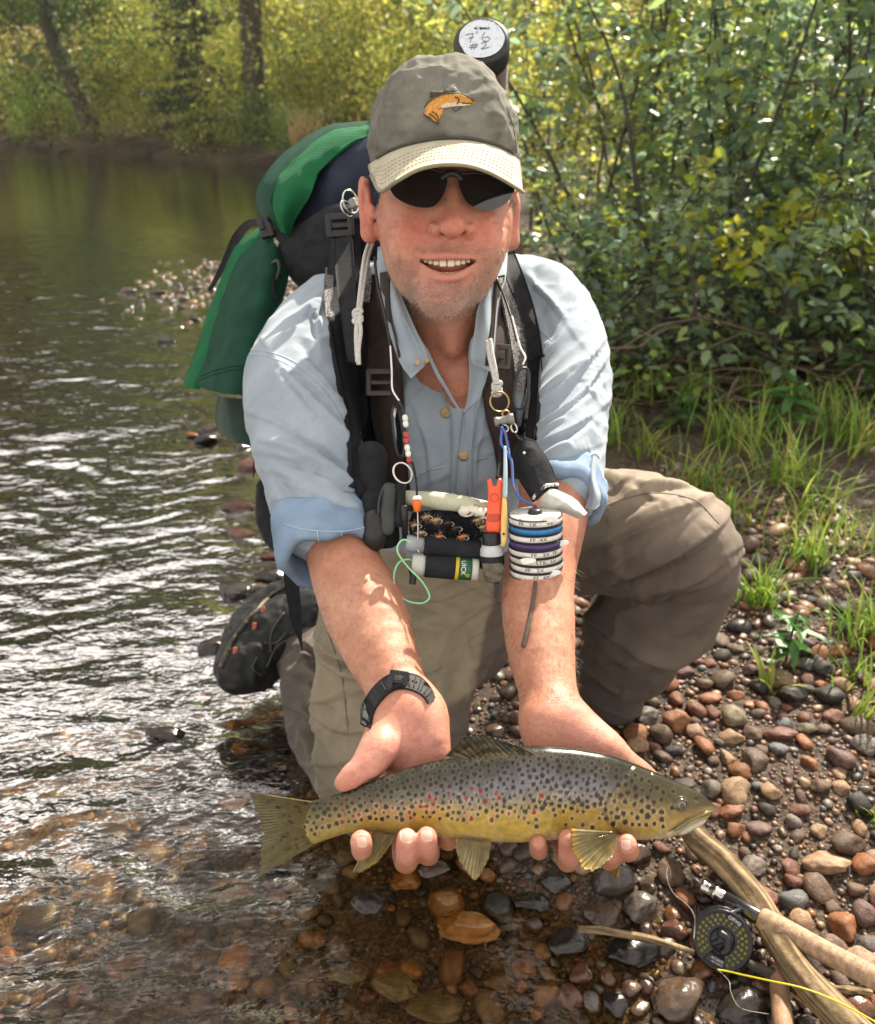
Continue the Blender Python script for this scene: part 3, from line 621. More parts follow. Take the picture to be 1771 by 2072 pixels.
def bush(label, cx, cy, rx, ry, h, nst, nleaf, size, cs, seed, lean=(0, 0), nind=300, bright=None):
    r = np.random.default_rng(seed); R = random.Random(seed); gz = float(height(np.array([cx]), np.array([cy]))[0]); t = thing('alder_bush', label, 'bush', (cx, cy, gz), 'leafy bushes on the near right bank')
    tw, lp = [], []
    for s in range(nst):
        b0 = np.array([R.gauss(0, rx*.3), R.gauss(0, ry*.3), -.03]); e0 = np.array([b0[0]*1.3+R.gauss(0, rx*.55)+lean[0], b0[1]*1.3+R.gauss(0, ry*.5)+lean[1], h*R.uniform(.7, 1.05)])
        p = catmull([b0, b0*.7+e0*.3+r.normal(0, .05, 3), b0*.35+e0*.65+r.normal(0, .07, 3), e0], 14); r0 = R.uniform(.008, .016)
        obj('stem', mesh_np('stem', *tube(p+np.array([cx, cy, gz]), np.linspace(r0, .003, 14), 6)), MAT['bark'], t)
        for k in range(int(9+h*5)):
            i = R.randint(2, 13); d = nrm(np.array([R.gauss(0, 1), R.gauss(0, 1), R.gauss(.25, .4)])); L = R.uniform(.15, .5)*(1.1-i/22)
            q = catmull([p[i], p[i]+d*L*.5+r.normal(0, .02, 3), p[i]+d*L+np.array([0, 0, -.05*L])], 6); tw.append(tube(q, np.linspace(.0035, .0012, 6), 4))
            for u in np.linspace(.2, 1, 7): lp.append(q[0]*(1-u)+q[-1]*u+r.normal(0, .012, 3))
    lp = np.array(lp); q = lp[r.integers(0, len(lp), nleaf)]+r.normal(0, 1, (nleaf, 3))*.035; q = q[q[:, 2] > .08]; n_ = len(q)
    tv, tf = join(tw); tg = obj('twigs', mesh_np('twigs', tv+np.array([cx, cy, gz]), tf), MAT['bark'], t); tg['kind'] = 'stuff'
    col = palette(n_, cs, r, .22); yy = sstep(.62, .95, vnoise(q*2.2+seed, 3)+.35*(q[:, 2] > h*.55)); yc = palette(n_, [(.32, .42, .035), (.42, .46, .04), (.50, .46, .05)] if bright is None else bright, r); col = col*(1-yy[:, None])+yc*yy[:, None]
    # the leaves nearest the lens that fall inside the picture, one object each
    wp = q+np.array([cx, cy, gz])-CP; dp = wp@FW; sx2 = 885.5+FOC*(wp@RT)/dp; sy2 = 1036-FOC*(wp@UP)/dp; inn_ = (sx2 > 1030) & (sx2 < 1780) & (sy2 > -10) & (sy2 < 790); od = np.argsort(np.where(inn_, dp, dp+50))[:nind]; msk = np.ones(n_, bool); msk[od] = False
    for i in od:
        o = bpy.data.objects.new('leaf', LEAFM[R.randint(0, 4)]); link(o, t); o.location = q[i]; o.color = tuple(col[i])+(1,); s = size*R.uniform(.75, 1.4)
        o.rotation_euler = (R.gauss(-.15, .35), R.gauss(0, .45), R.uniform(0, 6.28)); o.scale = (s, s, s)
    me = leaf_mesh('leaves', q[msk], size*1.05, col[msk], seed, True, up=.9, asp=.62); o = bpy.data.objects.new('leaves', me); link(o, t); o['kind'] = 'stuff'
    return t
bush('leafy bush filling the picture right edge, nearest to the gravel', 2.05, 3.75, .75, .5, 2.1, 9, 2900, .068, NEARC, 301, (-.2, -.25))
bush('blue-green bush just right of the angler shoulder', 1.25, 4.05, .6, .45, 1.75, 9, 3000, .052, NEARC, 302, (-.15, -.2))
bush('bush between the shoulder bush and the right edge bush', 1.7, 4.5, .7, .5, 2.3, 8, 3000, .054, NEARC, 303)
bush('yellow-green small-leaved bush behind the rod tube right side', .95, 5.6, .7, .6, 2.2, 9, 3200, .048, YG[:4]+NEARC[:2], 304, (0, 0), 300)
bush('bright bush behind, above the right shoulder, tall', 1.75, 6.0, .9, .6, 2.9, 9, 3400, .052, YG[:4]+NEARC[:3], 305)
bush('tall shaded bush at the back of the right edge', 3.0, 5.4, .9, .6, 2.9, 9, 3200, .056, NEARC, 306)
bush('far yellowish bush on the near bank right of the cap', 1.0, 7.6, .9, .7, 2.5, 8, 2800, .060, YG+GO[:1], 307, (0, 0), 200)
bush('back bush of the thicket in the top right corner', 2.7, 7.6, 1.2, .8, 3.2, 9, 3000, .068, NEARC+YG[:2], 308, (0, 0), 150)
bush('low leafy bush at the foot of the thicket beside the sleeve', .85, 3.45, .45, .3, .75, 9, 1500, .046, NEARC, 311, (0, -.05), 200)
bush('low leafy bush under the middle of the thicket', 1.4, 3.4, .5, .3, .7, 9, 1500, .048, NEARC, 312, (0, -.05), 200)
bush('low bush at the foot of the right edge thicket', 2.0, 3.25, .5, .3, .8, 9, 1500, .050, NEARC, 313, (0, -.05), 200)
bush('dense bush in the middle of the thicket', 1.35, 4.9, .7, .4, 2.2, 9, 3200, .054, NEARC+YG[:2], 314, (0, 0), 120)
# backdrop of the same thicket farther along the bank
for i, (x, y, s, lb) in enumerate(((1.6, 10.2, .75, 'green bush far along the near bank, behind the cap right edge'), (4.0, 9.6, .85, 'dense bush beyond the top right bushes'), (5.5, 8.0, .9, 'dark bush behind the right edge thicket'), (3.2, 12.0, .8, 'distant yellow bush on the near bank'))):
    m_ = far_kinds['yg' if i in (0, 3) else 'dg'][i % 2]; plant('shrub', lb, 'shrub', (x, y, .2), [('foliage', m_[0]), ('stem', m_[1])], i*1.3, (s, s, s), 'shrubs farther along the near bank')
# litter, dead sticks and low leaves under the thicket
r = np.random.default_rng(5); n_ = 5200; q = np.stack([r.uniform(.3, 3.6, n_), 2.75+r.uniform(0, 1, n_)**1.1*2.6, np.zeros(n_)], 1); q = q[q[:, 0] > .25+.12*(q[:, 1]-2.7)]; q[:, 2] = height(q[:, 0], q[:, 1])+r.uniform(.004, .03, len(q))
lit = leaf_mesh('leaf_litter', q, .045, palette(len(q), [(.09, .06, .035), (.13, .08, .045), (.06, .045, .03), (.17, .12, .07), (.05, .06, .025)], r), 9, up=1.6); tag(obj('leaf_litter', lit), kind='stuff')
o = []
for i in range(230):
    x, y = rr.uniform(.5, 2.6), rr.uniform(2.95, 3.75); z = float(height(np.array([x]), np.array([y]))[0])+rr.uniform(.01, .28)*rr.random(); a_ = rr.gauss(0, .5)+(3.14 if rr.random() < .5 else 0); L = rr.uniform(.2, .8)
    o.append(tube([(x, y, z), (x+math.cos(a_)*L*.5, y+math.sin(a_)*L*.3, z+rr.gauss(.02, .05)), (x+math.cos(a_)*L, y+math.sin(a_)*L*.6, z+rr.gauss(0, .07))], [.006*rr.uniform(.5, 1.2), .005, .0018], 4, 6))
tag(obj('dead_sticks', mesh_np('dead_sticks', *join(o)), MAT['twig']), kind='stuff')
n_ = 1500; q = np.stack([r.uniform(.35, 3.2, n_), r.uniform(2.9, 4.4, n_), np.zeros(n_)], 1); q = q[vnoise(q*3, 8) > -.1]; q[:, 2] = height(q[:, 0], q[:, 1])+r.uniform(.03, .22, len(q))
tag(obj('ground_cover', leaf_mesh('ground_cover', q, .055, palette(len(q), GR+NEARC[:2], r), 19, True, up=1.2, asp=.65)), kind='stuff')
# ---- grass tufts
GC = [(.18, .32, .045), (.26, .41, .055), (.15, .26, .045), (.36, .46, .06), (.44, .44, .10)]
def tuft(label, xv, yv, n_, hgt, spread, seed, cs=GC, wdt=.0035):
    r = np.random.default_rng(seed); p0 = G(xv, yv, .03); gz = float(height(p0[:1], p0[1:2])[0]); p0 = G(xv, yv, gz); Vs, Fs, Cs, k = [], [], [], 0
    for i in range(n_):
        b0 = p0+np.array([r.normal(0, spread*.35), r.normal(0, spread*.35), -.006]); a_ = r.uniform(0, 6.28); L = hgt*r.uniform(.45, 1.15); bend = r.uniform(.15, .95); d = np.array([math.cos(a_), math.sin(a_), 0]); sd = np.array([-d[1], d[0], 0]); t = np.linspace(0, 1, 6)
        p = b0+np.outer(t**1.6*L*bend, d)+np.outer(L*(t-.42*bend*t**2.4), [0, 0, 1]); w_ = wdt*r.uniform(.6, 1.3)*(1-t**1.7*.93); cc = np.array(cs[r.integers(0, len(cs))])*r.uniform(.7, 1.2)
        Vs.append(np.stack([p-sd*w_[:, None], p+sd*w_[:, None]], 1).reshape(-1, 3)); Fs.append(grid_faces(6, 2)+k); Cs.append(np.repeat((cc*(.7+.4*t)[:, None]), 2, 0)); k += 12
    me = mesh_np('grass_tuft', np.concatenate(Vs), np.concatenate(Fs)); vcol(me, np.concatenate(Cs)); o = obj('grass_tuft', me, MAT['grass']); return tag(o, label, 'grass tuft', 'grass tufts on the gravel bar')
for i, a in enumerate([
    ('tall grass tuft in front of the dead sticks', 1400, 815, 69, 0.226, 0.135, 1.0), ('broad green tuft right of the first tall tuft', 1495, 900, 86, 0.212, 0.168, 1), ('bright tall tuft upper centre of the grass strip', 1590, 975, 69, 0.226, 0.118, 1), ('dense tuft at the right picture edge below the bush', 1720, 900, 86, 0.226, 0.185, 1),
    ('tuft just right of the rolled sleeve', 1235, 890, 54, 0.199, 0.101, 1), ('short tuft right of the sleeve, behind the thigh', 1310, 915, 46, 0.146, 0.118, 1), ('wide low tuft behind the raised knee', 1430, 985, 69, 0.146, 0.168, 1), ('sunlit tuft beside the raised knee', 1530, 1215, 62, 0.146, 0.076, 1),
    ('pale grassy clump above the leafy weed', 1640, 1140, 39, 0.133, 0.085, 1), ('bright grass clump at the right edge by the red stones', 1745, 1290, 54, 0.146, 0.085, 1), ('small bright blade cluster below the leafy weed', 1555, 1395, 10, 0.099, 0.025, 1.7), ('sparse clump on the gravel at right edge', 1715, 1380, 17, 0.113, 0.059, 1), ('thin clump at right edge above the gravel', 1750, 1460, 13, 0.106, 0.042, 1.1),
    ('low grass patch behind the bright tall tuft', 1660, 830, 62, 0.172, 0.202, 1), ('mid green tuft in the shade of the right bush', 1540, 800, 54, 0.172, 0.168, 1), ('grass tuft between the knee and the right edge', 1640, 1030, 46, 0.159, 0.118, 1), ('sparse tuft on the stones right of the knee', 1600, 1120, 26, 0.133, 0.085, 1), ('single small tuft at the right edge above the big tan stone', 1768, 1660, 10, 0.046, 0.025, 1),
    ('dark small tuft below the shoulder bush', 1300, 800, 46, 0.146, 0.151, 1), ('yellowing tuft at the top of the gravel', 1490, 1050, 35, 0.133, 0.101, 1)]):
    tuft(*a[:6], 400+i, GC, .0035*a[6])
# short grass between the tufts, uncounted
r = np.random.default_rng(55); Vs, Fs, Cs = [], [], []; k = 0
for i in range(6500):
    y = r.uniform(1.9, 3.6); x = r.uniform(.35, 2.4)
    if x < .42+.1*(y-1.9) or (y < 2.25 and x < .95) or fbm(np.array([[x*2.2, y*2.2, 0]]), 2, 66)[0] < -.02+.15*(y < 2.4): continue
    b0 = np.array([x, y, float(height(np.array([x]), np.array([y]))[0])-.004]); a_ = r.uniform(0, 6.28); L = r.uniform(.04, .14); d = np.array([math.cos(a_), math.sin(a_), 0]); sd = np.array([-d[1], d[0], 0]); t = np.linspace(0, 1, 4); bend = r.uniform(.2, 1)
    p = b0+np.outer(t**1.6*L*bend, d)+np.outer(L*(t-.4*bend*t**2), [0, 0, 1]); w_ = .0026*(1-t**1.7*.93); cc = np.array([(.18, .32, .05), (.27, .40, .06), (.36, .38, .09), (.44, .36, .16)][r.integers(0, 4)])
    Vs.append(np.stack([p-sd*w_[:, None], p+sd*w_[:, None]], 1).reshape(-1, 3)); Fs.append(grid_faces(4, 2)+k); Cs.append(np.tile(cc, (8, 1))); k += 8
me = mesh_np('short_grass', np.concatenate(Vs), np.concatenate(Fs)); vcol(me, np.concatenate(Cs)); tag(obj('short_grass', me, MAT['grass']), kind='stuff')
# broad-leaved weeds
def weed(label, xv, yv, n_, L, seed):
    r = np.random.default_rng(seed); R = random.Random(seed); p0 = G(xv, yv, .03); gz = float(height(p0[:1], p0[1:2])[0]); t = thing('leafy_weed', label, 'weed', tuple(G(xv, yv, gz)), 'leafy weeds on the gravel bar')
    st_ = obj('stem', mesh_np('stem', *tube([np.array(t.location), np.array(t.location)+[0, 0, L*.7], np.array(t.location)+[.005, 0, L*1.2]], [.003, .0025, .0015], 5, 8)), MAT['grass'], t); vcol(st_.data, np.tile([.10, .16, .04], (len(st_.data.vertices), 1)))
    for i in range(n_):
        o = bpy.data.objects.new('leaf', LEAFM[i % 5]); link(o, t); z = L*(.25+.95*i/n_); o.location = (0, 0, z); s = L*R.uniform(.6, .95)*(1.1-.5*i/n_); o.scale = (s*.62, s, s); o.rotation_euler = (R.gauss(-.05, .2)+.25*i/n_, R.gauss(0, .2), i*2.4+R.gauss(0, .2)); o.color = tuple(np.array((.07, .19, .035))*R.uniform(.7, 1.3))+(1,)
weed('bright green leafy weed on the gravel right of the knee', 1590, 1340, 13, .11, 1); weed('tall weed with whorled leaves in the grass strip', 1590, 880, 14, .16, 2); weed('leafy weed under the right edge bush', 1720, 800, 12, .16, 3); weed('small dark weed behind the thigh', 1380, 870, 10, .12, 4)


# ------------------------------------------------------------------ thin haze volume, added to lift the distance with a warm glow
hv_ = np.array([(x, y, z) for x in (-90, 80) for y in (-3.0, 95) for z in (-1.6, 44)], float); hf = np.array([(0, 1, 3, 2), (4, 6, 7, 5), (0, 4, 5, 1), (2, 3, 7, 6), (0, 2, 6, 4), (1, 5, 7, 3)])
hm_ = bpy.data.materials.new('haze_air'); hm_.use_nodes = True; nt = hm_.node_tree; nt.nodes.remove(nt.nodes['Principled BSDF']); pv_ = nt.nodes.new('ShaderNodeVolumePrincipled'); pv_.inputs['Color'].default_value = (1, .98, .94, 1); pv_.inputs['Density'].default_value = .0007; pv_.inputs['Anisotropy'].default_value = .6; nt.links.new(pv_.outputs[0], nt.nodes['Material Output'].inputs['Volume'])
tag(obj('haze', mesh_np('haze', hv_, hf, False), hm_), kind='stuff')
# ------------------------------------------------------------------ the angler
def c(x, y, D, r): return (P(x, y, D), px(r, D))
HS = .97/FOC
def hc(x, y, z, r): D = .97-z*HS; return (P(x, y, D), px(r, D))
def he(F, x, y, z, r, k, sign=1, roll=0):
    D = .97-z*HS; s = D/FOC; a = rad(roll)
    ax = np.array([RT*math.cos(a)+UP*math.sin(a), -RT*math.sin(a)+UP*math.cos(a), -FW])
    F.ell(P(x, y, D), np.array(r)*s, ax, k=k, sign=sign)
mm = .001
def head(F):
    he(F, 900, 340, -105, (138, 160, 168), .01)
    he(F, 900, 450, -50, (137, 150, 108), .012)
    he(F, 896, 538, -46, (104, 88, 98), .02)
    he(F, 894, 606, 12, (46, 40, 46), .022)                 # chin
    he(F, 838, 476, 8, (50, 46, 44), .014); he(F, 972, 478, 8, (48, 46, 44), .014)   # cheeks
    F.chain([hc(815, 370, 16, 18), hc(905, 362, 40, 22), hc(1000, 378, 14, 18)], k=.01)   # brow
    F.chain([hc(915, 362, 48, 13), hc(915, 410, 66, 16), hc(916, 452, 88, 20)], k=.009)   # nose
    he(F, 916, 461, 92, (26, 21, 21), .008); F.chain([hc(900, 400, 50, 14), hc(890, 450, 62, 14)], k=.014); F.chain([hc(932, 400, 50, 14), hc(942, 450, 62, 14)], k=.014)
    he(F, 880, 466, 68, (17, 16, 20), .004); he(F, 951, 467, 68, (17, 16, 20), .004)
    he(F, 905, 536, 30, (74, 56, 38), .016)                 # muzzle
    F.chain([hc(845, 528, 44, 4), hc(874, 519, 65, 5.5), hc(905, 517, 71, 6), hc(936, 519, 65, 5.5), hc(968, 528, 44, 4)], k=.005)
    F.chain([hc(852, 536, 46, 5), hc(880, 559, 62, 8), hc(905, 564, 67, 9), hc(932, 559, 62, 8), hc(960, 536, 46, 5)], k=.005)
    for z in (90, 76, 62, 50, 40):
        F.chain([hc(846, 526, z-22, 3.4), hc(862, 531, z-8, 6.5), hc(882, 537.5, z, 10.5), hc(906, 540, z, 13), hc(930, 537.5, z, 10.5), hc(952, 531, z-8, 6.5), hc(968, 526, z-22, 3.4)], k=.0018, sign=-1)
    for xs in ((899, 480), (935, 480)): F.chain([hc(xs[0], xs[1], 88, 6), hc(xs[0], xs[1]-14, 74, 5)], k=.003, sign=-1)
    F.chain([hc(866, 476, 74, 5), hc(846, 500, 66, 7), hc(830, 530, 54, 6), hc(828, 556, 42, 3)], k=.007, sign=-1)   # smile folds
    F.chain([hc(964, 476, 74, 5), hc(978, 500, 65, 7), hc(990, 530, 52, 6), hc(988, 556, 40, 3)], k=.007, sign=-1)
    he(F, 822, 500, 24, (32, 40, 34), .014); he(F, 990, 502, 22, (30, 40, 32), .014)
    F.chain([hc(872, 586, 66, 4), hc(900, 590, 74, 5), hc(926, 586, 66, 4)], k=.012, sign=-1)                        # under the lip
    # ears
    for (x, y, z, r, ro) in ((742, 424, -75, (16, 68, 40), 7), (1037, 440, -100, (13, 56, 36), -5)):
        he(F, x, y, z, r, .006, roll=ro)
        sg_ = -1 if x < 900 else 1; he(F, x+sg_*1, y-6, z+38, (9.5, 38, 22), .004, -1, ro); F.chain([hc(x-sg_*3, y-38, z+26, 4), hc(x-sg_*1, y-8, z+27, 5), hc(x-sg_*4, y+24, z+26, 5)], k=.006); F.chain([hc(x-sg_*11, y-2, z+36, 6), hc(x-sg_*12, y+12, z+36, 6)], k=.006)
        F.chain([hc(x, y-56, z+18, 7), hc(x-9 if x < 900 else x+9, y-30, z+24, 6), hc(x-8 if x < 900 else x+7, y+10, z+20, 6), hc(x+3, y+48, z+14, 12)], k=.004)
        he(F, x+6 if x < 900 else x-6, y+48, z+14, (16, 20, 14), .008)
    # neck
    F.chain([hc(902, 560, -140, 92), c(912, 700, 1.135, 92), c(925, 830, 1.22, 84)], k=.02)
    F.chain([c(838, 590, 1.06, 16), c(912, 760, 1.085, 16), c(925, 810, 1.12, 14)], k=.02); F.chain([c(990, 590, 1.07, 16), c(940, 760, 1.085, 16), c(930, 810, 1.12, 14)], k=.02)
    F.chain([c(912, 650, 1.05, 18), c(918, 700, 1.05, 16)], k=.03)
def hands(F):
    # ---- forearm and hand on the left of the picture (his right)
    F.chain([c(672, 1010, 1.02, 64), c(694, 1130, .975, 72), c(738, 1235, .935, 84), c(780, 1340, .89, 69), c(818, 1422, .858, 57), c(826, 1446, .85, 60)], k=.02)
    F.chain([c(830, 1440, .848, 56), c(832, 1500, .842, 56), c(834, 1600, .842, 50)], k=.02, u=RT, su=1.22)
    F.chain([c(785, 1462, .838, 34), c(768, 1508, .816, 39), c(752, 1540, .806, 34)], k=.016)                # thenar
    F.chain([c(770, 1512, .806, 31), c(738, 1549, .797, 24), c(718, 1566, .795, 25), c(695, 1584, .792, 18)], k=.009)   # thumb
    F.chain([c(868, 1462, .838, 34), c(880, 1520, .828, 31), c(884, 1590, .832, 26)], k=.014)                # heel of the little finger side
    he_ = lambda x, y, D, r: F.ell(P(x, y, D), np.array(r)*D/FOC, np.array([RT, UP, -FW]), k=.02, sign=-1)
    he_(826, 1528, .775, (32, 58, 30))                                                                       # hollow of the palm
    for pts in ([(772, 1600, .838, 27), (752, 1712, .825, 25), (735, 1722, .782, 23.5), (731, 1702, .754, 21)],
                [(812, 1610, .838, 27), (820, 1728, .826, 25.5), (823, 1738, .776, 24), (823, 1697, .747, 20.5)],
                [(850, 1610, .838, 26), (864, 1716, .826, 24.5), (865, 1722, .778, 22.5), (864, 1693, .749, 20)],
                [(884, 1600, .836, 24), (905, 1690, .828, 22), (904, 1694, .80, 19), (903, 1680, .786, 17)]):
        F.chain([c(*q) for q in pts], k=.003)
    # ---- the other one
    F.chain([c(1124, 960, 1.07, 66), c(1118, 1040, 1.015, 70), c(1092, 1160, .97, 72), c(1090, 1260, .93, 73), c(1103, 1370, .885, 62), c(1116, 1440, .858, 56), c(1120, 1462, .853, 58)], k=.02)
    F.chain([c(1126, 1462, .85, 52), c(1160, 1520, .845, 54), c(1180, 1610, .845, 50)], k=.02, u=RT, su=1.25)
    F.chain([c(1172, 1474, .842, 38), c(1222, 1510, .83, 38), c(1262, 1540, .826, 27), c(1300, 1566, .824, 24), c(1325, 1590, .826, 19)], k=.016)
    F.chain([c(1100, 1460, .84, 34), c(1098, 1520, .832, 30), c(1110, 1600, .836, 26)], k=.016)
    he_(1160, 1560, .775, (40, 40, 24))
    for pts in ([(1096, 1600, .838, 24), (1092, 1708, .826, 21), (1091, 1718, .80, 18), (1090, 1705, .77, 16.5)],
                [(1130, 1610, .838, 26), (1146, 1728, .826, 24), (1150, 1732, .782, 22), (1149, 1698, .756, 20)],
                [(1190, 1610, .838, 26), (1228, 1724, .826, 25), (1236, 1730, .79, 23), (1238, 1706, .768, 20)],
                [(1225, 1600, .838, 26), (1262, 1705, .826, 25), (1272, 1720, .79, 23), (1268, 1708, .76, 21)]):
        F.chain([c(*q) for q in pts], k=.003)
def upper(F):
    # shoulders, chest and arms under the shirt
    F.chain([c(925, 790, 1.23, 92), c(900, 980, 1.34, 98), c(890, 1100, 1.44, 110)], k=.03, u=RT, su=1.3)
    F.chain([c(918, 740, 1.155, 52), c(930, 830, 1.18, 50), c(930, 880, 1.22, 50)], k=.03, u=RT, su=1.2)
    for pts in ([c(860, 700, 1.24, 55), c(690, 660, 1.26, 62), c(616, 770, 1.17, 74), c(636, 920, 1.075, 66), c(672, 1010, 1.02, 64)],
                [c(980, 700, 1.24, 55), c(1095, 650, 1.27, 60), c(1148, 740, 1.19, 62), c(1142, 870, 1.11, 60), c(1124, 980, 1.055, 62)]):
        F.chain(pts, k=.02)
person = thing('person', 'kneeling angler in pale blue rolled-sleeve shirt, cap and brown waders, holding out a trout', 'person', G(840, 1500))
F = Field(); upper(F); head(F); hands(F)
V, Fq = F.mesh(.0019)
V = relax(V, Fq, 1, .4)
N = vnormals(V, Fq)
# fine relief: creases on palms, tendons, pores come from the material
V = V+N*(fbm(V*38, 3, 3)*.0011)[:, None]
# albedo of the skin (blood in cheeks, nose, palms and knuckles, paler forearm hair, grey stubble)
base = np.tile(np.array([.445, .200, .126]), (len(V), 1))
def blob(x, y, D, r, col, a):
    global base
    d = np.linalg.norm(V-P(x, y, D), axis=1)/px(r, D); w = (a*np.exp(-d*d))[:, None]; base = base*(1-w)+np.array(col)*w
red = (.52, .155, .11); deep = (.52, .15, .11)
for (x, y, D, r, cc, a) in ((838, 470, .94, 50, red, .75), (975, 472, .94, 50, red, .75), (916, 458, .91, 32, red, .8), (893, 615, .94, 50, red, .6), (742, 440, 1.0, 60, red, .7), (1044, 450, 1.02, 50, red, .6),
                           (930, 760, 1.07, 90, (.44, .165, .11), .8), (912, 680, 1.04, 90, (.42, .18, .12), .6)): blob(x, y, D, r, cc, a)
for (x, y, D, r) in ((830, 1520, .82, 95), (730, 1560, .80, 60), (735, 1710, .76, 45), (823, 1715, .75, 45), (864, 1710, .75, 40), (1180, 1520, .83, 90), (1268, 1712, .77, 40), (1149, 1710, .77, 40), (1090, 1710, .78, 30)):
    blob(x, y, D, r, (.66, .29, .235), .75)
blob(740, 1230, .9, 110, (.50, .27, .18), .5); blob(1130, 1250, .9, 90, (.52, .28, .18), .5)
mot = fbm(V*45, 4, 9)[:, None]*.26+fbm(V*160, 3, 19)[:, None]*.16; base = base*(1+mot*np.array([.7, 1.15, 1.2])); fr_k = sstep(.62, .78, vnoise(V*230, 29))*.25*(V[:, 2] < .85); base = base*(1-fr_k[:, None])+np.array([.30, .13, .075])*fr_k[:, None]
# stubble: jaw, chin, upper lip
def reg(x, y, D, rx, ry, rz):
    q = V-P(x, y, D); return np.exp(-((q@RT/px(rx, D))**2+(q@UP/px(ry, D))**2+(q@FW/px(rz, D))**2)**2)
hd = (V[:, 1] < 1.25) & (V[:, 2] > .88)
st = np.clip(reg(894, 600, .93, 88, 55, 130)+.35*reg(905, 500, .91, 70, 12, 60)+.6*reg(800, 560, .97, 50, 70, 90)+.6*reg(1000, 560, .97, 40, 70, 90), 0, 1)
sp = sstep(.15, .5, vnoise(V*620, 5))*.65
w = (st*sp*hd)[:, None]*.45; base = base*(1-w)+np.array([.60, .50, .44])*w
# lips
lip = (reg(905, 517, .925, 58, 7, 60)+reg(905, 562, .928, 50, 10, 60))[:, None]*.75; lip = np.clip(lip, 0, .8); base = base*(1-lip)+np.array([.50, .19, .165])*lip
# creases of the palm and wrist
def crease(pts, wd, dep, col=(.46, .16, .12)):
    global V, base
    d = np.full(len(V), 9.0)
    for a, b in zip(pts[:-1], pts[1:]):
        a = P(*a); b = P(*b); ba = b-a; t = np.clip((V-a)@ba/(ba@ba), 0, 1); q = V-a-t[:, None]*ba; q = q-np.outer(q@FW, FW)*.75
        d = np.minimum(d, np.linalg.norm(q, axis=1))
    w = np.exp(-(d/wd)**2); V = V-N*(w*dep)[:, None]; base = base*(1-.6*w[:, None])+np.array(col)*.6*w[:, None]
for cr in ([(870, 470, .91), (853, 496, .92), (840, 526, .93), (836, 554, .94)], [(962, 470, .91), (975, 496, .92), (986, 526, .93), (986, 554, .94)]): crease(cr, .0050, .0042)
for cr in ([(868, 456, .92), (866, 468, .92), (874, 480, .92)], [(964, 456, .92), (966, 468, .92), (957, 480, .92)]): crease(cr, .0022, .0034)
for cr in ([(862, 582, .92), (900, 589, .92), (938, 582, .92)],): crease(cr, .004, .0016)
crease([(856, 1462, .80), (852, 1500, .80), (836, 1535, .80), (812, 1565, .80)], .0024, .0028)
crease([(770, 1540, .77), (790, 1520, .78), (800, 1490, .79)], .0025, .002)
crease([(905, 1500, .80), (880, 1520, .80), (850, 1545, .80)], .002, .0017)
crease([(770, 1445, .80), (815, 1432, .80), (870, 1440, .80)], .002, .001); crease([(775, 1462, .80), (815, 1452, .80), (850, 1455, .80)], .0015, .0006)
crease([(1066, 1462, .8), (1090, 1452, .8), (1120, 1442, .8), (1140, 1432, .8)], .0022, .0016); crease([(1120, 1442, .8), (1135, 1470, .8)], .002, .0008)
crease([(1105, 1440, .8), (1098, 1400, .82), (1092, 1360, .83)], .0035, -.0012, (.5, .27, .2)); crease([(1125, 1435, .8), (1118, 1390, .82), (1110, 1350, .83)], .003, -.001, (.5, .27, .2))
for cr in ([(768, 432, .96), (790, 442, .95), (806, 446, .945)], [(770, 450, .96), (790, 455, .95), (804, 456, .945)], [(776, 470, .96), (798, 476, .94)], [(1030, 436, .96), (1012, 446, .95), (1000, 448, .945)], [(1030, 456, .96), (1008, 462, .945)], [(815, 500, .95), (808, 530, .95), (812, 560, .95)], [(1003, 505, .95), (1008, 530, .955), (1002, 560, .955)], [(880, 492, .92), (884, 506, .92)], [(926, 492, .92), (924, 506, .92)], [(840, 700, 1.03), (900, 712, 1.02), (970, 700, 1.03)], [(850, 670, 1.03), (910, 680, 1.02), (965, 668, 1.03)], [(890, 625, .93), (896, 640, .94)]): crease(cr, .0026, .0019)
for cr in ([(720, 1180, .88), (742, 1260, .86), (780, 1350, .83)], [(1060, 1180, .9), (1078, 1290, .86), (1100, 1390, .83)], [(1120, 1200, .9), (1118, 1300, .86)]): crease(cr, .004, -.0012, (.50, .28, .21))
crease([(1135, 1475, .8), (1180, 1500, .8), (1230, 1540, .8)], .003, .0006)
for (x0, y0, x1, y1) in ((700, 1568, 712, 1590), (728, 1548, 745, 1570)): crease([(x0, y0, .77), (x1, y1, .77)], .0013, .0006)
body_me = mesh_np('body', V, Fq); vcol(body_me, base); body = obj('body', body_me, MAT['skin'], person)
BODY = bvh(V, Fq)
# nails
nailm = M('finger_nail', (.62, .36, .28), .3, (.55, .30, .23), 200, 3, coat=.3)
for (x, y, w_, h_) in ((733, 1703, 11, 13), (823, 1690, 14, 17), (864, 1690, 12, 14), (1268, 1708, 11, 12)):
    g = []
    for v in np.linspace(-1, 1, 7):
        row = []
        for u in np.linspace(-1, 1, 7):
            uu = u*math.sqrt(max(0, 1-.30*v*v)) ; X = x+uu*w_; Y = y+v*h_*(1-.25*u*u)
            hh = hit([BODY], X, Y); D = (hh[0] if hh else .75)-.0007; row.append(P(X, Y, D))
        g.append(row)
    obj('fingernail', mesh_np('fingernail', *solid_grid(np.array(g), .001)), nailm, body)
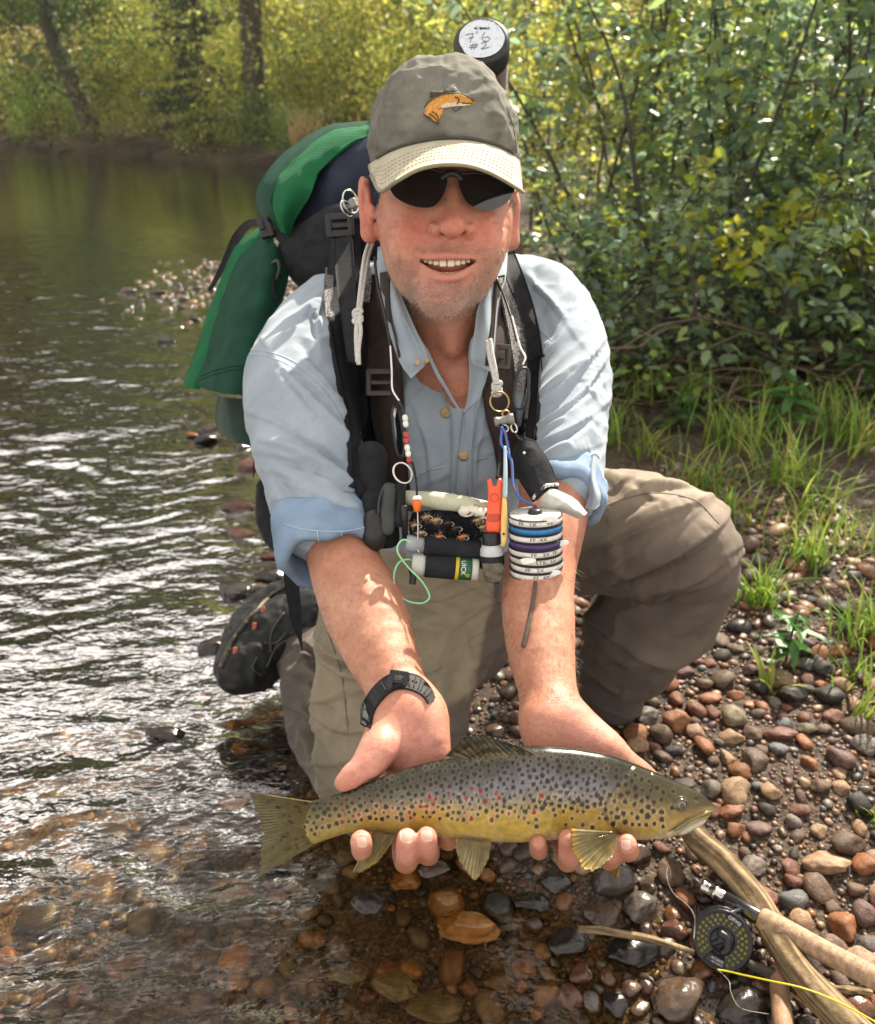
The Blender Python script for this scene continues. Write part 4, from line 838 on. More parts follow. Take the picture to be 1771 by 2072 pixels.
# teeth
tm = []
for i, x in enumerate((862, 872, 883, 896.5, 912.5, 926, 937, 947)):
    w_ = (4.8, 5.2, 6, 7.4, 7.4, 6, 5.2, 4.8)[i]; hgt = (4, 5.2, 6, 7.2, 7.2, 6, 5.2, 4)[i]; z = 60-((x-905)/40)**2*15
    D = .97-z*HS; tm.append(box(P(x, 526+hgt-((x-905)/40)**2*1.5, D), np.array([w_, hgt, 5])*D/FOC, [RT, UP, FW], .6))
for x in (884, 894, 904, 914, 924):
    z = 47-((x-905)/38)**2*12; D = .97-z*HS; tm.append(box(P(x, 555-((x-905)/36)**2*5, D), np.array([4.8, 4, 4])*D/FOC, [RT, UP, FW], .6))
obj('teeth', mesh_np('teeth', *join(tm)), MAT['tooth'], body)
Fm = Field(); he(Fm, 906, 538, 30, (46, 22, 22), .004); v, f = Fm.mesh(.003); obj('mouth_lining', mesh_np('mouth_lining', v, f), MAT['mouth'], body)
# grey sideburns: short hairs in front of the ears
hv = []
for i in range(420):
    s = i % 4
    x, y = (random.gauss(764, 5), random.gauss(395, 20)) if s else (random.gauss(1036, 3), random.gauss(398, 16))
    h_ = hit([BODY], x, y)
    if h_ is None or h_[0] > 1.2: continue
    a = P(x, y, h_[0]); d = -UP*random.uniform(.004, .009)+RT*random.gauss(0, .002)+h_[1]*.0015
    hv.append(tube([a-h_[1]*.001, a+d*.5+h_[1]*.001, a+d], [.00022, .0002, .00008], 3))
# short white stubble standing out along the jaw and chin
for i in range(7000):
    if i % 12 == 4: x, y = random.gauss(905, 34), random.gauss(501, 6)
    elif i % 3: x, y = random.gauss(893, 52), random.gauss(608, 24)
    else: x, y = random.choice(((random.uniform(770, 850), random.uniform(520, 620)), (random.uniform(955, 1035), random.uniform(500, 610))))
    h_ = hit([BODY], x, y)
    if h_ is None or h_[0] > 1.06: continue
    if abs(x-905) < 55 and abs(y-548) < 22: continue
    a = P(x, y, h_[0]); d = h_[1]*.0019-UP*.0016+RT*random.gauss(0, .0009)
    hv.append(tube([a-h_[1]*.0005, a+d], [.00013, .00006], 3, caps=False))
# fine hair on the forearms
ha = []
for i in range(2600):
    if i % 5 < 2: x, y = random.uniform(640, 860), random.uniform(1150, 1370)
    else: x, y = random.uniform(1010, 1172), random.uniform(1150, 1420)
    h_ = hit([BODY], x, y)
    if h_ is None or h_[0] > 1.02 or h_[0] < .83: continue
    edge_ = abs(h_[1]@FW) < .55
    if not edge_ and random.random() < .75: continue
    a = P(x, y, h_[0]); L = random.uniform(.005, .011); d = nrm(-UP*.8+RT*random.gauss(0, .5)-FW*.2)*L; ha.append(tube([a, a+d*.5+h_[1]*L*.45, a+d+h_[1]*L*.5], [.00012, .0001, .00004], 3, caps=False))
ahr = obj('arm_hair', mesh_np('arm_hair', *join(ha)), M('arm_hair', (.30, .20, .11), .5, (.18, .11, .06), 300, 3), person); ahr['kind'] = 'stuff'
hairm = M('grey_hair', (.80, .77, .72), .5, (.60, .56, .50), 300, 3, trans=.4)
hr = obj('hair', mesh_np('hair', *join(hv)), hairm, person); hr['kind'] = 'stuff'

# ------------------------------------------------------------------ shirt
F = Field()
F.chain([c(915, 700, 1.215, 108), c(905, 860, 1.24, 122), c(895, 1000, 1.31, 135), c(890, 1050, 1.36, 130)], k=.03, u=RT, su=1.36)
F.chain([c(915, 780, 1.20, 118), c(910, 960, 1.20, 118)], k=.03, u=RT, su=1.3)
ALs = [c(800, 600, 1.25, 75), c(682, 646, 1.25, 92), c(610, 770, 1.165, 112), c(624, 920, 1.07, 106), c(655, 1050, 1.0, 92)]
ARs = [c(1010, 590, 1.24, 72), c(1092, 622, 1.265, 92), c(1146, 735, 1.19, 88), c(1146, 870, 1.10, 80), c(1142, 985, 1.04, 76)]
F.chain(ALs, k=.03); F.chain(ARs, k=.03)
# open neck: a wedge cut out of the front
F.chain([hc(902, 560, -140, 106), c(908, 620, 1.12, 96), c(912, 690, 1.08, 58), c(922, 760, 1.06, 30), c(934, 830, 1.05, 5)], k=.006, sign=-1)
F.chain([c(908, 640, .99, 76), c(912, 700, .99, 54), c(922, 760, .99, 30), c(934, 830, 1.0, 5)], k=.006, sign=-1)
V, Fq = F.mesh(.0028, 10)
N = vnormals(V, Fq); V = relax(V, Fq, 1)
# folds: long soft ridges along each sleeve, radiating from armpit and elbow, plus slight crumple
def ridge(pts, wd, h):
    """a soft fold along a line of pixels (x,y,D)"""
    d = np.full(len(V), 9.0); pr = np.zeros(len(V)); pw = [P(*q) for q in pts]; n = len(pw)-1
    for i, (a, b) in enumerate(zip(pw[:-1], pw[1:])):
        ba = b-a; t = np.clip((V-a)@ba/(ba@ba), 0, 1); q = V-a-t[:, None]*ba; q = q-np.outer(q@FW, FW)*.8; dd = np.linalg.norm(q, axis=1)
        m = dd < d; d = np.where(m, dd, d); pr = np.where(m, (i+t)/n, pr)
    w = np.exp(-(d/wd)**2)*np.sin(np.pi*np.clip(pr*.9+.05, 0, 1))**.7*((V@FW) < (np.mean([p@FW for p in pw])+.07))
    return w*h
def fold(pts, wd, h):
    """an overlapping crease: cloth swells above the line of pixels (x,y,D) and drops sharply below it"""
    d = np.full(len(V), 9.0); sd = np.zeros(len(V)); pr = np.zeros(len(V)); q_ = catmull(np.array(pts), len(pts)*4); pw = [P(*q) for q in q_]; n = len(pw)-1
    for i, (a, b) in enumerate(zip(pw[:-1], pw[1:])):
        ba = b-a; t = np.clip((V-a)@ba/(ba@ba), 0, 1); q = V-a-t[:, None]*ba; q = q-np.outer(q@FW, FW)*.9; dd = np.linalg.norm(q, axis=1); up_ = nrm(np.cross(ba, FW)); up_ = up_ if up_@UP > 0 else -up_
        m = dd < d; d = np.where(m, dd, d); sd = np.where(m, q@up_, sd); pr = np.where(m, (i+t)/n, pr)
    w = np.sin(np.pi*np.clip(pr*.94+.03, 0, 1))**.6*((V@FW) < (np.mean([p@FW for p in pw])+.09)); e = sstep(-.0035, .0025, sd)
    return w*h*(e*np.exp(-(np.maximum(sd, 0)/wd)**1.3)-(1-e)*.55*np.exp(-(d/(wd*.55))**2))
disp = np.zeros(len(V))
for pts, wd, h in (([(700, 905, 1.03), (640, 850, 1.03), (590, 800, 1.05), (560, 740, 1.08)], .010, .010), ([(720, 960, 1.0), (660, 900, 1.0), (600, 860, 1.0), (545, 830, 1.05)], .009, -.007),
                   ([(725, 1000, .95), (660, 955, .96), (600, 915, .98), (530, 890, 1.03)], .010, .009), ([(735, 1050, .93), (670, 1010, .93), (610, 975, .95), (550, 950, 1.0)], .008, .008),
                   ([(735, 1020, .93), (690, 990, .93), (640, 950, .95), (580, 925, 1.0)], .006, -.006), ([(700, 860, 1.05), (655, 790, 1.06), (630, 740, 1.08)], .009, .008), ([(690, 800, 1.08), (650, 740, 1.08), (610, 690, 1.1)], .008, -.006),
                   ([(560, 1010, .98), (620, 1030, .93), (700, 1060, .92)], .008, .007), ([(548, 950, 1.0), (580, 1000, .96), (640, 1040, .93)], .007, -.005),
                   ([(660, 560, 1.17), (640, 610, 1.15), (610, 670, 1.14)], .012, .006), ([(690, 600, 1.16), (670, 660, 1.13), (672, 720, 1.1)], .01, .006),
                   ([(1090, 880, 1.04), (1140, 850, 1.03), (1200, 790, 1.06), (1230, 730, 1.1)], .007, .008), ([(1085, 850, 1.05), (1130, 820, 1.05), (1180, 770, 1.07), (1225, 690, 1.12)], .007, -.006),
                   ([(1085, 805, 1.07), (1140, 770, 1.08), (1190, 720, 1.1)], .008, .007), ([(1100, 930, 1.0), (1150, 905, 1.0), (1210, 850, 1.04)], .008, .008), ([(1100, 960, 1.0), (1150, 940, 1.0), (1205, 900, 1.02)], .006, -.006),
                   ([(1060, 520, 1.16), (1100, 580, 1.16), (1140, 640, 1.15)], .007, .006), ([(1070, 560, 1.16), (1100, 620, 1.15), (1118, 680, 1.13)], .008, -.005), ([(1050, 560, 1.14), (1080, 640, 1.13), (1098, 720, 1.1)], .008, .006),
                   ([(850, 800, 1.05), (870, 880, 1.07), (880, 980, 1.1)], .008, .005), ([(980, 830, 1.05), (960, 920, 1.08), (955, 1000, 1.1)], .008, .005)):
    disp += ridge(pts, wd, h)+ridge([(x, y+9, D) for x, y, D in pts], wd*.38, -abs(h)*.5)
for pts, wd, h in (([(700, 900, 1.03), (650, 850, 1.03), (610, 800, 1.05), (585, 765, 1.08)], .016, .009), ([(722, 962, .98), (668, 915, .98), (610, 880, 1.0), (560, 860, 1.05)], .014, .009), ([(735, 1012, .95), (680, 975, .95), (620, 940, .97), (560, 925, 1.0)], .012, .008), ([(738, 1050, .93), (680, 1030, .93), (620, 1000, .95)], .010, .006),
                   ([(1085, 868, 1.05), (1140, 838, 1.05), (1190, 785, 1.07), (1226, 735, 1.1)], .012, .008), ([(1088, 905, 1.02), (1150, 880, 1.02), (1205, 838, 1.04)], .012, .007), ([(1090, 820, 1.07), (1140, 790, 1.08), (1190, 735, 1.1), (1225, 690, 1.13)], .010, .006), ([(1100, 945, 1.0), (1150, 930, 1.0), (1205, 905, 1.02)], .010, .006),
                   ([(1060, 540, 1.16), (1105, 590, 1.16), (1135, 640, 1.15)], .010, .005), ([(655, 600, 1.16), (640, 650, 1.13), (645, 720, 1.1)], .012, .004), ([(840, 830, 1.05), (862, 900, 1.07), (870, 980, 1.1)], .010, .004), ([(985, 850, 1.05), (968, 920, 1.08), (962, 990, 1.1)], .010, .004)): disp += fold(pts, wd, h)
Wv = V@np.stack([RT*.7+UP*.7, RT*.7-UP*.7, FW], 1)
disp = disp*1.25+.0028*fbm(Wv*np.array([12, 30, 18]), 3, 21)+.0019*(1-2*np.abs(vnoise(Wv*np.array([22, 50, 34]), 31)))
V = V+N*disp[:, None]
shirt = obj('shirt', mesh_np('shirt', V, Fq), MAT['shirt'], person)
SHIRT = bvh(V, Fq)
seam_m = M('shirt_seam', (.36, .44, .54), .8, (.28, .36, .46), 500, 3, bump=.3, bscale=700)
def seam(name, pts, r=.0009, trees=None, par=None, mat=None, off=.0, n=None):
    pts = catmull(pts, n or max(8, len(pts)*7)); o = []
    for x, y in pts:
        h_ = hit(trees or [SHIRT], x, y)
        if h_ is not None: o.append(P(x, y, h_[0]-off))
    if len(o) < 3: return None
    return obj(name, mesh_np(name, *tube(np.array(o), r, 6)), mat or seam_m, par or shirt)
for pts in ([(497, 706), (545, 712), (600, 735), (650, 775), (690, 830), (712, 890)], [(499, 716), (545, 722), (596, 746), (645, 786), (684, 838), (706, 896)], [(1165, 575), (1150, 620), (1128, 665), (1110, 700)], [(1174, 582), (1158, 628), (1136, 674), (1114, 712)], [(1094, 668), (1108, 682), (1118, 690)],
            [(660, 802), (684, 782), (705, 762)]): seam('seam', pts)
# placket: two overlapping bands below the open neck, with buttons
def patch(name, rows, par, mat, off=.002, th=.003, n=26, m=7, trees=None, smooth=3, **k):
    v, f = drape(rows, trees or [SHIRT], n, m, off, th, smooth, **k); return obj(name, mesh_np(name, v, f), mat, par), bvh(v, f)
pk1, T1 = patch('placket', [(862, 728, 893, 722), (895, 800, 930, 796), (912, 840, 946, 836), (915, 900, 952, 900), (912, 980, 950, 980), (912, 1030, 950, 1030)], shirt, MAT['shirt'], .004, .003)
pk2, T2 = patch('placket', [(948, 800, 985, 745), (938, 836, 975, 800), (932, 880, 962, 860), (925, 940, 955, 930), (920, 1030, 955, 1030)], shirt, MAT['shirt'], .006, .003)
for pts in ([(868, 734), (900, 800), (918, 842), (921, 900), (918, 990)], [(888, 730), (925, 800), (940, 838), (946, 900), (944, 1000)], [(940, 850), (936, 890), (930, 940), (926, 1000)], [(966, 810), (957, 870), (950, 930), (948, 1000)]): seam('seam', pts, .0007, [T1, T2, SHIRT], off=.0006)
def disk(x, y, r, D, nrm_, th=.0025, name='button', mat=None, par=None, dish=.4):
    a = P(x, y, D); b = a+np.asarray(nrm_)*th; R = px(r, D)
    v, f = lathe([(-.5, R), (.6, R), (1, R*.85), (1-dish, R*.6), (1-dish, R*.05)], a, b, 18); return obj(name, mesh_np(name, v, f), mat, par)
bt = M('horn_button', (.42, .30, .13), .35, (.26, .18, .08), 120, 4)
for x, y in ((902, 835), (938, 922)):
    h_ = hit([T1, T2, SHIRT], x, y); disk(x, y, 11, h_[0], nrm(-FW+UP*.3+h_[1]*.5), .003, 'button', bt, shirt)
# collar: two folded leaves standing round the neck
def sheet(name, rows, par, mat, th=.0025, n=24, m=9, bulge=0):
    """rows of (x,y,D) triples across; smooth surface"""
    A = np.array(rows, float); k, q, _ = A.shape
    B = np.stack([catmull(A[i], m) for i in range(k)]); C_ = np.stack([catmull(B[:, j], n) for j in range(m)], 1)
    Pg = np.array([[P(*C_[i, j]) for j in range(m)] for i in range(n)])
    if bulge: Pg = Pg-FW*bulge*(1-np.linspace(-1, 1, m)**2)[None, :, None]
    v, f = solid_grid(Pg, th); return obj(name, mesh_np(name, v, f), mat, par), bvh(v, f)
_, TC1 = sheet('collar', [[(764, 500, 1.13), (772, 498, 1.09), (784, 505, 1.075)], [(764, 560, 1.07), (785, 556, 1.04), (800, 565, 1.035)], [(775, 620, 1.03), (800, 612, 1.005), (822, 622, 1.01)], [(790, 680, 1.01), (815, 668, .995), (846, 676, 1.01)], [(810, 735, 1.005), (835, 725, 1.0), (866, 722, 1.02)], [(832, 766, 1.015), (845, 754, 1.015), (858, 742, 1.025)]], shirt, MAT['shirt'])
_, TC2 = sheet('collar', [[(1028, 500, 1.13), (1020, 498, 1.10), (1010, 505, 1.085)], [(1024, 560, 1.07), (1008, 556, 1.045), (996, 565, 1.04)], [(1010, 610, 1.04), (990, 606, 1.02), (968, 620, 1.02)], [(1004, 670, 1.02), (984, 664, 1.00), (960, 672, 1.015)], [(1000, 720, 1.01), (984, 716, 1.0), (952, 720, 1.02)], [(992, 752, 1.015), (978, 745, 1.015), (960, 738, 1.025)]], shirt, MAT['shirt'])
for pts in ([(772, 560), (784, 620), (800, 680), (822, 738)], [(856, 728), (840, 690), (815, 640)], [(1000, 600), (995, 660), (990, 716)]): seam('seam', pts, .0007, [TC1, TC2], off=.0004)
for (x, y) in ((843, 733), (862, 728)):
    h_ = hit([TC1, T1, SHIRT], x, y); disk(x, y, 7, h_[0], -FW, .002, 'button', bt, shirt)
# inner stand of the shirt front (the turned facing either side of the V)
sheet('facing', [[(842, 676, 1.035), (852, 690, 1.03), (866, 706, 1.04)], [(866, 724, 1.04), (880, 748, 1.04), (892, 762, 1.05)], [(890, 770, 1.05), (906, 790, 1.05), (914, 800, 1.06)], [(914, 812, 1.06), (926, 826, 1.06), (934, 836, 1.06)]], shirt, MAT['shirt'])
sheet('facing', [[(962, 672, 1.035), (952, 690, 1.04), (948, 712, 1.05)], [(985, 735, 1.025), (965, 742, 1.035), (950, 762, 1.05)], [(982, 770, 1.03), (962, 782, 1.04), (946, 806, 1.06)], [(972, 805, 1.045), (955, 820, 1.05), (938, 838, 1.062)]], shirt, MAT['shirt'])
# breast pocket edge
seam('seam', [(965, 930), (990, 926), (1010, 925)], .001); seam('seam', [(850, 960), (872, 950), (905, 945)], .001)
# rolled cuffs
def cuff(cen, ax, r0, r1, L, seedn, par, su=1.0):
    cen = np.asarray(cen); ax = nrm(ax); u = nrm(np.cross(ax, FW)); w_ = np.cross(u, ax); V_, n_, k_ = [], 14, 56
    prof = [(-.5, r0-.006), (-.5, r0+.001), (-.42, r0+.004), (-.2, r0+.006), (.05, r0+.004), (.12, r0+.007), (.3, r0+.007), (.46, r0+.005), (.5, r0+.001), (.5, r0-.006), (.1, r0-.009), (-.5, r0-.007)]
    a = np.linspace(0, 2*np.pi, k_, endpoint=False)
    for t, r in prof:
        rr = r*(1+.045*np.sin(a*3+seedn)+.03*np.sin(a*7+seedn*2+t*4)); tt = t*L+.006*np.sin(a*2+seedn)+.003*np.sin(a*5+seedn*3)
        V_.append(cen+ax*tt[:, None]+rr[:, None]*(np.cos(a)[:, None]*u*su+np.sin(a)[:, None]*w_))
    V_ = np.concatenate(V_); nn = fbm(V_*40, 3, seedn)[:, None]*.004
    V_ = V_+nn*nrm(V_-cen); return V_, [grid_faces(len(prof), k_, True)]
v, f = cuff(P(660, 1085, .985), P(690, 1160, .955)-P(650, 1030, 1.0), px(94, .985), 0, .060, 3, shirt); obj('rolled_cuff', mesh_np('rolled_cuff', v, f), MAT['cuff'], shirt); CUF1 = bvh(v, f)
v, f = cuff(P(1143, 985, 1.04), P(1125, 1060, 1.0)-P(1146, 930, 1.06), px(72, 1.04), 0, .050, 8, shirt); obj('rolled_cuff', mesh_np('rolled_cuff', v, f), MAT['cuff'], shirt); CUF2 = bvh(v, f)
sheet('sleeve_tab', [[(1190, 925, 1.02), (1203, 918, 1.02), (1214, 926, 1.03)], [(1188, 960, 1.005), (1198, 962, 1.0), (1206, 965, 1.01)], [(1192, 1000, .995), (1203, 1000, .985), (1216, 1000, .995)], [(1184, 1028, .99), (1200, 1032, .985), (1214, 1022, .99)]], shirt, MAT['shirt'], bulge=.004)
for pts in ([(642, 1075), (645, 1100), (640, 1132)], [(690, 1075), (694, 1105), (690, 1138)], [(575, 1060), (620, 1072), (690, 1075), (745, 1066)]): seam('seam', pts, .0008, [CUF1], off=.0003)

# ------------------------------------------------------------------ waders
F = Field()
F.chain([c(890, 1060, 1.50, 150), c(900, 1150, 1.56, 175)], k=.04, u=RT, su=1.35); F.chain([c(888, 1085, 1.37, 138), c(885, 1180, 1.44, 150), c(870, 1260, 1.46, 150)], k=.04, u=RT, su=1.2)               # hips
# thigh and knee on the left of the picture, kneeling
F.chain([c(830, 1120, 1.52, 160), c(800, 1330, 1.36, 150), c(785, 1500, 1.33, 138), c(778, 1580, 1.36, 118)], k=.03, u=RT, su=1.06)
F.chain([c(940, 1120, 1.52, 120), c(880, 1330, 1.38, 90), c(850, 1480, 1.36, 70)], k=.03)
F.chain([c(735, 1570, 1.46, 92), c(675, 1470, 1.56, 88), c(650, 1360, 1.68, 80), c(625, 1300, 1.78, 70)], k=.03)   # calf lying back
# raised knee on the right of the picture
F.chain([c(960, 1100, 1.60, 150), c(1150, 1072, 1.52, 130), c(1300, 1086, 1.36, 122), c(1378, 1108, 1.33, 113)], k=.04)
F.chain([c(1398, 1140, 1.37, 98), c(1352, 1215, 1.44, 112), c(1305, 1262, 1.50, 98)], k=.006)
F.chain([c(1288, 1262, 1.56, 100), c(1276, 1318, 1.60, 96)], k=.006)
F.chain([c(1250, 1340, 1.65, 78), c(1240, 1385, 1.68, 66), c(1226, 1460, 1.76, 50)], k=.006)
V, Fq = F.mesh(.0034, 12)
V = relax(V, Fq, 1); N = vnormals(V, Fq)
disp = np.zeros(len(V))
for pts, wd, h in (([(1150, 1150, 1.3), (1250, 1110, 1.25), (1350, 1060, 1.2), (1420, 1010, 1.25)], .010, .010), ([(1150, 1110, 1.3), (1230, 1060, 1.28), (1310, 1015, 1.25), (1370, 990, 1.25)], .010, -.008), ([(1170, 1180, 1.3), (1260, 1150, 1.25), (1370, 1110, 1.2), (1440, 1070, 1.22)], .012, .013),
                   ([(1170, 1205, 1.3), (1270, 1175, 1.27), (1360, 1140, 1.23)], .009, -.012), ([(1240, 1190, 1.3), (1310, 1200, 1.28), (1380, 1180, 1.25), (1460, 1130, 1.25)], .010, .010), ([(1190, 1230, 1.35), (1260, 1235, 1.3), (1330, 1215, 1.28), (1400, 1190, 1.27)], .008, -.012),
                   ([(1175, 1290, 1.4), (1250, 1315, 1.38), (1340, 1325, 1.4), (1430, 1295, 1.42)], .013, .016), ([(1180, 1320, 1.42), (1250, 1345, 1.4), (1330, 1350, 1.42), (1400, 1325, 1.44)], .010, -.013), ([(1190, 1340, 1.45), (1250, 1375, 1.45), (1330, 1385, 1.46), (1375, 1370, 1.5)], .012, .014),
                   ([(1200, 1385, 1.5), (1260, 1410, 1.5), (1320, 1412, 1.52)], .010, -.012), ([(1185, 1400, 1.53), (1240, 1435, 1.53), (1310, 1440, 1.55)], .010, .010), ([(1210, 1440, 1.58), (1260, 1455, 1.58), (1300, 1455, 1.6)], .010, -.008),
                   ([(1210, 960, 1.4), (1290, 985, 1.3), (1380, 1030, 1.22)], .014, .006), ([(1200, 1010, 1.4), (1260, 1000, 1.35), (1330, 980, 1.3)], .012, .007),
                   ([(640, 1200, 1.35), (690, 1260, 1.3), (760, 1290, 1.27)], .014, .010), ([(650, 1290, 1.33), (710, 1330, 1.28), (780, 1350, 1.26)], .012, -.010), ([(655, 1330, 1.33), (720, 1360, 1.27), (800, 1375, 1.25)], .013, .010),
                   ([(660, 1400, 1.3), (740, 1410, 1.24), (860, 1400, 1.26)], .013, -.006), ([(690, 1380, 1.3), (710, 1470, 1.24), (720, 1560, 1.24)], .012, .009), ([(660, 1420, 1.35), (672, 1500, 1.32), (690, 1570, 1.32)], .010, -.010),
                   ([(610, 1330, 1.62), (650, 1400, 1.5), (660, 1480, 1.44)], .010, .011), ([(605, 1380, 1.6), (630, 1440, 1.5), (650, 1510, 1.45)], .008, -.011), ([(600, 1440, 1.55), (625, 1500, 1.46), (660, 1570, 1.42)], .009, .010), ([(640, 1280, 1.66), (620, 1330, 1.62), (600, 1370, 1.6)], .009, .010),
                   ([(820, 1200, 1.3), (900, 1230, 1.3), (960, 1210, 1.36)], .015, .007), ([(930, 1200, 1.36), (890, 1320, 1.26), (860, 1440, 1.24)], .014, .007), ([(960, 1250, 1.4), (925, 1360, 1.3), (890, 1470, 1.3)], .012, -.007)):
    disp += ridge(pts, wd, h)+ridge([(x, y+12, D) for x, y, D in pts], wd*.4, -abs(h)*.6)
for pts, wd, h in (([(1150, 1142, 1.3), (1240, 1100, 1.26), (1330, 1056, 1.22), (1412, 1026, 1.24)], .022, .011), ([(1180, 1204, 1.3), (1260, 1178, 1.27), (1340, 1145, 1.24), (1420, 1104, 1.22), (1462, 1070, 1.24)], .020, .014), ([(1300, 1222, 1.34), (1340, 1214, 1.3), (1410, 1184, 1.27), (1470, 1148, 1.3)], .014, .012),
                   ([(1180, 1246, 1.45), (1240, 1284, 1.44), (1310, 1306, 1.46), (1400, 1314, 1.5)], .022, .012), ([(1185, 1296, 1.5), (1260, 1334, 1.5), (1330, 1340, 1.52), (1385, 1334, 1.55)], .014, .009), ([(1180, 1350, 1.56), (1230, 1392, 1.58), (1290, 1412, 1.62)], .016, .011), ([(1190, 1420, 1.65), (1240, 1440, 1.66), (1290, 1436, 1.7)], .012, .006),
                   ([(1206, 1050, 1.36), (1270, 1012, 1.32), (1350, 984, 1.28), (1420, 996, 1.27)], .018, .007), ([(1215, 1000, 1.38), (1290, 974, 1.34), (1340, 968, 1.31)], .014, .005), ([(1160, 1190, 1.36), (1230, 1152, 1.3), (1300, 1116, 1.26)], .012, .006),
                   ([(650, 1210, 1.34), (700, 1262, 1.28), (780, 1280, 1.25), (860, 1262, 1.26)], .018, .008), ([(640, 1296, 1.34), (690, 1330, 1.29), (760, 1346, 1.26)], .016, .012), ([(660, 1330, 1.33), (720, 1368, 1.27), (820, 1372, 1.25), (900, 1340, 1.28)], .014, .009), ([(668, 1440, 1.34), (700, 1466, 1.28), (780, 1470, 1.24)], .014, .006),
                   ([(690, 1180, 1.34), (650, 1160, 1.36), (620, 1150, 1.4)], .012, .008), ([(600, 1360, 1.62), (640, 1380, 1.54), (664, 1430, 1.46)], .012, .010), ([(596, 1420, 1.6), (630, 1450, 1.5), (664, 1510, 1.44)], .012, .010), ([(602, 1480, 1.55), (640, 1520, 1.47), (676, 1580, 1.42)], .012, .009), ([(590, 1300, 1.7), (630, 1310, 1.66), (660, 1330, 1.6)], .012, .008),
                   ([(930, 1190, 1.36), (880, 1210, 1.33), (820, 1205, 1.33)], .02, .006)): disp += fold(pts, wd, h)/1.2
Wv = V@np.stack([RT*.85+UP*.5, RT*.5-UP*.85, FW], 1)
disp = disp*1.45+.005*fbm(Wv*np.array([9, 20, 14]), 3, 41)+.0042*(1-2*np.abs(vnoise(Wv*np.array([9, 30, 18]), 45)))
V = V+N*disp[:, None]
# dry khaki thigh front over a darker taupe cloth, the edge of the overlay as on the real thing
dry = np.array([.255, .215, .150]); taupe = np.array([.120, .094, .078]); wet = np.array([.07, .060, .055])
prj = V-CP; dep = prj@FW; X_ = 885.5+FOC*(prj@RT)/dep; Y_ = 1036-FOC*(prj@UP)/dep
C = np.tile(taupe, (len(V), 1))
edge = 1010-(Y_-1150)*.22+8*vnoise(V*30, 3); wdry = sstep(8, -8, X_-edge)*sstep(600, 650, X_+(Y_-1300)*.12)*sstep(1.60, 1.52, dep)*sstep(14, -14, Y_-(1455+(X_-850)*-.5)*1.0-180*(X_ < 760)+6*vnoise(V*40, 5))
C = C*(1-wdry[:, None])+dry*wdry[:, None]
up_ = sstep(1150, 990, Y_)*(X_ > 1060); C = C*(1-.8*up_[:, None])+np.array([.29, .235, .18])*.8*up_[:, None]  # sunlit top of the raised thigh, painted paler into the cloth colour
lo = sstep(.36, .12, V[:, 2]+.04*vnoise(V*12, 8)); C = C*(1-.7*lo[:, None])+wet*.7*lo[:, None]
C *= (1+.10*fbm(V*16, 4, 77))[:, None]
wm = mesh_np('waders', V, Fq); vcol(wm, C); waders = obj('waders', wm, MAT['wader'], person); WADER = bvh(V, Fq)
for pts in ([(1085, 1085), (1190, 1040), (1300, 1000), (1400, 1010), (1455, 1060)], [(640, 1150), (655, 1250), (690, 1360), (705, 1480)]): seam('seam', pts, .0011, [WADER], waders, M('wader_seam', (.12, .095, .08), .7, (.1, .08, .07), 100, 2))
# brown braces of the waders, running up over the shirt, with ladder-lock sliders
TR = [SHIRT, TC1, TC2]
br1, TB1 = patch('brace', [(735, 560, 786, 548), (736, 640, 790, 640), (738, 700, 800, 690), (745, 770, 812, 760), (750, 850, 818, 848), (760, 920, 822, 925), (776, 980, 828, 985), (790, 1030, 836, 1035)], waders, MAT['brownweb'], .007, .0025, 40, 7, TR, 8)
br2, TB2 = patch('brace', [(1004, 560, 1040, 552), (998, 640, 1030, 630), (990, 700, 1036, 700), (978, 770, 1040, 770), (985, 840, 1046, 845), (1000, 900, 1050, 910), (1010, 960, 1052, 970)], waders, MAT['brownweb'], .007, .0025, 36, 7, TR, 8)
def slider(x, y, w_, h_, D, roll, par, mat, name='slider', bar=True, t=.0028):
    a = rad(roll); ux = RT*math.cos(a)+UP*math.sin(a); uy = -RT*math.sin(a)+UP*math.cos(a); cc = P(x, y, D); s = D/FOC; q = []
    for sx in (-1, 1): q.append(box(cc+ux*sx*w_*s, (t*1.3, h_*s+t, t), [ux, uy, FW], .5))
    for sy in (-1, 1): q.append(box(cc+uy*sy*h_*s, (w_*s+t, t*1.3, t*.98), [ux, uy, FW], .5))
    if bar: q.append(box(cc+FW*.001, (w_*s, t, t*.8), [ux, uy, FW], .5))
    return obj(name, mesh_np(name, *join(q)), mat, par)
brp = M('brown_plastic', (.04, .032, .03), .4, (.055, .045, .04), 60, 3)
slider(782, 774, 36, 22, hit([TB1], 782, 774)[0]-.004, 0, br1, brp); slider(1015, 722, 14, 20, hit([TB2], 1015, 722)[0]-.004, -4, br2, brp)
# the wader-leg gravel boot, sole up in the stream
F = Field()
F.chain([c(640, 1250, 1.74, 60), c(560, 1290, 1.76, 76), c(506, 1340, 1.72, 58), c(478, 1365, 1.70, 36)], k=.03)
F.chain([c(610, 1200, 1.82, 40), c(545, 1236, 1.84, 44), c(495, 1290, 1.79, 42), c(466, 1352, 1.73, 28)], k=.02)
v, f = F.mesh(.004, 10); n_ = vnormals(v, f); v = v+n_*(.007*fbm(v*26, 3, 4)+.003*(1-2*np.abs(vnoise(v*45, 6))))[:, None]
boot = obj('wading_boot', mesh_np('wading_boot', v, f), MAT['rubber'], person); BT = bvh(v, f)
solem = M('boot_sole_rand', (.02, .018, .014), .5, (.16, .10, .04), 90, 4, nlo=.5, nhi=.62)
seam('sole', [(590, 1180), (550, 1205), (505, 1252), (470, 1300), (448, 1350)], .006, [BT], boot, solem, off=.001)
lace = M('boot_lace', (.05, .055, .06), .6)
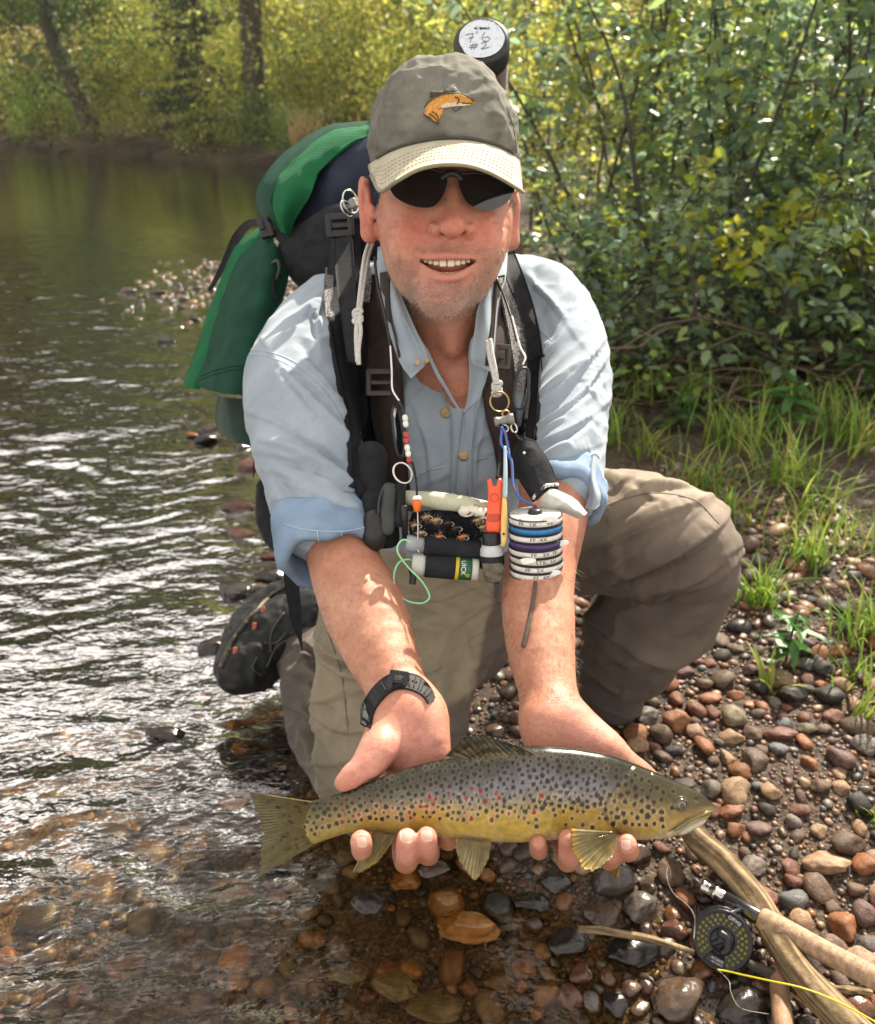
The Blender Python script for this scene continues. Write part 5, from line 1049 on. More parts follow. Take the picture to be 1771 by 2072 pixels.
for pts in ([(575, 1240), (550, 1280), (548, 1320)], [(590, 1290), (560, 1310), (540, 1350)], [(520, 1330), (512, 1352), (530, 1366)], [(535, 1300), (560, 1300), (580, 1280)]): seam('lace', pts, .0022, [BT], boot, lace, off=.001)
for x, y in ((476, 1318), (515, 1268), (532, 1235)):
    h_ = hit([BT], x, y)
    if h_: obj('rivet', mesh_np('rivet', *box(P(x, y, h_[0]), (.004, .008, .003), [RT, UP, FW], .4)), M('red_rivet', (.45, .10, .06), .5), boot)
# the other boot, under the raised knee
F = Field(); F.chain([c(1240, 1470, 1.74, 62), c(1225, 1500, 1.74, 56)], k=.02); F.chain([c(1225, 1500, 1.76, 50), c(1190, 1520, 1.64, 46)], k=.02)
v, f = F.mesh(.005, 8); obj('wading_boot', mesh_np('wading_boot', v, f), MAT['rubber'], person)

# ------------------------------------------------------------------ cap
cap = obj('cap', bpy.data.meshes.new('cap'), None, person)
F = Field()
he(F, 897, 300, -95, (149, 164, 180), .01)
pn = nrm(UP*.97+FW*.30)      # lower rim plane, dropping towards the back
F.plane(P(900, 325, .97-20*HS), -pn, .002)
V, Fq = F.mesh(.0024, 10); V = relax(V, Fq, 1); N = vnormals(V, Fq)
ctop = P(894, 150, .97+85*HS); rel = V-P(897, 300, .97+95*HS); ang = np.arctan2(rel@RT, -(rel@FW))
groove = np.zeros(len(V))
for a0 in (0, 1.05, -1.05, 2.1, -2.1, 3.14):
    da = np.abs((ang-a0+np.pi) % (2*np.pi)-np.pi); groove += np.exp(-(da/.016)**2)*-.0009+np.exp(-((da-.05)/.02)**2)*.0004
V = V+N*(groove+.0050*fbm(V*np.array([26, 26, 20]), 3, 12)+.0026*(1-2*np.abs(vnoise(V*np.array([30, 30, 54]), 17)))+.0012*(1-2*np.abs(vnoise(V*np.array([70, 60, 120]), 19))))[:, None]
mc = mesh_np('cap', V, Fq); old = cap.data; cap.data = mc; bpy.data.meshes.remove(old); mc.materials.append(MAT['cap']); CAPT = bvh(V, Fq)
inn = [(745, 333), (770, 318), (800, 303), (840, 291), (880, 284), (920, 282), (960, 285), (1000, 295), (1030, 308), (1053, 325)]
outr = [(751, 352), (770, 384), (800, 366), (838, 344), (870, 334), (905, 330), (945, 332), (985, 344), (1022, 363), (1059, 386)]
inn = catmull(inn, 41); outr = catmull(outr, 41); rows = []
for t in np.linspace(0, 1, 14):
    row = []
    for j in range(41):
        s = abs(j/40*2-1); h_ = hit([CAPT], inn[j, 0], min(inn[j, 1], 322)); Di = (h_[0] if h_ else 1.0)+.001
        Di = min(Di, 1.035); Do = .846+.115*s**2.4
        x, y = inn[j]*(1-t)+outr[j]*t; D = Di*(1-t)+Do*t; lift = math.sin(t*math.pi)*3.5*(1-s**3)
        row.append(P(x, y-lift, D))
    rows.append(row)
rows = np.array(rows)
# light cotton top over a darker underside
v, f = solid_grid(rows, .0032, back=-UP); brim = obj('brim', mesh_np('brim', v, f), MAT['brim'], cap); BRIM = bvh(v, f)
us = rows[:, :, :]-UP*.0036; us = us+(us.mean(axis=(0, 1))-us)*.004
stm = M('brim_stitch', (.34, .27, .16), .8)
for t in (.35, .48, .60, .72, .84):
    p = np.array([rows[int(t*13)][j]*(1-(t*13 % 1))+rows[min(13, int(t*13)+1)][j]*(t*13 % 1) for j in range(2, 39)])+UP*.0003
    # dashes
    p = catmull(p, 150); q = [tube(p[i:i+3], .00042, 4) for i in range(0, 147, 4)]
    obj('stitching', mesh_np('stitching', *join(q)), stm, brim)
obj('brim_edge', mesh_np('brim_edge', *tube(rows[-1]-UP*.0016, .0021, 8)), M('brim_edge_tape', (.30, .26, .17), .85), brim)
sw = np.array([P(x, y-4, (hit([CAPT], x, min(y-4, 318)) or (1.0,))[0]-.001) for x, y in inn[3:38]]); obj('sweatband_seam', mesh_np('sweatband_seam', *tube(sw, .0016, 6)), M('cap_seam', (.07, .07, .058), .9), cap)
for pts in ([(896, 147), (900, 180)], [(775, 200), (765, 250), (762, 300)], [(1025, 215), (1040, 262), (1046, 310)]): seam('panel_seam', pts, .0008, [CAPT], cap, M('cap_thread', (.18, .18, .15), .9), off=.0003)
# embroidered trout on the front panel
def emb(name, poly, col, off, par=cap, nz=3):
    poly = np.asarray(poly, float); cx = poly.mean(0); n = len(poly); Vv = []; R = 6
    for k in range(1, R+1):
        for q in poly:
            x, y = cx+(q-cx)*k/R; h_ = hit([CAPT], x, y); D = (h_[0] if h_ else .93); Vv.append(P(x, y, D-off*(1 if k < R else .2)))
    h_ = hit([CAPT], *cx); Vv.append(P(cx[0], cx[1], h_[0]-off)); k0 = (R)*n
    Fq_ = [grid_faces(R, n, True)]; Ft = np.array([[k0, (j+1) % n, j] for j in range(n)])
    return obj(name, mesh_np(name, np.array(Vv), [Fq_[0], Ft]), col, par)
eo = M('gold_thread', (.62, .30, .05), .6, (.44, .19, .03), 300, 3, bump=.6, bscale=900); ew = M('pale_thread', (.62, .50, .36), .6, (.5, .4, .3), 300, 3, bump=.5, bscale=900); ed = M('dark_thread', (.05, .035, .02), .8)
def zc(p): return [(688+x*.332, y*.332) for x, y in p]
bodyp = zc([(520, 650), (545, 612), (600, 580), (665, 566), (735, 570), (790, 592), (818, 615), (812, 640), (760, 645), (690, 650), (620, 660), (570, 680), (548, 690), (525, 690)])
emb('embroidered_trout', catmull(bodyp+bodyp[:1], 50)[:-1], eo, .0016)
emb('embroidered_belly', catmull(zc([(590, 650), (640, 628), (700, 622), (760, 632), (800, 628), (812, 638), (760, 646), (690, 650), (620, 662)]), 30), ew, .0022)
emb('embroidered_tail', catmull(zc([(540, 672), (512, 690), (515, 706), (545, 712), (575, 740), (598, 756), (606, 725), (632, 668), (600, 664), (570, 660)]), 40), eo, .0018)
emb('embroidered_fin', catmull(zc([(548, 600), (548, 565), (560, 552), (600, 556), (640, 548), (720, 546), (700, 556), (640, 566), (600, 576)]), 36), ed, .0014)
for pts in (zc([(700, 590), (722, 600), (726, 620), (712, 634)]), zc([(690, 660), (700, 676), (720, 668), (742, 650)]), zc([(545, 690), (580, 720), (600, 752)]), zc([(560, 680), (590, 700), (604, 740)]), zc([(515, 655), (540, 620), (600, 585), (665, 568), (740, 573), (795, 597), (818, 620)]), zc([(812, 634), (770, 630), (745, 626)]), zc([(510, 690), (520, 706), (560, 735), (600, 756)])): seam('outline_stitch', pts, .0006, [CAPT], cap, ed, off=.0022)
# letters stitched in an arc over the trout, worn pale
fcu = bpy.data.curves.new('cap_letters', 'FONT'); fcu.body = 'FLY FISHING'; fcu.size = 1
def text_mesh(body):
    cu = bpy.data.curves.new('lettering', 'FONT'); cu.body = body; cu.size = 1; cu.align_x = 'CENTER'; cu.align_y = 'CENTER'; cu.resolution_u = 3
    o = bpy.data.objects.new('lettering', cu); COL.objects.link(o); dg = bpy.context.evaluated_depsgraph_get(); me = bpy.data.meshes.new_from_object(o.evaluated_get(dg))
    V_ = np.array([v.co[:] for v in me.vertices]); T_ = []
    me.calc_loop_triangles()
    for t in me.loop_triangles: T_.append(tuple(t.vertices))
    bpy.data.objects.remove(o); bpy.data.curves.remove(cu); bpy.data.meshes.remove(me)
    return V_, np.array(T_, dtype=int)
bpy.data.curves.remove(fcu)
V_, T_ = text_mesh('FLY FISHING'); V_[:, 0] -= V_[:, 0].mean(); x_ = V_[:, 0]/np.ptp(V_[:, 0]); pts = np.zeros((len(V_), 3))
for i, (xx, yy) in enumerate(zip(x_, V_[:, 1])):
    a = xx*1.0; X = 884+92*math.sin(a)+yy*11*math.sin(a)*.4; Y = 172+38*(1-math.cos(a*1.2))*2.0-yy*11-xx*14; h_ = hit([CAPT], X, Y); pts[i] = P(X, Y, h_[0]-.0006)
obj('stitched_letters', mesh_np('stitched_letters', pts, [T_], False), M('faded_thread', (.24, .24, .22), .8), cap)
# ------------------------------------------------------------------ the brown trout, held across the picture at 0.78 m
trout = thing('trout', 'spotted brown trout held sideways across both hands above the stream edge', 'fish', P(980, 1610, .785))
FD = .785
top = np.array([(612, 1619), (634, 1620), (660, 1612), (691, 1604), (750, 1580), (822, 1553), (905, 1532), (958, 1522), (1048, 1509), (1107, 1508), (1166, 1513), (1226, 1524), (1285, 1545), (1345, 1570), (1404, 1597), (1432, 1612), (1447, 1628)], float)
bot = np.array([(604, 1708), (634, 1710), (661, 1699), (703, 1686), (750, 1682), (810, 1687), (869, 1693), (929, 1699), (988, 1704), (1048, 1705), (1137, 1699), (1226, 1699), (1285, 1700), (1345, 1697), (1390, 1686), (1430, 1664), (1447, 1640)], float)
NX, NA = 620, 150
xs = np.linspace(606, 1447, NX)
yt = np.interp(xs, top[:, 0], top[:, 1]); yb = np.interp(xs, bot[:, 0], bot[:, 1])
ker = np.hanning(27); ker /= ker.sum()
sm = lambda a: np.convolve(np.pad(a, 13, 'edge'), ker, 'valid')
yt, yb = sm(yt), sm(yb); e = np.sqrt(np.clip((1449-xs)/26, 0, 1)); mid = (yt*.5+yb*.5); yt = mid+(yt-mid)*np.where(xs > 1423, .35+.65*e, 1); yb = mid+(yb-mid)*np.where(xs > 1423, .35+.65*e, 1)
hh = (yb-yt)/2; cy = (yt+yb)/2
wid = np.interp(xs, [606, 640, 700, 800, 950, 1100, 1230, 1330, 1400, 1447], [.20, .33, .42, .50, .56, .56, .54, .54, .52, .42])*hh
bendD = FD+.016*((xs-1030)/420)**2-.006*sstep(1300, 1447, xs)                       # the body bows gently toward the lens
ang = np.linspace(0, 2*np.pi, NA, endpoint=False)                                     # 0 = back (top), pi/2 = flank facing the lens
ca = np.cos(ang); sa = np.sin(ang)
X = np.repeat(xs[:, None], NA, 1); Yp = cy[:, None]-hh[:, None]*np.sign(ca)*np.abs(ca)**.92; Zp = wid[:, None]*np.sign(sa)*np.abs(sa)**.86
# relief of the head: gill cover, cheek, jaw, mouth slit
facing = sa[None, :] > 0
gx = np.interp(Yp, [1540, 1585, 1610, 1640, 1665, 1690, 1700], [1290, 1256, 1234, 1225, 1232, 1258, 1275])
rel = X-gx
relief = 3.2*sstep(-2, 8, rel)*np.exp(-np.clip(rel, 0, None)/70)-1.6*np.exp(-((rel+3)/4)**2)
pre = np.interp(Yp, [1600, 1640, 1672, 1695], [1318, 1300, 1305, 1338]); relief += 2.0*sstep(-2, 4, X-pre)*np.exp(-np.clip(X-pre, 0, None)/40)-1.6*np.exp(-((X-pre)/3)**2)
mline = np.interp(X, [1350, 1368, 1400, 1440, 1450], [1684, 1674, 1656, 1646, 1644]); md = Yp-mline
relief += np.where(X > 1346, -4.5*np.exp(-(md/2.6)**2)+3.0*np.exp(-((md+8)/6)**2)+2.2*np.exp(-((md-9)/7)**2), 0)*sstep(1346, 1362, X)
relief += 3.5*np.exp(-(((X-1377)/20)**2+((Yp-1626)/17)**2))                             # eye socket rim
relief -= 3.0*np.exp(-(((X-1410)/5)**2+((Yp-1618)/4)**2))                               # nostril
relief += -1.2*np.exp(-((Yp-np.interp(X, [606, 900, 1230], [1664, 1618, 1600]))/3)**2)*(X < 1225)   # lateral line
Zp = Zp+relief*facing*np.abs(sa[None, :])**.5
D = bendD[:, None]-Zp*FD/FOC
Vf = np.array([CP+D[..., None]*(FW+RT*((X-885.5)/FOC)[..., None]+UP*((1036-Yp)/FOC)[..., None])])[0]
# ---- colour of the skin, vertex by vertex
fx = X.ravel(); fy = Yp.ravel(); v_ = ((Yp-yt[:, None])/(2*hh[:, None])).ravel()          # 0 back .. 1 belly
pv = np.stack([fx, fy, np.zeros_like(fx)], 1)
vv = v_+.05*vnoise(pv*.02, 3)+.03*vnoise(pv*.07, 4)
stops = [0, .10, .25, .42, .56, .68, .82, .95, 1.0]
cols = np.array([(.010, .011, .007), (.024, .024, .015), (.055, .051, .040), (.125, .122, .128), (.21, .185, .115), (.38, .27, .060), (.43, .305, .055), (.47, .36, .14), (.45, .40, .27)])
tailc = np.array([(.018, .018, .010), (.045, .040, .020), (.090, .075, .032), (.16, .125, .042), (.20, .150, .045), (.25, .185, .05), (.28, .21, .055), (.30, .23, .08), (.32, .26, .11)])
headc = np.array([(.016, .015, .007), (.032, .028, .012), (.060, .050, .020), (.115, .088, .034), (.24, .17, .055), (.28, .200, .065), (.32, .24, .085), (.42, .36, .21), (.5, .45, .33)])
interp = lambda cc: np.stack([np.interp(vv, stops, cc[:, i]) for i in range(3)], 1)
wt = sstep(900, 650, fx)[:, None]; wh = sstep(1215, 1245, fx-np.interp(fy, [1540, 1585, 1610, 1640, 1665, 1690, 1700], [1290, 1256, 1234, 1225, 1232, 1258, 1275])+1230)[:, None]
FC = interp(cols)*(1-wt)+interp(tailc)*wt; FC = FC*(1-wh)+interp(headc)*wh
# blue-violet sheen band on the shoulder
sheen = np.exp(-((vv-.42)/.16)**2)*sstep(800, 1050, fx)*sstep(1260, 1190, fx); FC = FC*(1-.5*sheen[:, None])+np.array([.21, .23, .34])*.5*sheen[:, None]
gold = np.exp(-((fx-1300)/45)**2-((fy-1668)/26)**2); FC = FC*(1-.5*gold[:, None])+np.array([.38, .25, .05])*.5*gold[:, None]
# scales: staggered pale crescents
sx = fx*.30; sy = (fy-np.interp(fx, xs, cy))*.38; row = np.floor(sy); ux = (sx+.5*(row % 2)) % 1-.5; uy = sy % 1-.5
sc = 1-np.clip(np.sqrt(ux**2+uy**2)*1.7, 0, 1); scm = (fx < 1235)*sstep(.04, .15, v_)*.34; FC *= (1+scm*(sc-.35))[:, None]
# spots
rs = np.random.default_rng(11); pts_ = []
def dart(n, x0, x1, fa, fb, rmin):
    k = 0
    while k < n:
        x = rs.uniform(x0, x1); t = rs.uniform(fa, fb); y = np.interp(x, xs, yt)+(np.interp(x, xs, yb)-np.interp(x, xs, yt))*t; k += 1
        if all((x-q[0])**2+(y-q[1])**2 > rmin*rmin for q in pts_): pts_.append((x, y, t))
dart(9000, 615, 1228, .07, .78, 10.8); dart(1500, 1060, 1228, .07, .9, 11.5); dart(700, 1228, 1345, .14, .82, 13.5); dart(40, 1340, 1365, .2, .55, 15)
halo = np.zeros(len(fx)); spot = np.zeros(len(fx)); redm = np.zeros(len(fx)); big = np.zeros(len(fx))
frontv = (np.sin(np.tile(ang, NX)) > -.3)
for (x, y, t) in pts_:
    if x < 1228 and x > 930 and t > .70 and rs.random() < .55: continue
    if x < 700 and rs.random() < .1: continue
    isred = (x < 1120 and .36 < t < .76 and rs.random() < (.30 if x < 900 else .20)) and x < 1225
    r = rs.uniform(2.9, 5.0)*(1.12 if x > 1060 else 1)*(1.1 if x > 1228 else 1)*(.85 if t < .2 else 1)
    m = np.where((np.abs(fx-x) < 16) & (np.abs(fy-y) < 16) & frontv)[0]; a_ = np.arctan2(fy[m]-y, fx[m]-x); ph = rs.uniform(0, 6)
    d = np.hypot((fx[m]-x)*rs.uniform(.9, 1.1), (fy[m]-y)*rs.uniform(.85, 1.1))/(1+.07*np.sin(3*a_+ph)+.08*np.sin(5*a_+ph*2)); s_ = sstep(r+1.0, r-1.0, d)
    spot[m] = np.maximum(spot[m], s_)
    hw = (1 if t > .46 else .22)*(.6 if x < 720 else 1)*rs.uniform(.5, 1.15); halo[m] = np.maximum(halo[m], hw*sstep(r+4.2, r+1.4, d)*(1.0 if (t > .58 and isred) else .55))
    if isred: redm[m] = np.maximum(redm[m], s_)
FC = FC*(1-.55*halo[:, None])+np.array([.60, .54, .46])*.55*halo[:, None]
sp = (spot*.95)[:, None]; FC = FC*(1-sp)+np.array([.012, .010, .012])*sp
FC = FC*(1-redm[:, None]*.92)+np.array([.27, .020, .014])*redm[:, None]*.92
# mouth: pale jaw, dark slit
slit = (np.exp(-(md/2.0)**2)*(X > 1352)).ravel()[:, None]; FC = FC*(1-.85*slit)+np.array([.03, .022, .015])*.85*slit
jaw = ((sstep(3, 10, md))*(X > 1360)).ravel()[:, None]*.6; FC = FC*(1-jaw)+np.array([.40, .35, .25])*jaw
gl = (np.exp(-((rel+2)/3.2)**2)*sstep(1570, 1600, Yp)).ravel()[:, None]*.45; FC = FC*(1-gl)+np.array([.03, .022, .014])*gl
FC *= (1+.16*vnoise(pv*.09, 8)+.10*vnoise(pv*.3, 9))[:, None]
Vb = Vf.reshape(-1, 3); fq = grid_faces(NX, NA, True)[:, ::-1]
caps_ = [np.arange(NA)[::-1], (NX-1)*NA+np.arange(NA)]
Vb = np.concatenate([Vb, Vf[0].mean(0)[None], Vf[-1].mean(0)[None]+RT*.001]); FC = np.concatenate([FC, FC[:1], FC[-1:]])
j = np.arange(NA); tr_ = np.concatenate([np.stack([np.full(NA, NX*NA), j, (j+1) % NA], 1), np.stack([np.full(NA, NX*NA+1), (NX-1)*NA+(j+1) % NA, (NX-1)*NA+j], 1)])
fishm = M('trout_skin', (.98, .90, .78), .24, (.80, .74, .64), 220, 3, attr=True, coat=.10, spec=.28, bump=.10, bscale=900, rvar=.06)
fm = mesh_np('flank', Vb, [fq, tr_]); vcol(fm, np.clip(FC, 0, 1)); fish = obj('flank', fm, fishm, trout); FISH = bvh(Vb, [fq, tr_])
finm = M('fin_membrane', (1, 1, 1), .28, (.8, .8, .8), 150, 4, attr=True, coat=.5, trans=.22)
def fin(name, base, edge, D0, D1, col_b, col_e, rays=16, n=26, amp=.0012, curl=0.0, spots=0, edgec=None, seed_=1, parent=trout):
    """fan of rays from a base line to a free edge, both in photo pixels"""
    m = rays*6+1; b_ = catmull(base, m); e_ = catmull(edge, m); Pg = np.zeros((n, m, 3)); Cg = np.zeros((n, m, 3)); rs_ = np.random.default_rng(seed_)
    ph = np.arange(m)/6*2*np.pi; jag = vnoise(np.stack([np.arange(m)/5.0, np.zeros(m), np.zeros(m)], 1), seed_)*.035
    for i, t in enumerate(np.linspace(0, 1, n)):
        tt = t*(1+jag*t); q = b_*(1-tt[:, None])+e_*tt[:, None]
        D_ = D0+(D1-D0)*t+curl*np.sin(np.linspace(0, 1, m)*np.pi)*t; D_ = D_+amp*np.cos(ph)*(1-.4*t)+.0022*t*np.sin(np.linspace(0, 9, m)+seed_)+.0008*vnoise(np.stack([np.arange(m)*.11, np.full(m, t*5), np.zeros(m)], 1), seed_+5)
        for k in range(m): Pg[i, k] = P(q[k, 0], q[k, 1], D_[k])
        ray = (.5+.5*np.cos(ph)); cb = np.array(col_b)*(1-t)+np.array(col_e)*t; C_ = cb*(.62+.55*ray)[:, None]
        C_ = C_*(1+.2*vnoise(np.stack([q[:, 0]*.12, q[:, 1]*.12, np.zeros(m)], 1), 3))[:, None]
        if edgec is not None:
            w = sstep(.82, .96, t)*sstep(.25, .5, np.linspace(0, 1, m) if seed_ % 2 else 1-np.linspace(0, 1, m)); C_ = C_*(1-w[:, None])+np.array(edgec)*w[:, None]
        Cg[i] = C_
    if spots:
        for _ in range(spots):
            k = rs_.integers(6, m-6); i0 = rs_.integers(1, int(n*.75)); cen = Pg[i0, k]; d = np.linalg.norm(Pg-cen, axis=2); w = sstep(.0021, .0012, d)[..., None]; Cg = Cg*(1-w)+np.array([.014, .012, .010])*w
    v, f = solid_grid(Pg, .0007); me = mesh_np(name, v, f); vcol(me, np.concatenate([Cg.reshape(-1, 3)]*2)); return obj(name, me, finm, parent)
olive, ol2 = (.115, .095, .030), (.060, .056, .026)
fin('tail_fin', [(632, 1622), (622, 1640), (616, 1664), (618, 1688), (632, 1712)], [(508, 1602), (520, 1640), (532, 1682), (528, 1728), (524, 1773)], .795, .80, (.19, .14, .035), (.125, .10, .035), 26, 30, .0009, .006, 26, None, 3)
fin('dorsal_fin', [(1088, 1528), (1050, 1528), (1010, 1533), (972, 1534), (945, 1538)], [(1046, 1508), (1010, 1497), (972, 1487), (938, 1494), (903, 1531)], .752, .742, (.16, .115, .035), (.035, .034, .024), 13, 20, .0008, -.002, 60, None, 5)
fin('anal_fin', [(752, 1684), (770, 1686), (788, 1688), (806, 1686)], [(714, 1764), (735, 1762), (765, 1742), (790, 1706)], .775, .765, (.24, .185, .06), (.24, .185, .06), 11, 22, .0009, -.004, 0, (.3, .2, .04), 7)
fin('pelvic_fin', [(926, 1697), (950, 1700), (972, 1703), (994, 1703)], [(922, 1716), (935, 1750), (962, 1779), (988, 1736)], .770, .760, (.27, .21, .085), (.32, .25, .11), 12, 22, .0009, -.004, 0, None, 8)
fin('pectoral_fin', [(1252, 1692), (1248, 1688), (1243, 1686), (1238, 1684)], [(1238, 1736), (1196, 1761), (1160, 1728), (1157, 1676)], .750, .735, (.27, .20, .07), (.30, .235, .095), 16, 26, .0010, -.006, 0, (.42, .26, .035), 9)
fin('pectoral_fin', [(1262, 1698), (1256, 1700), (1250, 1702)], [(1252, 1774), (1243, 1774), (1238, 1742)], .795, .795, (.16, .12, .04), (.30, .20, .03), 5, 16, .0006, 0, 0, (.42, .26, .03), 10)
# eye
h_ = hit([FISH], 1377, 1626); ec = P(1377, 1626, h_[0]+.0036)
F = Field(); F.ell(ec, (.0062, .0062, .0062), k=.001); v, f = F.mesh(.0005, 10)
r2 = np.hypot((v-ec)@RT, (v-ec)@UP+.0002); Ce = np.where((r2 < .0027)[:, None], np.array([.004, .004, .005]), np.where((r2 < .0032)[:, None], np.array([.35, .24, .08]), np.array([.075, .062, .032])))
em = mesh_np('eye', v, f); vcol(em, Ce); obj('eye', em, M('wet_eye', (1, 1, 1), .04, (.95, .95, .95), 200, 2, attr=True, coat=1), trout)
obj('eyelid', mesh_np('eyelid', *tube([P(1377+15*math.cos(a), 1626+13.5*math.sin(a), h_[0]-.0003) for a in np.linspace(0, 6.283, 25)], .0009, 6, caps=False)), M('eye_rim', (.06, .05, .028), .3, coat=.4), trout)
# jaw bone and lower lip standing proud
def fishtube(name, pts, r, col, off=0, par=trout):
    r = np.array(r)
    o = [P(x, y, hit([FISH], x, y)[0]-off) for x, y in catmull(pts, 16) if hit([FISH], x, y)]; r = np.interp(np.linspace(0, 1, len(o)), np.linspace(0, 1, len(r)), r)
    return obj(name, mesh_np(name, *tube(np.array(o), r, 10)), M(name+'_skin', col, .25, coat=.5), par)
fishtube('upper_jaw', [(1364, 1680), (1380, 1669), (1402, 1656), (1424, 1647), (1444, 1640)], [.0016]*2+[.0022]*12+[.0012]*2, (.16, .125, .055))
fishtube('lower_jaw', [(1372, 1688), (1392, 1677), (1415, 1666), (1434, 1656), (1445, 1648)], [.0012]*2+[.0034]*6+[.0028]*6+[.0014]*2, (.40, .35, .26))
# ------------------------------------------------------------------ things worn and carried
def z3(x, y): return (647.6+x*.3515, 485.7+y*.3515)
def zf(x, y): return (688+x*.332, y*.332)
def zb(x, y): return (356.2+x*.3516, 226.6+y*.3516)
ALLT = [T1, T2, TB1, TB2, SHIRT, BODY, WADER]
def wire(name, pts, r, mat, par, n=None, sides=7, closed=False):
    """pts (x,y,D)"""
    p = np.array([P(*q) for q in pts]); n = n or len(pts)*6
    v, f = tube(catmull(p, n), np.interp(np.linspace(0, 1, n), np.linspace(0, 1, np.size(r)), np.atleast_1d(r)), sides); return obj(name, mesh_np(name, v, f), mat, par)
def ring(name, x, y, rpx, D, wr, mat, par, sq=1.0, tilt=0, yaw=0):
    a = np.linspace(0, 2*np.pi, 40, endpoint=True); R = px(rpx, D); t = rad(tilt); u = RT*math.cos(t)+UP*math.sin(t); w_ = -RT*math.sin(t)+UP*math.cos(t); u = u*math.cos(rad(yaw))+FW*math.sin(rad(yaw))
    p = P(x, y, D)+R*(np.cos(a)[:, None]*u*1.0+sq*np.sin(a)[:, None]*w_); v, f = tube(p, wr, 8, caps=False); return obj(name, mesh_np(name, v, f), mat, par)
def plate(name, poly, D, th, mat, par, bev=.0006, dD=(0, 0), n=48, dome=0):
    """thin rounded plate with an outline in photo pixels; dD = depth slope per pixel (x,y)"""
    poly = np.asarray(poly, float); q = catmull(np.concatenate([poly, poly[:1]]), n+1)[:-1]; c0 = q.mean(0); V_ = []; lv = [(0, .0), (.35, 0), (.7, 0), (.93, 0), (1.0, .35), (1.0, .8), (.9, 1.0), (0.0, 1.0)]
    for s, d in lv:
        w = c0+(q-c0)*max(s, .02); V_ += [P(x, y, D+dD[0]*(x-c0[0])+dD[1]*(y-c0[1])-dome*(1-min(1, s)**2)*(d < .5)+d*th) for x, y in w]
    V_ = np.array(V_); return obj(name, mesh_np(name, V_, grid_faces(len(lv), n, True)), mat, par)
def cyl(name, a, b, r, mat, par, prof=None, sides=28):
    v, f = lathe(prof or [(0, r*.9), (.03, r), (.97, r), (1, r*.9)], a, b, sides); return obj(name, mesh_np(name, v, f), mat, par)
# ---- sunglasses
sg = thing('sunglasses', 'dark wraparound sunglasses under the cap brim on the angler face', 'sunglasses', P(915, 385, .92))
def gz(x): return .97-(88-((x-914)/128)**2*44)*HS
def lens(name, poly):
    poly = np.array([zf(*p) for p in poly]); q = catmull(np.concatenate([poly, poly[:1]]), 61)[:-1]; c0 = q.mean(0); V_ = []
    for s in (.02, .3, .6, .85, .985, 1.0):
        w = c0+(q-c0)*s; V_.append([P(x, y, gz(x)-.0010*(1-s*s)-.00006*abs(y-385)) for x, y in w])
    V_.append([P(x, y, gz(x)+.0007) for x, y in q]); V_.append([P(*(c0+(np.array([x, y])-c0)*.02), gz(c0[0])+.0007) for x, y in q])
    return obj(name, mesh_np(name, np.concatenate([np.array(k) for k in V_]), grid_faces(8, 60, True)), MAT['lens'], sg), q
_, qa = lens('lens', [(296, 1120), (315, 1175), (350, 1212), (400, 1240), (470, 1262), (540, 1266), (585, 1250), (622, 1205), (645, 1150), (655, 1100), (640, 1062), (580, 1040), (480, 1030), (380, 1042), (320, 1070)])
_, qb = lens('lens', [(722, 1108), (738, 1165), (768, 1225), (815, 1262), (880, 1282), (950, 1272), (1010, 1240), (1048, 1195), (1066, 1150), (1050, 1105), (980, 1072), (880, 1052), (790, 1052), (735, 1070)])
fr_ = MAT['blackplas']
wire('bridge', [(893, 362, gz(893)-.0005), (904, 353, gz(904)-.001), (912, 350, gz(912)-.001), (924, 352, gz(924)-.001), (936, 364, gz(936)-.0005)], [.0032, .0042, .0042, .0042, .0032], fr_, sg)
wire('brow_bar', [(788, 366, gz(788)), (820, 346, gz(820)-.001), (860, 340, gz(860)-.0015), (905, 350, gz(905)-.002), (925, 352, gz(925)-.002), (970, 350, gz(970)-.0015), (1015, 358, gz(1015)-.001), (1040, 374, gz(1040))], [.0016]*8, fr_, sg)
wire('temple', [(788, 366, gz(788)), (772, 362, .965), (756, 358, 1.0), (742, 360, 1.05), (738, 385, 1.075)], [.0022, .0022, .002, .0016, .0014], fr_, sg); wire('temple', [(1040, 374, gz(1040)), (1047, 376, .975), (1051, 376, 1.02), (1052, 380, 1.07)], [.002, .002, .0016, .0014], fr_, sg)
for s_ in ((900, 398), (930, 400)): wire('nose_pad', [(s_[0], s_[1], .93), (s_[0]+(4 if s_[0] < 915 else -4), s_[1]+10, .925)], [.0018, .0014], fr_, sg)

# ---- backpack
bp_ = thing('backpack', 'green, navy and black backpack on the angler back, its left side showing', 'backpack', P(560, 760, 1.45))
def soft(name, build, mat, vx=.004, amp=.006, sc=16, seed_=1, creases=()):
    global V, N
    F = Field(); build(F); V, f = F.mesh(vx, 10); V = relax(V, f, 1); N = vnormals(V, f); d = amp*fbm(V*sc, 3, seed_)+amp*.4*(1-2*np.abs(vnoise(V*sc*2.1, seed_+7)))
    for pts, wd, h in creases: d = d+ridge(pts, wd, h)
    V = V+N*d[:, None]; return obj(name, mesh_np(name, V, f), mat, bp_), bvh(V, f)
def frame_body(F): F.chain([c(800, 560, 1.44, 150), c(720, 800, 1.48, 140), c(690, 980, 1.50, 130)], k=.03, u=RT, su=1.05); F.chain([c(545, 990, 1.36, 26), c(556, 1060, 1.33, 32), c(580, 1110, 1.30, 20)], k=.02); F.chain([c(860, 570, 1.50, 140), c(940, 590, 1.66, 112), c(900, 760, 1.66, 120)], k=.03); F.chain([c(620, 900, 1.48, 80), c(590, 1010, 1.44, 56)], k=.03)
_, TBK = soft('pack_body', frame_body, MAT['blackfab'], .006)
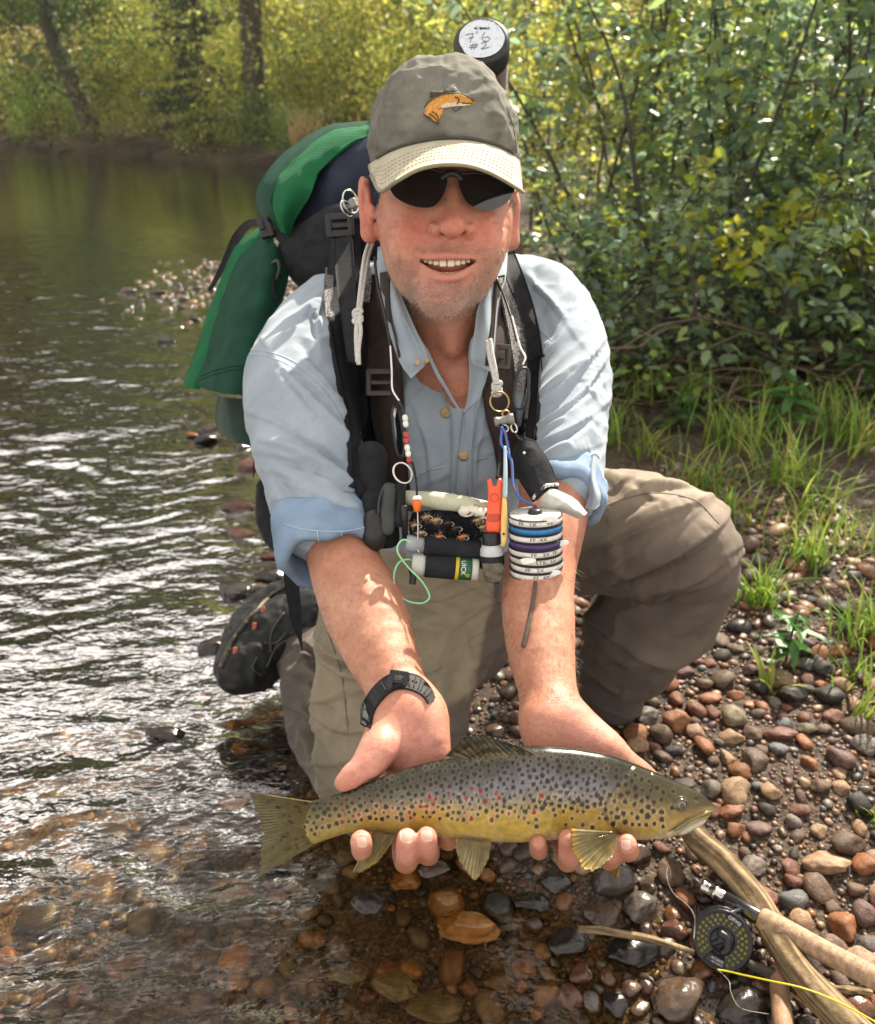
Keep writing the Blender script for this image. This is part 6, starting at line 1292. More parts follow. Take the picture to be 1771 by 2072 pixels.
def lid(F):
    F.chain([c(800, 360, 1.36, 96), c(720, 395, 1.36, 92), c(650, 450, 1.37, 60)], k=.03, u=FW, su=1.2); F.chain([c(860, 420, 1.36, 110), c(740, 440, 1.38, 88)], k=.03)
_, TL = soft('lid', lid, MAT['navy'], .004, .005, 14, 3, (([(740, 300, 1.24), (690, 370, 1.25), (640, 450, 1.3)], .012, .006), ([(780, 330, 1.24), (720, 400, 1.25), (670, 450, 1.28)], .01, -.006)))
def yoke(F): F.chain([c(590, 505, 1.36, 26), c(640, 470, 1.30, 30), c(690, 448, 1.26, 36), c(725, 470, 1.24, 46)], k=.02); F.chain([c(640, 530, 1.34, 62), c(700, 520, 1.30, 60), c(740, 500, 1.27, 48)], k=.03)
_, TY = soft('shoulder_yoke', yoke, MAT['blackfab'], .004, .003, 22, 5)
wire('piping', [(600, 492, 1.315), (640, 450, 1.275), (680, 428, 1.235), (715, 424, 1.205)], .0028, MAT['blackweb'], bp_)
# green rim over the lid: a dark outer roll and the bright mesh cover inside it
sh = lambda nm, rows, mat, th=.004, bulge=.0, par=bp_, n=30, m=11: sheet(nm, rows, par, mat, th, n, m, bulge)
def canvas(nm, rows, mat, amp=.003, sc=20, seed_=2, th=.004, n=44, m=22, bulge=0.0, par=None):
    A = np.array(rows, float); k = len(A); B = np.stack([catmull(A[i], m) for i in range(k)]); C_ = np.stack([catmull(B[:, j], n) for j in range(m)], 1); Pg = np.array([[P(*C_[i, j]) for j in range(m)] for i in range(n)])
    q = Pg.reshape(-1, 3); d = (amp*fbm(q*sc, 3, seed_)+amp*.6*(1-2*np.abs(vnoise(q*sc*1.7, seed_+3)))).reshape(n, m, 1); Pg = Pg-FW*(d+bulge*(1-np.linspace(-1, 1, m)**2)[None, :, None]); v, f = solid_grid(Pg, th); return obj(nm, mesh_np(nm, v, f), mat, par or bp_), bvh(v, f)
canvas('dark_rim', [[(752, 246, 1.40), (750, 250, 1.36), (748, 262, 1.33)], [(660, 256, 1.42), (676, 262, 1.36), (690, 272, 1.32)], [(585, 300, 1.43), (602, 312, 1.35), (616, 328, 1.31)], [(538, 350, 1.43), (556, 360, 1.34), (566, 368, 1.30)], [(517, 392, 1.43), (536, 398, 1.34), (550, 400, 1.30)], [(526, 434, 1.42), (545, 440, 1.34), (556, 440, 1.31)], [(548, 458, 1.40), (560, 466, 1.34), (570, 470, 1.32)]], MAT['dkgreen'], .003, 16, 4, bulge=.006)
canvas('bright_flap', [[(750, 252, 1.35), (748, 262, 1.31), (746, 276, 1.285)], [(672, 264, 1.34), (690, 276, 1.30), (708, 290, 1.275)], [(600, 318, 1.325), (622, 330, 1.285), (648, 344, 1.27)], [(560, 362, 1.315), (590, 378, 1.275), (630, 392, 1.27)], [(548, 400, 1.31), (575, 416, 1.275), (606, 430, 1.285)], [(556, 440, 1.315), (572, 452, 1.285), (592, 460, 1.30)], [(568, 470, 1.325), (580, 478, 1.31), (588, 486, 1.315)]], MAT['green'], .004, 18, 6, bulge=.008)
# green lower pockets
canvas('bright_pocket', [[(530, 455, 1.44), (535, 462, 1.41), (545, 470, 1.40)], [(480, 492, 1.45), (500, 500, 1.41), (520, 516, 1.40)], [(448, 560, 1.45), (468, 580, 1.41), (490, 590, 1.40)], [(418, 640, 1.45), (436, 650, 1.41), (456, 660, 1.40)], [(392, 720, 1.45), (410, 728, 1.41), (430, 734, 1.40)], [(370, 778, 1.45), (386, 786, 1.42), (402, 788, 1.41)]], MAT['green'], .003, 20, 8, bulge=.004)
dp, TDP = canvas('dark_pocket', [[(532, 470, 1.42), (548, 478, 1.36), (562, 500, 1.34), (590, 520, 1.36)], [(486, 520, 1.41), (520, 530, 1.35), (550, 540, 1.325), (585, 560, 1.34)], [(455, 590, 1.41), (496, 600, 1.35), (530, 606, 1.315), (570, 620, 1.33)], [(430, 660, 1.41), (474, 664, 1.345), (510, 670, 1.31), (552, 680, 1.325)], [(410, 730, 1.41), (456, 730, 1.335), (496, 735, 1.30), (545, 745, 1.32)], [(395, 778, 1.41), (430, 792, 1.345), (480, 800, 1.30), (540, 806, 1.32)]], MAT['dkgreen'], .005, 14, 9, n=60, m=34, bulge=.012)
for pts in ([(404, 762), (432, 750), (470, 740), (496, 740)], [(400, 770), (432, 758), (470, 748), (498, 748)]): seam('seam', pts, .0012, [TDP], dp, MAT['dkgreen'], off=.001)
canvas('lower_pocket', [[(440, 800, 1.42), (470, 806, 1.37), (540, 810, 1.36)], [(436, 850, 1.43), (470, 860, 1.37), (540, 870, 1.36)], [(446, 876, 1.44), (480, 896, 1.38), (545, 910, 1.37)]], M('bottle_green_canvas', (.006, .022, .016), .8, (.008, .03, .021), 20, 5), .004, 20, 12, bulge=.008)
# straps and buckles
canvas('compression_strap', [[(532, 444, 1.36), (532, 449, 1.36), (534, 456, 1.36)], [(500, 446, 1.40), (502, 453, 1.40), (506, 462, 1.40)], [(472, 474, 1.44), (478, 480, 1.44), (484, 488, 1.44)], [(452, 520, 1.46), (458, 522, 1.46), (464, 526, 1.46)], [(436, 556, 1.46), (441, 558, 1.46), (446, 560, 1.46)], [(420, 586, 1.46), (423, 589, 1.46), (427, 591, 1.46)]], MAT['blackweb'], .001, 10, 3, .002, 30, 5)
canvas('webbing', [[(550, 470, 1.335), (558, 462, 1.33), (566, 456, 1.33)], [(572, 500, 1.325), (582, 492, 1.32), (592, 484, 1.32)], [(600, 525, 1.33), (612, 515, 1.32), (622, 505, 1.32)]], MAT['blackweb'], .001, 10, 3, .002, 20, 6)
bx_ = []
for (x, y, w_, h_, dz) in ((537, 462, 13, 20, 0), (530, 455, 5, 12, -.004), (548, 466, 6, 14, -.004)): bx_.append(box(P(x, y, 1.335+dz), np.array([w_, h_, 9])*1.33/FOC, [nrm(RT+UP*.3), nrm(UP-RT*.3), FW], .4))
obj('buckle', mesh_np('buckle', *join(bx_)), MAT['blackplas'], bp_)
wire('buckle_loop', [(552, 532, 1.31), (562, 528, 1.30), (566, 545, 1.30), (560, 566, 1.31)], .003, MAT['blackplas'], bp_); canvas('webbing', [[(545, 560, 1.315), (553, 560, 1.31)], [(548, 590, 1.315), (556, 590, 1.31)], [(556, 605, 1.315), (562, 602, 1.31)]], MAT['blackweb'], .0005, 10, 3, .002, 12, 4)
# shoulder straps
TS = [SHIRT, TB1, TB2, TY]
s1, TS1 = patch('shoulder_strap', [(668, 452, 730, 440), (664, 520, 732, 530), (662, 600, 734, 610), (672, 680, 738, 690), (688, 760, 744, 770), (706, 840, 752, 850), (712, 900, 764, 905), (716, 960, 772, 965), (730, 1010, 770, 1015)], bp_, MAT['blackfab'], .012, .010, 46, 9, TS, 10, bulge=.004)
canvas('strap_webbing', [[(674, 446, 1.185), (706, 442, 1.18)], [(676, 500, 1.165), (714, 500, 1.16)], [(682, 580, 1.135), (720, 585, 1.13)], [(692, 660, 1.10), (724, 668, 1.095)], [(702, 730, 1.072), (734, 738, 1.068)]], MAT['blackweb'], .0006, 12, 5, .0025, 34, 7)
slider(688, 456, 22, 17, 1.172, 4, bp_, MAT['blackplas'], 'ladder_lock', True, .0035)
_, TS2 = patch('shoulder_strap', [(1008, 520, 1040, 505), (1030, 575, 1062, 562), (1052, 630, 1082, 624), (1064, 690, 1094, 684), (1070, 730, 1099, 718)], bp_, MAT['blackweb'], .011, .004, 30, 7, TS, 8)
patch('shoulder_strap', [(1066, 700, 1092, 700), (1064, 770, 1090, 770), (1058, 840, 1084, 845), (1050, 880, 1080, 890)], bp_, MAT['blackfab'], .009, .006, 24, 7, TS, 8)
mesh_m = M('spacer_mesh', (.20, .19, .19), .8, (.035, .035, .037), 420, 1, nlo=.45, nhi=.52)
patch('mesh_lining', [(1006, 545, 1026, 540), (1018, 610, 1046, 612), (1030, 670, 1062, 674), (1040, 730, 1068, 730), (1046, 790, 1066, 790)], bp_, mesh_m, .009, .003, 30, 7, TS, 8)
patch('mesh_lining', [(658, 540, 676, 545), (656, 590, 674, 600), (660, 640, 678, 650)], bp_, mesh_m, .014, .003, 16, 5, TS, 6); patch('mesh_lining', [(726, 530, 748, 524), (730, 570, 752, 566), (736, 610, 748, 612)], bp_, mesh_m, .012, .003, 16, 5, TS, 6)
canvas('hip_strap', [[(566, 1100, 1.28), (590, 1104, 1.28)], [(576, 1180, 1.30), (604, 1176, 1.30)], [(588, 1250, 1.33), (610, 1240, 1.33)], [(606, 1300, 1.345), (612, 1296, 1.345)], [(611, 1318, 1.35), (614, 1316, 1.35)]], MAT['blackweb'], .001, 12, 5, .002, 30, 6)
wire('cord', [(513, 905, 1.38), (514, 930, 1.38), (513, 965, 1.37)], .0014, MAT['blackweb'], bp_)
rg = thing('key_rings', 'pair of steel split rings clipped to the pack beside the angler ear', 'key ring', P(706, 420, 1.2))
ring('ring', 710, 408, 19, 1.17, .0012, MAT['steel'], rg, 1.25, 10, 40); ring('ring', 702, 422, 17, 1.165, .0010, MAT['steel'], rg, 1.0, 20, 55); wire('bead', [(712, 404, 1.165), (718, 420, 1.165)], [.006, .006], M('grey_bead', (.30, .30, .26), .4), rg)

# ---- rod tube strapped upright behind the head
rt_ = thing('rod_tube', 'fuzzy brown rod tube with a black cap and hand-lettered white label, upright behind the cap', 'rod tube', P(985, 250, 1.45))
cc_ = P(975, 84, 1.20); ax_ = nrm(-UP*.93*math.sin(rad(44))*1.0+FW*math.cos(rad(34))*.9+RT*.10-np.array([0, 0, .35])); ax_ = nrm(FW*.965-UP*.24+RT*.06); R_ = px(57, 1.20)
cyl('tube', cc_+ax_*.018, cc_+ax_*.52, R_*.955, M('tube_cloth', (.085, .045, .032), .95, (.05, .028, .022), 180, 5, bump=.6, bscale=500, sheen=.4), rt_, sides=48)
cyl('end_cap', cc_-ax_*.004, cc_+ax_*.030, R_, MAT['blackplas'], rt_, [(0, R_*.80), (.02, R_*.93), (.12, R_*.99), (.25, R_), (.95, R_), (1, R_*.97)], 56)
u_ = nrm(RT-ax_*(RT@ax_)); v_ = nrm(np.cross(u_, ax_)); v_ = v_ if v_@UP > 0 else -v_
an = np.linspace(0, 2*np.pi, 72, endpoint=False); rl = R_*.80*(1+.03*vnoise(np.stack([np.cos(an)*2.5, np.sin(an)*2.5, an*0], 1), 3)+np.where((an > .5) & (an < 1.5), -.07*np.abs(vnoise(np.stack([an*9, an*0, an*0], 1), 4)), 0))
lab = np.concatenate([[cc_-ax_*.0052], cc_-ax_*.0052+rl[:, None]*(np.cos(an)[:, None]*u_+np.sin(an)[:, None]*v_)]); obj('label', mesh_np('label', lab, [np.array([[0, 1+i, 1+(i+1) % 72] for i in range(72)])], False), M('worn_label', (.58, .62, .68), .6, (.36, .40, .46), 160, 7, nlo=.5, nhi=.75), rt_)
ink = M('pencil_mark', (.14, .14, .15), .6); ink2 = M('black_ink', (.015, .015, .015), .6)
def strokes(name, lines, mat, r):
    o = []
    for L in lines: p = np.array([cc_-ax_*.0055+R_*(x*u_+y*v_) for x, y in L]); o.append(tube(catmull(p, len(L)*5), r, 5))
    obj(name, mesh_np(name, *join(o)), mat, rt_)
strokes('lettering', [[(-.58, .18), (-.44, .21), (-.30, .22), (-.36, .05), (-.41, -.14)], [(-.46, .03), (-.36, .05), (-.28, .06)], [(-.16, .32), (-.165, .26), (-.17, .20)], [(.12, .26), (.04, .12), (.02, -.02), (.10, -.12), (.22, -.12), (.28, -.02), (.20, .06), (.08, .02)],
    [(-.30, -.20), (-.34, -.34), (-.37, -.44)], [(-.19, -.19), (-.23, -.33), (-.26, -.43)], [(-.42, -.28), (-.28, -.26), (-.12, -.25)], [(-.45, -.36), (-.30, -.35), (-.14, -.34)], [(-.02, -.22), (.08, -.16), (.16, -.22), (.10, -.34), (-.02, -.44), (.08, -.43), (.24, -.38)]], ink, .0006)
strokes('lettering', [[(-.24, .46), (-.22, .40)], [(-.26, .46), (-.16, .46)], [(-.17, .40), (-.14, .42)], [(-.06, .47), (-.05, .40)], [(-.06, .47), (.0, .45), (-.04, .43), (.01, .41), (-.05, .40)], [(.04, .45), (.04, .40), (.07, .45)], [(.10, .47), (.10, .40)], [(.15, .46), (.14, .40), (.18, .41)], [(.21, .45), (.21, .40)], [(.26, .46), (.26, .40)]], ink2, .0008)
# fuzz on the tube
o = []
for i in range(420):
    a_ = rr.uniform(0, 6.28); t = rr.uniform(.03, .25); b0 = cc_+ax_*t+R_*.955*(math.cos(a_)*u_+math.sin(a_)*v_); d = nrm(b0-cc_-ax_*t)*rr.uniform(.003, .007)+np.array([rr.gauss(0, .003) for _ in range(3)]); o.append(tube([b0, b0+d*.6, b0+d], [.00025, .0002, .0001], 3))
fz = obj('fuzz', mesh_np('fuzz', *join(o)), M('fuzz', (.12, .07, .05), .9), rt_); fz['kind'] = 'stuff'

# ---- wristwatch
wt_ = thing('wristwatch', 'black rubber watch strap buckled round the wrist on the left', 'watch', P(810, 1400, .85))
rows_o = [(731, 1462), (736, 1420), (760, 1384), (790, 1363), (820, 1360), (850, 1368), (872, 1390), (882, 1412)]; rows_i = [(748, 1474), (757, 1436), (778, 1408), (800, 1394), (822, 1392), (842, 1398), (858, 1408), (868, 1422)]
vW, fW = drape([a+b for a, b in zip(rows_o, rows_i)], [BODY], 48, 7, .0035, .0035, 3); vW2 = vW.copy(); obj('strap', mesh_np('strap', vW, fW), MAT['rubber'], wt_); TW = bvh(vW, fW)
for i in range(16):
    t = .06+.90*i/16; po = catmull(rows_o, 50)[int(t*49)]; pi_ = catmull(rows_i, 50)[int(t*49)]; L = [po*(1-s)+pi_*s for s in (.12, .5, .88)]
    if .36 < t < .56: continue
    seam('rib', [tuple(q) for q in L], .0007, [TW], wt_, MAT['rubber'], off=.0001, n=6)
slider(806, 1379, 15, 18, (hit([TW], 806, 1379) or (.84,))[0]-.002, -8, wt_, MAT['blackplas'], 'buckle', True, .0018)
sheet('loose_tail', [[(862, 1378, .838), (850, 1398, .832)], [(878, 1400, .838), (866, 1412, .832)], [(888, 1424, .84), (880, 1430, .836)]], wt_, MAT['rubber'], .002, 12, 5)
for i in range(6):
    x, y = 770+i*0, 0
    q = catmull(rows_o, 50)[24+i*2]*.5+catmull(rows_i, 50)[24+i*2]*.5; h_ = hit([TW], *q)
    if h_ is not None: obj('strap_hole', mesh_np('strap_hole', *box(P(q[0], q[1], h_[0]-.0002), (.0007, .0016, .0005), [RT, UP, FW], .4)), M('strap_hole', (.003, .003, .003), .9), wt_)

# ---- neck cord (white) with knots, ring and clips
CD = MAT['cord']
cd = thing('neck_cord', 'doubled white neck cord with overhand knots, hanging both sides of the collar', 'cord', P(740, 600, 1.05))
wire('strand', [(748, 488, 1.075), (738, 520, 1.04), (731, 570, 1.015), (726, 615, 1.0), (724, 636, .995)], .0026, CD, cd); wire('strand', [(754, 492, 1.075), (744, 525, 1.04), (736, 575, 1.015), (730, 618, 1.0), (726, 636, .995)], .0026, CD, cd)
wire('strand', [(726, 640, .992), (730, 670, .985), (726, 705, .982), (726, 738, .98)], .0027, CD, cd); wire('strand', [(724, 640, .992), (721, 672, .985), (722, 708, .982), (724, 733, .98)], .0027, CD, cd)
for (x, y, D) in ((724, 636, .99), (1006, 783, .985)):
    for dx, dy, tl in ((0, -5, 20), (0, 4, -25), (0, 12, 15)): ring('knot', x+dx, y+dy, 8, D-.001, .0027, CD, cd, .55, tl)
wire('strand', [(986, 690, .99), (990, 720, .985), (998, 755, .982), (1003, 778, .982)], .0026, CD, cd); wire('strand', [(992, 686, .99), (997, 720, .985), (1004, 755, .982), (1007, 778, .982)], .0026, CD, cd); wire('strand', [(1006, 786, .982), (1008, 800, .98)], .0028, CD, cd)
ln = thing('ring_clip', 'brass split ring with a grey barrel clip and swivels below the white cord', 'clip', P(1012, 830, .975))
ring('split_ring', 1011, 813, 20, .978, .0011, MAT['brass'], ln, 1.0, 0, 15); ring('swivel', 1024, 838, 8, .972, .0012, MAT['brass'], ln, .9, 30, 20); ring('swivel', 1020, 866, 9, .97, .0012, MAT['steel'], ln, .8, -30); ring('swivel', 1040, 866, 8, .97, .0012, MAT['steel'], ln, 1.2, 15, 40)
cyl('barrel', P(1001, 854, .970), P(1040, 846, .967), px(9.5, .97), M('grey_plastic', (.22, .23, .20), .5), ln, [(0, .0046), (.02, .0055), (.2, .0055), (.22, .0047), (.7, .0047), (.72, .006), (.98, .006), (1, .005)])
wire('strap_loop', [(1014, 858, .968), (1012, 900, .962), (1010, 940, .955), (1006, 968, .945)], .0018, MAT['blackweb'], ln)
# ---- reading glasses hung round the neck
gl_ = thing('reading_glasses', 'thin black reading glasses parted at the bridge and hanging down the chest on both sides', 'glasses', P(1062, 800, 1.0))
wire('temple', [(758, 520, 1.06), (764, 570, 1.03), (780, 640, 1.0), (790, 700, .985), (795, 752, .97)], [.0018, .0018, .0016, .0012, .0010], MAT['blackplas'], gl_); wire('temple', [(790, 700, .984), (793, 750, .970), (794, 786, .962), (803, 804, .957), (809, 812, .955)], .0011, MAT['white'], gl_)
wire('temple', [(1004, 560, 1.035), (1024, 610, 1.02), (1036, 648, 1.005), (1046, 690, .995)], [.0016]*4, MAT['blackplas'], gl_); wire('temple', [(1036, 640, 1.005), (1052, 700, .99), (1063, 722, .98), (1058, 738, .976)], .0012, MAT['white'], gl_)
def rim(cx, cy, rx, ry, D, rot, yaw): 
    a = np.linspace(0, 2*np.pi, 40); q = np.sign(np.cos(a))*np.abs(np.cos(a))**.75, np.sign(np.sin(a))*np.abs(np.sin(a))**.75; t = rad(rot)
    p = np.array([P(cx+rx*q[0][i]*math.cos(t)-ry*q[1][i]*math.sin(t), cy+rx*q[0][i]*math.sin(t)+ry*q[1][i]*math.cos(t), D+yaw*q[0][i]) for i in range(40)]); obj('rim', mesh_np('rim', *tube(p, .0014, 7, caps=False)), MAT['blackplas'], gl_)
    gm_ = bpy.data.materials.get('clear_lens') or bpy.data.materials.new('clear_lens'); gm_.use_nodes = True; nt = gm_.node_tree
    if 'Transparent BSDF' not in nt.nodes:
        t_ = nt.nodes.new('ShaderNodeBsdfTransparent'); t_.inputs[0].default_value = (.80, .84, .86, 1); g_ = nt.nodes.new('ShaderNodeBsdfGlossy'); g_.inputs['Roughness'].default_value = .02; f_ = nt.nodes.new('ShaderNodeFresnel'); x_ = nt.nodes.new('ShaderNodeMixShader'); nt.links.new(f_.outputs[0], x_.inputs[0]); nt.links.new(t_.outputs[0], x_.inputs[1]); nt.links.new(g_.outputs[0], x_.inputs[2]); nt.links.new(x_.outputs[0], nt.nodes['Material Output'].inputs['Surface'])
    V_ = np.concatenate([p[:-1], [p[:-1].mean(0)-FW*.0012]]); obj('lens', mesh_np('lens', V_, [np.array([[39, i, (i+1) % 39] for i in range(39)])]), gm_, gl_)
rim(1056, 786, 14, 42, .965, 8, .004); rim(806, 874, 9, 52, .95, -7, .010)
wire('bridge', [(1064, 742, .968), (1068, 760, .966), (1070, 800, .964), (1066, 828, .962), (1064, 848, .96)], [.0012, .0016, .0018, .002, .0022], MAT['blackplas'], gl_); wire('bridge', [(808, 812, .955), (814, 826, .95), (818, 860, .947), (820, 900, .945), (816, 922, .945)], [.0016]*5, MAT['blackplas'], gl_)
# ---- left-hand side: beads, ring, black gear pouch
bd = thing('bead_clip', 'red and white beaded clip hanging with a steel ring over the left brace', 'clip', P(824, 900, .95))
for i, (x, y, cl) in enumerate(((820, 846, 0), (821, 858, 0), (822, 880, 1), (822, 892, 1), (824, 906, 0), (826, 918, 0), (828, 931, 1))):
    v, f = lathe([(0, .001), (.15, .0028), (.5, .0034), (.85, .0028), (1, .001)], P(x-1, y-7, .945), P(x+1, y+7, .943), 12); obj('bead', mesh_np('bead', v, f), (MAT['white'], M('red_bead', (.42, .02, .02), .25, coat=.5))[cl], bd)
ring('split_ring', 815, 957, 19, .938, .0013, MAT['steel'], bd, 1.15, 30, 25)
po = thing('gear_pouch', 'black and dark grey gear pouch hanging beside the left rolled cuff', 'pouch', P(768, 1050, .96))
dkg = M('charcoal_nylon', (.030, .036, .034), .7, (.044, .05, .047), 40, 5, weave=.2, wscale=2500)
def pmesh(nm, build, mat, vx=.003):
    F = Field(); build(F); v, f = F.mesh(vx, 10); n_ = vnormals(v, f); v = v+n_*(.0022*fbm(v*40, 3, 5))[:, None]; return obj(nm, mesh_np(nm, v, f), mat, po)
pmesh('main_bag', lambda F: (F.chain([c(752, 925, 1.02, 34), c(748, 985, 1.0, 32)], k=.01), F.bx(P(770, 1050, .975), (px(36, .97), px(60, .97), .020), [nrm(RT+UP*.06), nrm(UP-RT*.06), FW], .012, .012)), MAT['blackfab'])
pmesh('round_case', lambda F: F.ell(P(758, 1072, .955), (px(28, .95), px(44, .95), .020), [RT, UP, FW], k=.01), MAT['blackplas'])
pmesh('front_flap', lambda F: F.bx(P(786, 1030, .948), (px(15, .95), px(52, .95), .008), [nrm(RT-UP*.10+FW*.3), nrm(UP+RT*.10), nrm(FW-RT*.3)], .006, .004), dkg); pmesh('side_flap', lambda F: F.bx(P(810, 1020, .945), (px(10, .95), px(46, .95), .006), [nrm(RT-UP*.05-FW*.4), UP, nrm(FW+RT*.4)], .005, .004), MAT['blackfab'])
wire('edge_piping', [(778, 982, .945), (768, 1010, .944), (766, 1050, .944), (772, 1085, .946)], .0012, dkg, po)
cyl('pen', P(818, 1022, .935), P(820, 1092, .945), .0042, MAT['blackplas'], po, [(0, .003), (.05, .0042), (.55, .0042), (.56, .0036), (1, .0034)], 16)
# ---- fly patch: rolled pale foam, black fleece with flies, two vials
fp = thing('fly_patch', 'chest fly patch with a pale foam roll and black fleece holding small flies', 'fly patch', P(900, 1030, .96))
foam = M('pale_foam', (.46, .46, .34), .8, (.32, .33, .25), 50, 7, bump=.4, bscale=120)
F = Field(); F.chain([c(826, 1008, .958, 15), c(880, 1012, .95, 17), c(940, 1022, .948, 18), c(986, 1030, .952, 16)], k=.01); v, f = F.mesh(.0022, 10); n_ = vnormals(v, f); v = v+n_*(.0016*fbm(v*55, 3, 6))[:, None]; obj('foam_roll', mesh_np('foam_roll', v, f), foam, fp)
obj('hide_patch', mesh_np('hide_patch', *solid_grid(np.array([[P(930+54*u+3*math.sin(v_2*7), 1019+24*v_2+6*u+2*math.sin(u*9), .9405-.0075*(1-(v_2*2-1)**2)) for u in np.linspace(0, 1, 12)] for v_2 in np.linspace(0, 1, 8)]), .002)), M('speckled_hide', (.62, .58, .50), .8, (.10, .07, .05), 90, 4, nlo=.56, nhi=.6), fp)
F = Field(); F.bx(P(905, 1062, .955), (px(76, .955), px(28, .955), .010), [nrm(RT-UP*.05), UP, FW], .006, .006); v, f = F.mesh(.0022, 10); n_ = vnormals(v, f); v = v+n_*(.004*fbm(v*70, 3, 6))[:, None]; obj('fleece', mesh_np('fleece', v, f), MAT['blackfab'], fp)
o = []
for i in range(1500):
    x, y = rr.uniform(832, 980), rr.uniform(1036, 1092); b0 = P(x, y, .945+rr.uniform(0, .002)); d = np.array([rr.gauss(0, .003), rr.gauss(-.004, .002), rr.gauss(0, .003)]); o.append(tube([b0, b0+d], [.0003, .0001], 3, caps=False))
z_ = obj('pile', mesh_np('pile', *join(o)), MAT['blackfab'], fp); z_['kind'] = 'stuff'
flm = [M('fly_hackle', (.42, .30, .17), .8), M('fly_dark', (.05, .035, .025), .8), M('fly_orange', (.60, .14, .04), .6)]
for i, (x, y, k) in enumerate(((840, 1062, 0), (850, 1078, 0), (882, 1052, 0), (905, 1058, 1), (922, 1068, 1), (966, 1052, 0), (888, 1086, 2), (935, 1086, 2), (862, 1046, 0), (978, 1066, 0))):
    fl = thing('fishing_fly', ['tan hackled fly at the left end of the black fleece', 'lower tan fly at the fleece left end', 'tan fly in the upper middle of the fleece', 'dark fly in the middle of the fleece', 'dark fly right of the fleece middle', 'tan fly near the orange clip', 'small orange-beaded fly low on the fleece', 'bright orange-bodied fly low right on the fleece', 'tan fly just under the foam roll', 'tan fly partly behind the orange clip'][i], 'fishing fly', P(x, y, .94), 'flies stuck in the fleece')
    o = []
    for q in range(60): d = np.array([rr.gauss(0, 1), rr.gauss(-.5, .6), rr.gauss(0, 1)]); d = nrm(d)*rr.uniform(.004, .008); b0 = P(x+rr.gauss(0, 3), y+rr.gauss(0, 2), .942); o.append(tube([b0, b0+d], [.00035, .0001], 3, caps=False))
    obj('hackle', mesh_np('hackle', *join(o)), flm[0 if k != 1 else 1], fl); wire('fly_body', [(x-8, y+2, .941), (x, y, .939), (x+9, y-2, .941)], [.0008, .0018, .001], flm[k], fl); wire('hook', [(x+9, y-2, .941), (x+14, y+3, .94), (x+9, y+7, .94)], .0004, MAT['steel'], fl)
wire('quill', [(845, 1030, .94), (846, 1070, .938), (845, 1108, .938), (848, 1118, .938)], .0009, MAT['steel'], fp)
bobm = M('bobber_orange', (.85, .17, .01), .35); bb = thing('strike_indicator', 'small orange and white float hanging in front of the foam roll', 'float', P(844, 1018, .93))
cyl('float_body', P(844, 1036, .93), P(844, 1012, .928), .009, bobm, bb, [(0, .0022), (.15, .0035), (.6, .0052), (.95, .0055), (1, .0054)]); cyl('float_cap', P(844, 1012, .928), P(844, 1003, .928), .009, MAT['white'], bb, [(0, .0054), (.5, .0052), (.9, .004), (1, .001)]); wire('cord', [(844, 1004, .928), (843, 975, .932), (838, 950, .938), (834, 935, .94)], .0014, MAT['blackweb'], bb)
vi = thing('vial_holder', 'two capped vials in black sleeves, one with green and yellow label', 'vials', P(900, 1125, .95))
gry = M('grey_cap', (.30, .32, .34), .45); wcap = M('dull_white_cap', (.52, .53, .48), .5)
cyl('vial', P(822, 1098, .944), P(862, 1104, .944), px(17, .944), gry, vi, [(0, .0085), (.04, .0096), (.5, .0096), (.52, .0088), (1, .0088)]); cyl('sleeve', P(858, 1103, .945), P(972, 1112, .95), px(22, .945), MAT['blackfab'], vi)
cyl('vial', P(834, 1142, .942), P(862, 1144, .942), px(22, .942), wcap, vi, [(0, .0105), (.06, .0122), (.8, .0122), (.85, .0112), (1, .0112)]); cyl('sleeve', P(860, 1144, .942), P(922, 1149, .944), px(24, .943), MAT['blackfab'], vi); cyl('yellow_band', P(919, 1149, .944), P(929, 1150, .944), px(23.4, .944), M('label_yellow', (.72, .52, .02), .5), vi)
ga, gb = P(928, 1150, .944), P(954, 1152, .945); gr_ = px(23, .944); cyl('green_label', ga, gb, gr_, M('label_green', (.015, .10, .04), .5, (.01, .06, .03), 60, 3), vi); cyl('vial', P(953, 1152, .945), P(968, 1153, .945), px(22.5, .945), wcap, vi)
def wrap_text(body, a, b, r, size, ang0, mat, par, along, name='lettering', adv=1.0):
    """raised print wrapped on a cylinder a->b ; along = distance along the axis of the text baseline"""
    V_, T_ = text_mesh(body); T = nrm(b-a); n0 = nrm(-FW-T*(-FW@T)); s0 = np.cross(T, n0); x = V_[:, 1]*size; th = ang0+V_[:, 0]*size*adv/r
    pts = a+np.outer(along+x, T)+(r+.0003)*(np.cos(th)[:, None]*n0+np.sin(th)[:, None]*s0); obj(name, mesh_np(name, pts, [T_], False), mat, par)
wrap_text('UICK', ga, gb, gr_, .0075, -.15, MAT['white'], vi, .0042); 
def wrap_disc(a, b, r, along, ang, rad_, mat, par, name='logo'):
    T = nrm(b-a); n0 = nrm(-FW-T*(-FW@T)); s0 = np.cross(T, n0); q = np.linspace(0, 6.283, 20)[:-1]; th = ang+np.sin(q)*rad_/r; pts = a+np.outer(along+np.cos(q)*rad_, T)+(r+.0003)*(np.cos(th)[:, None]*n0+np.sin(th)[:, None]*s0); c0 = a+along*T+(r+.0004)*(math.cos(ang)*n0+math.sin(ang)*s0); obj(name, mesh_np(name, np.concatenate([pts, [c0]]), [np.array([[19, i, (i+1) % 19] for i in range(19)])], False), mat, par)
wrap_disc(ga, gb, gr_, .0098, .55, .0022, M('label_yellow', (.72, .52, .02), .5), vi); wrap_disc(ga, gb, gr_+.0002, .0098, .55, .0013, M('label_green', (.015, .10, .04), .5), vi)
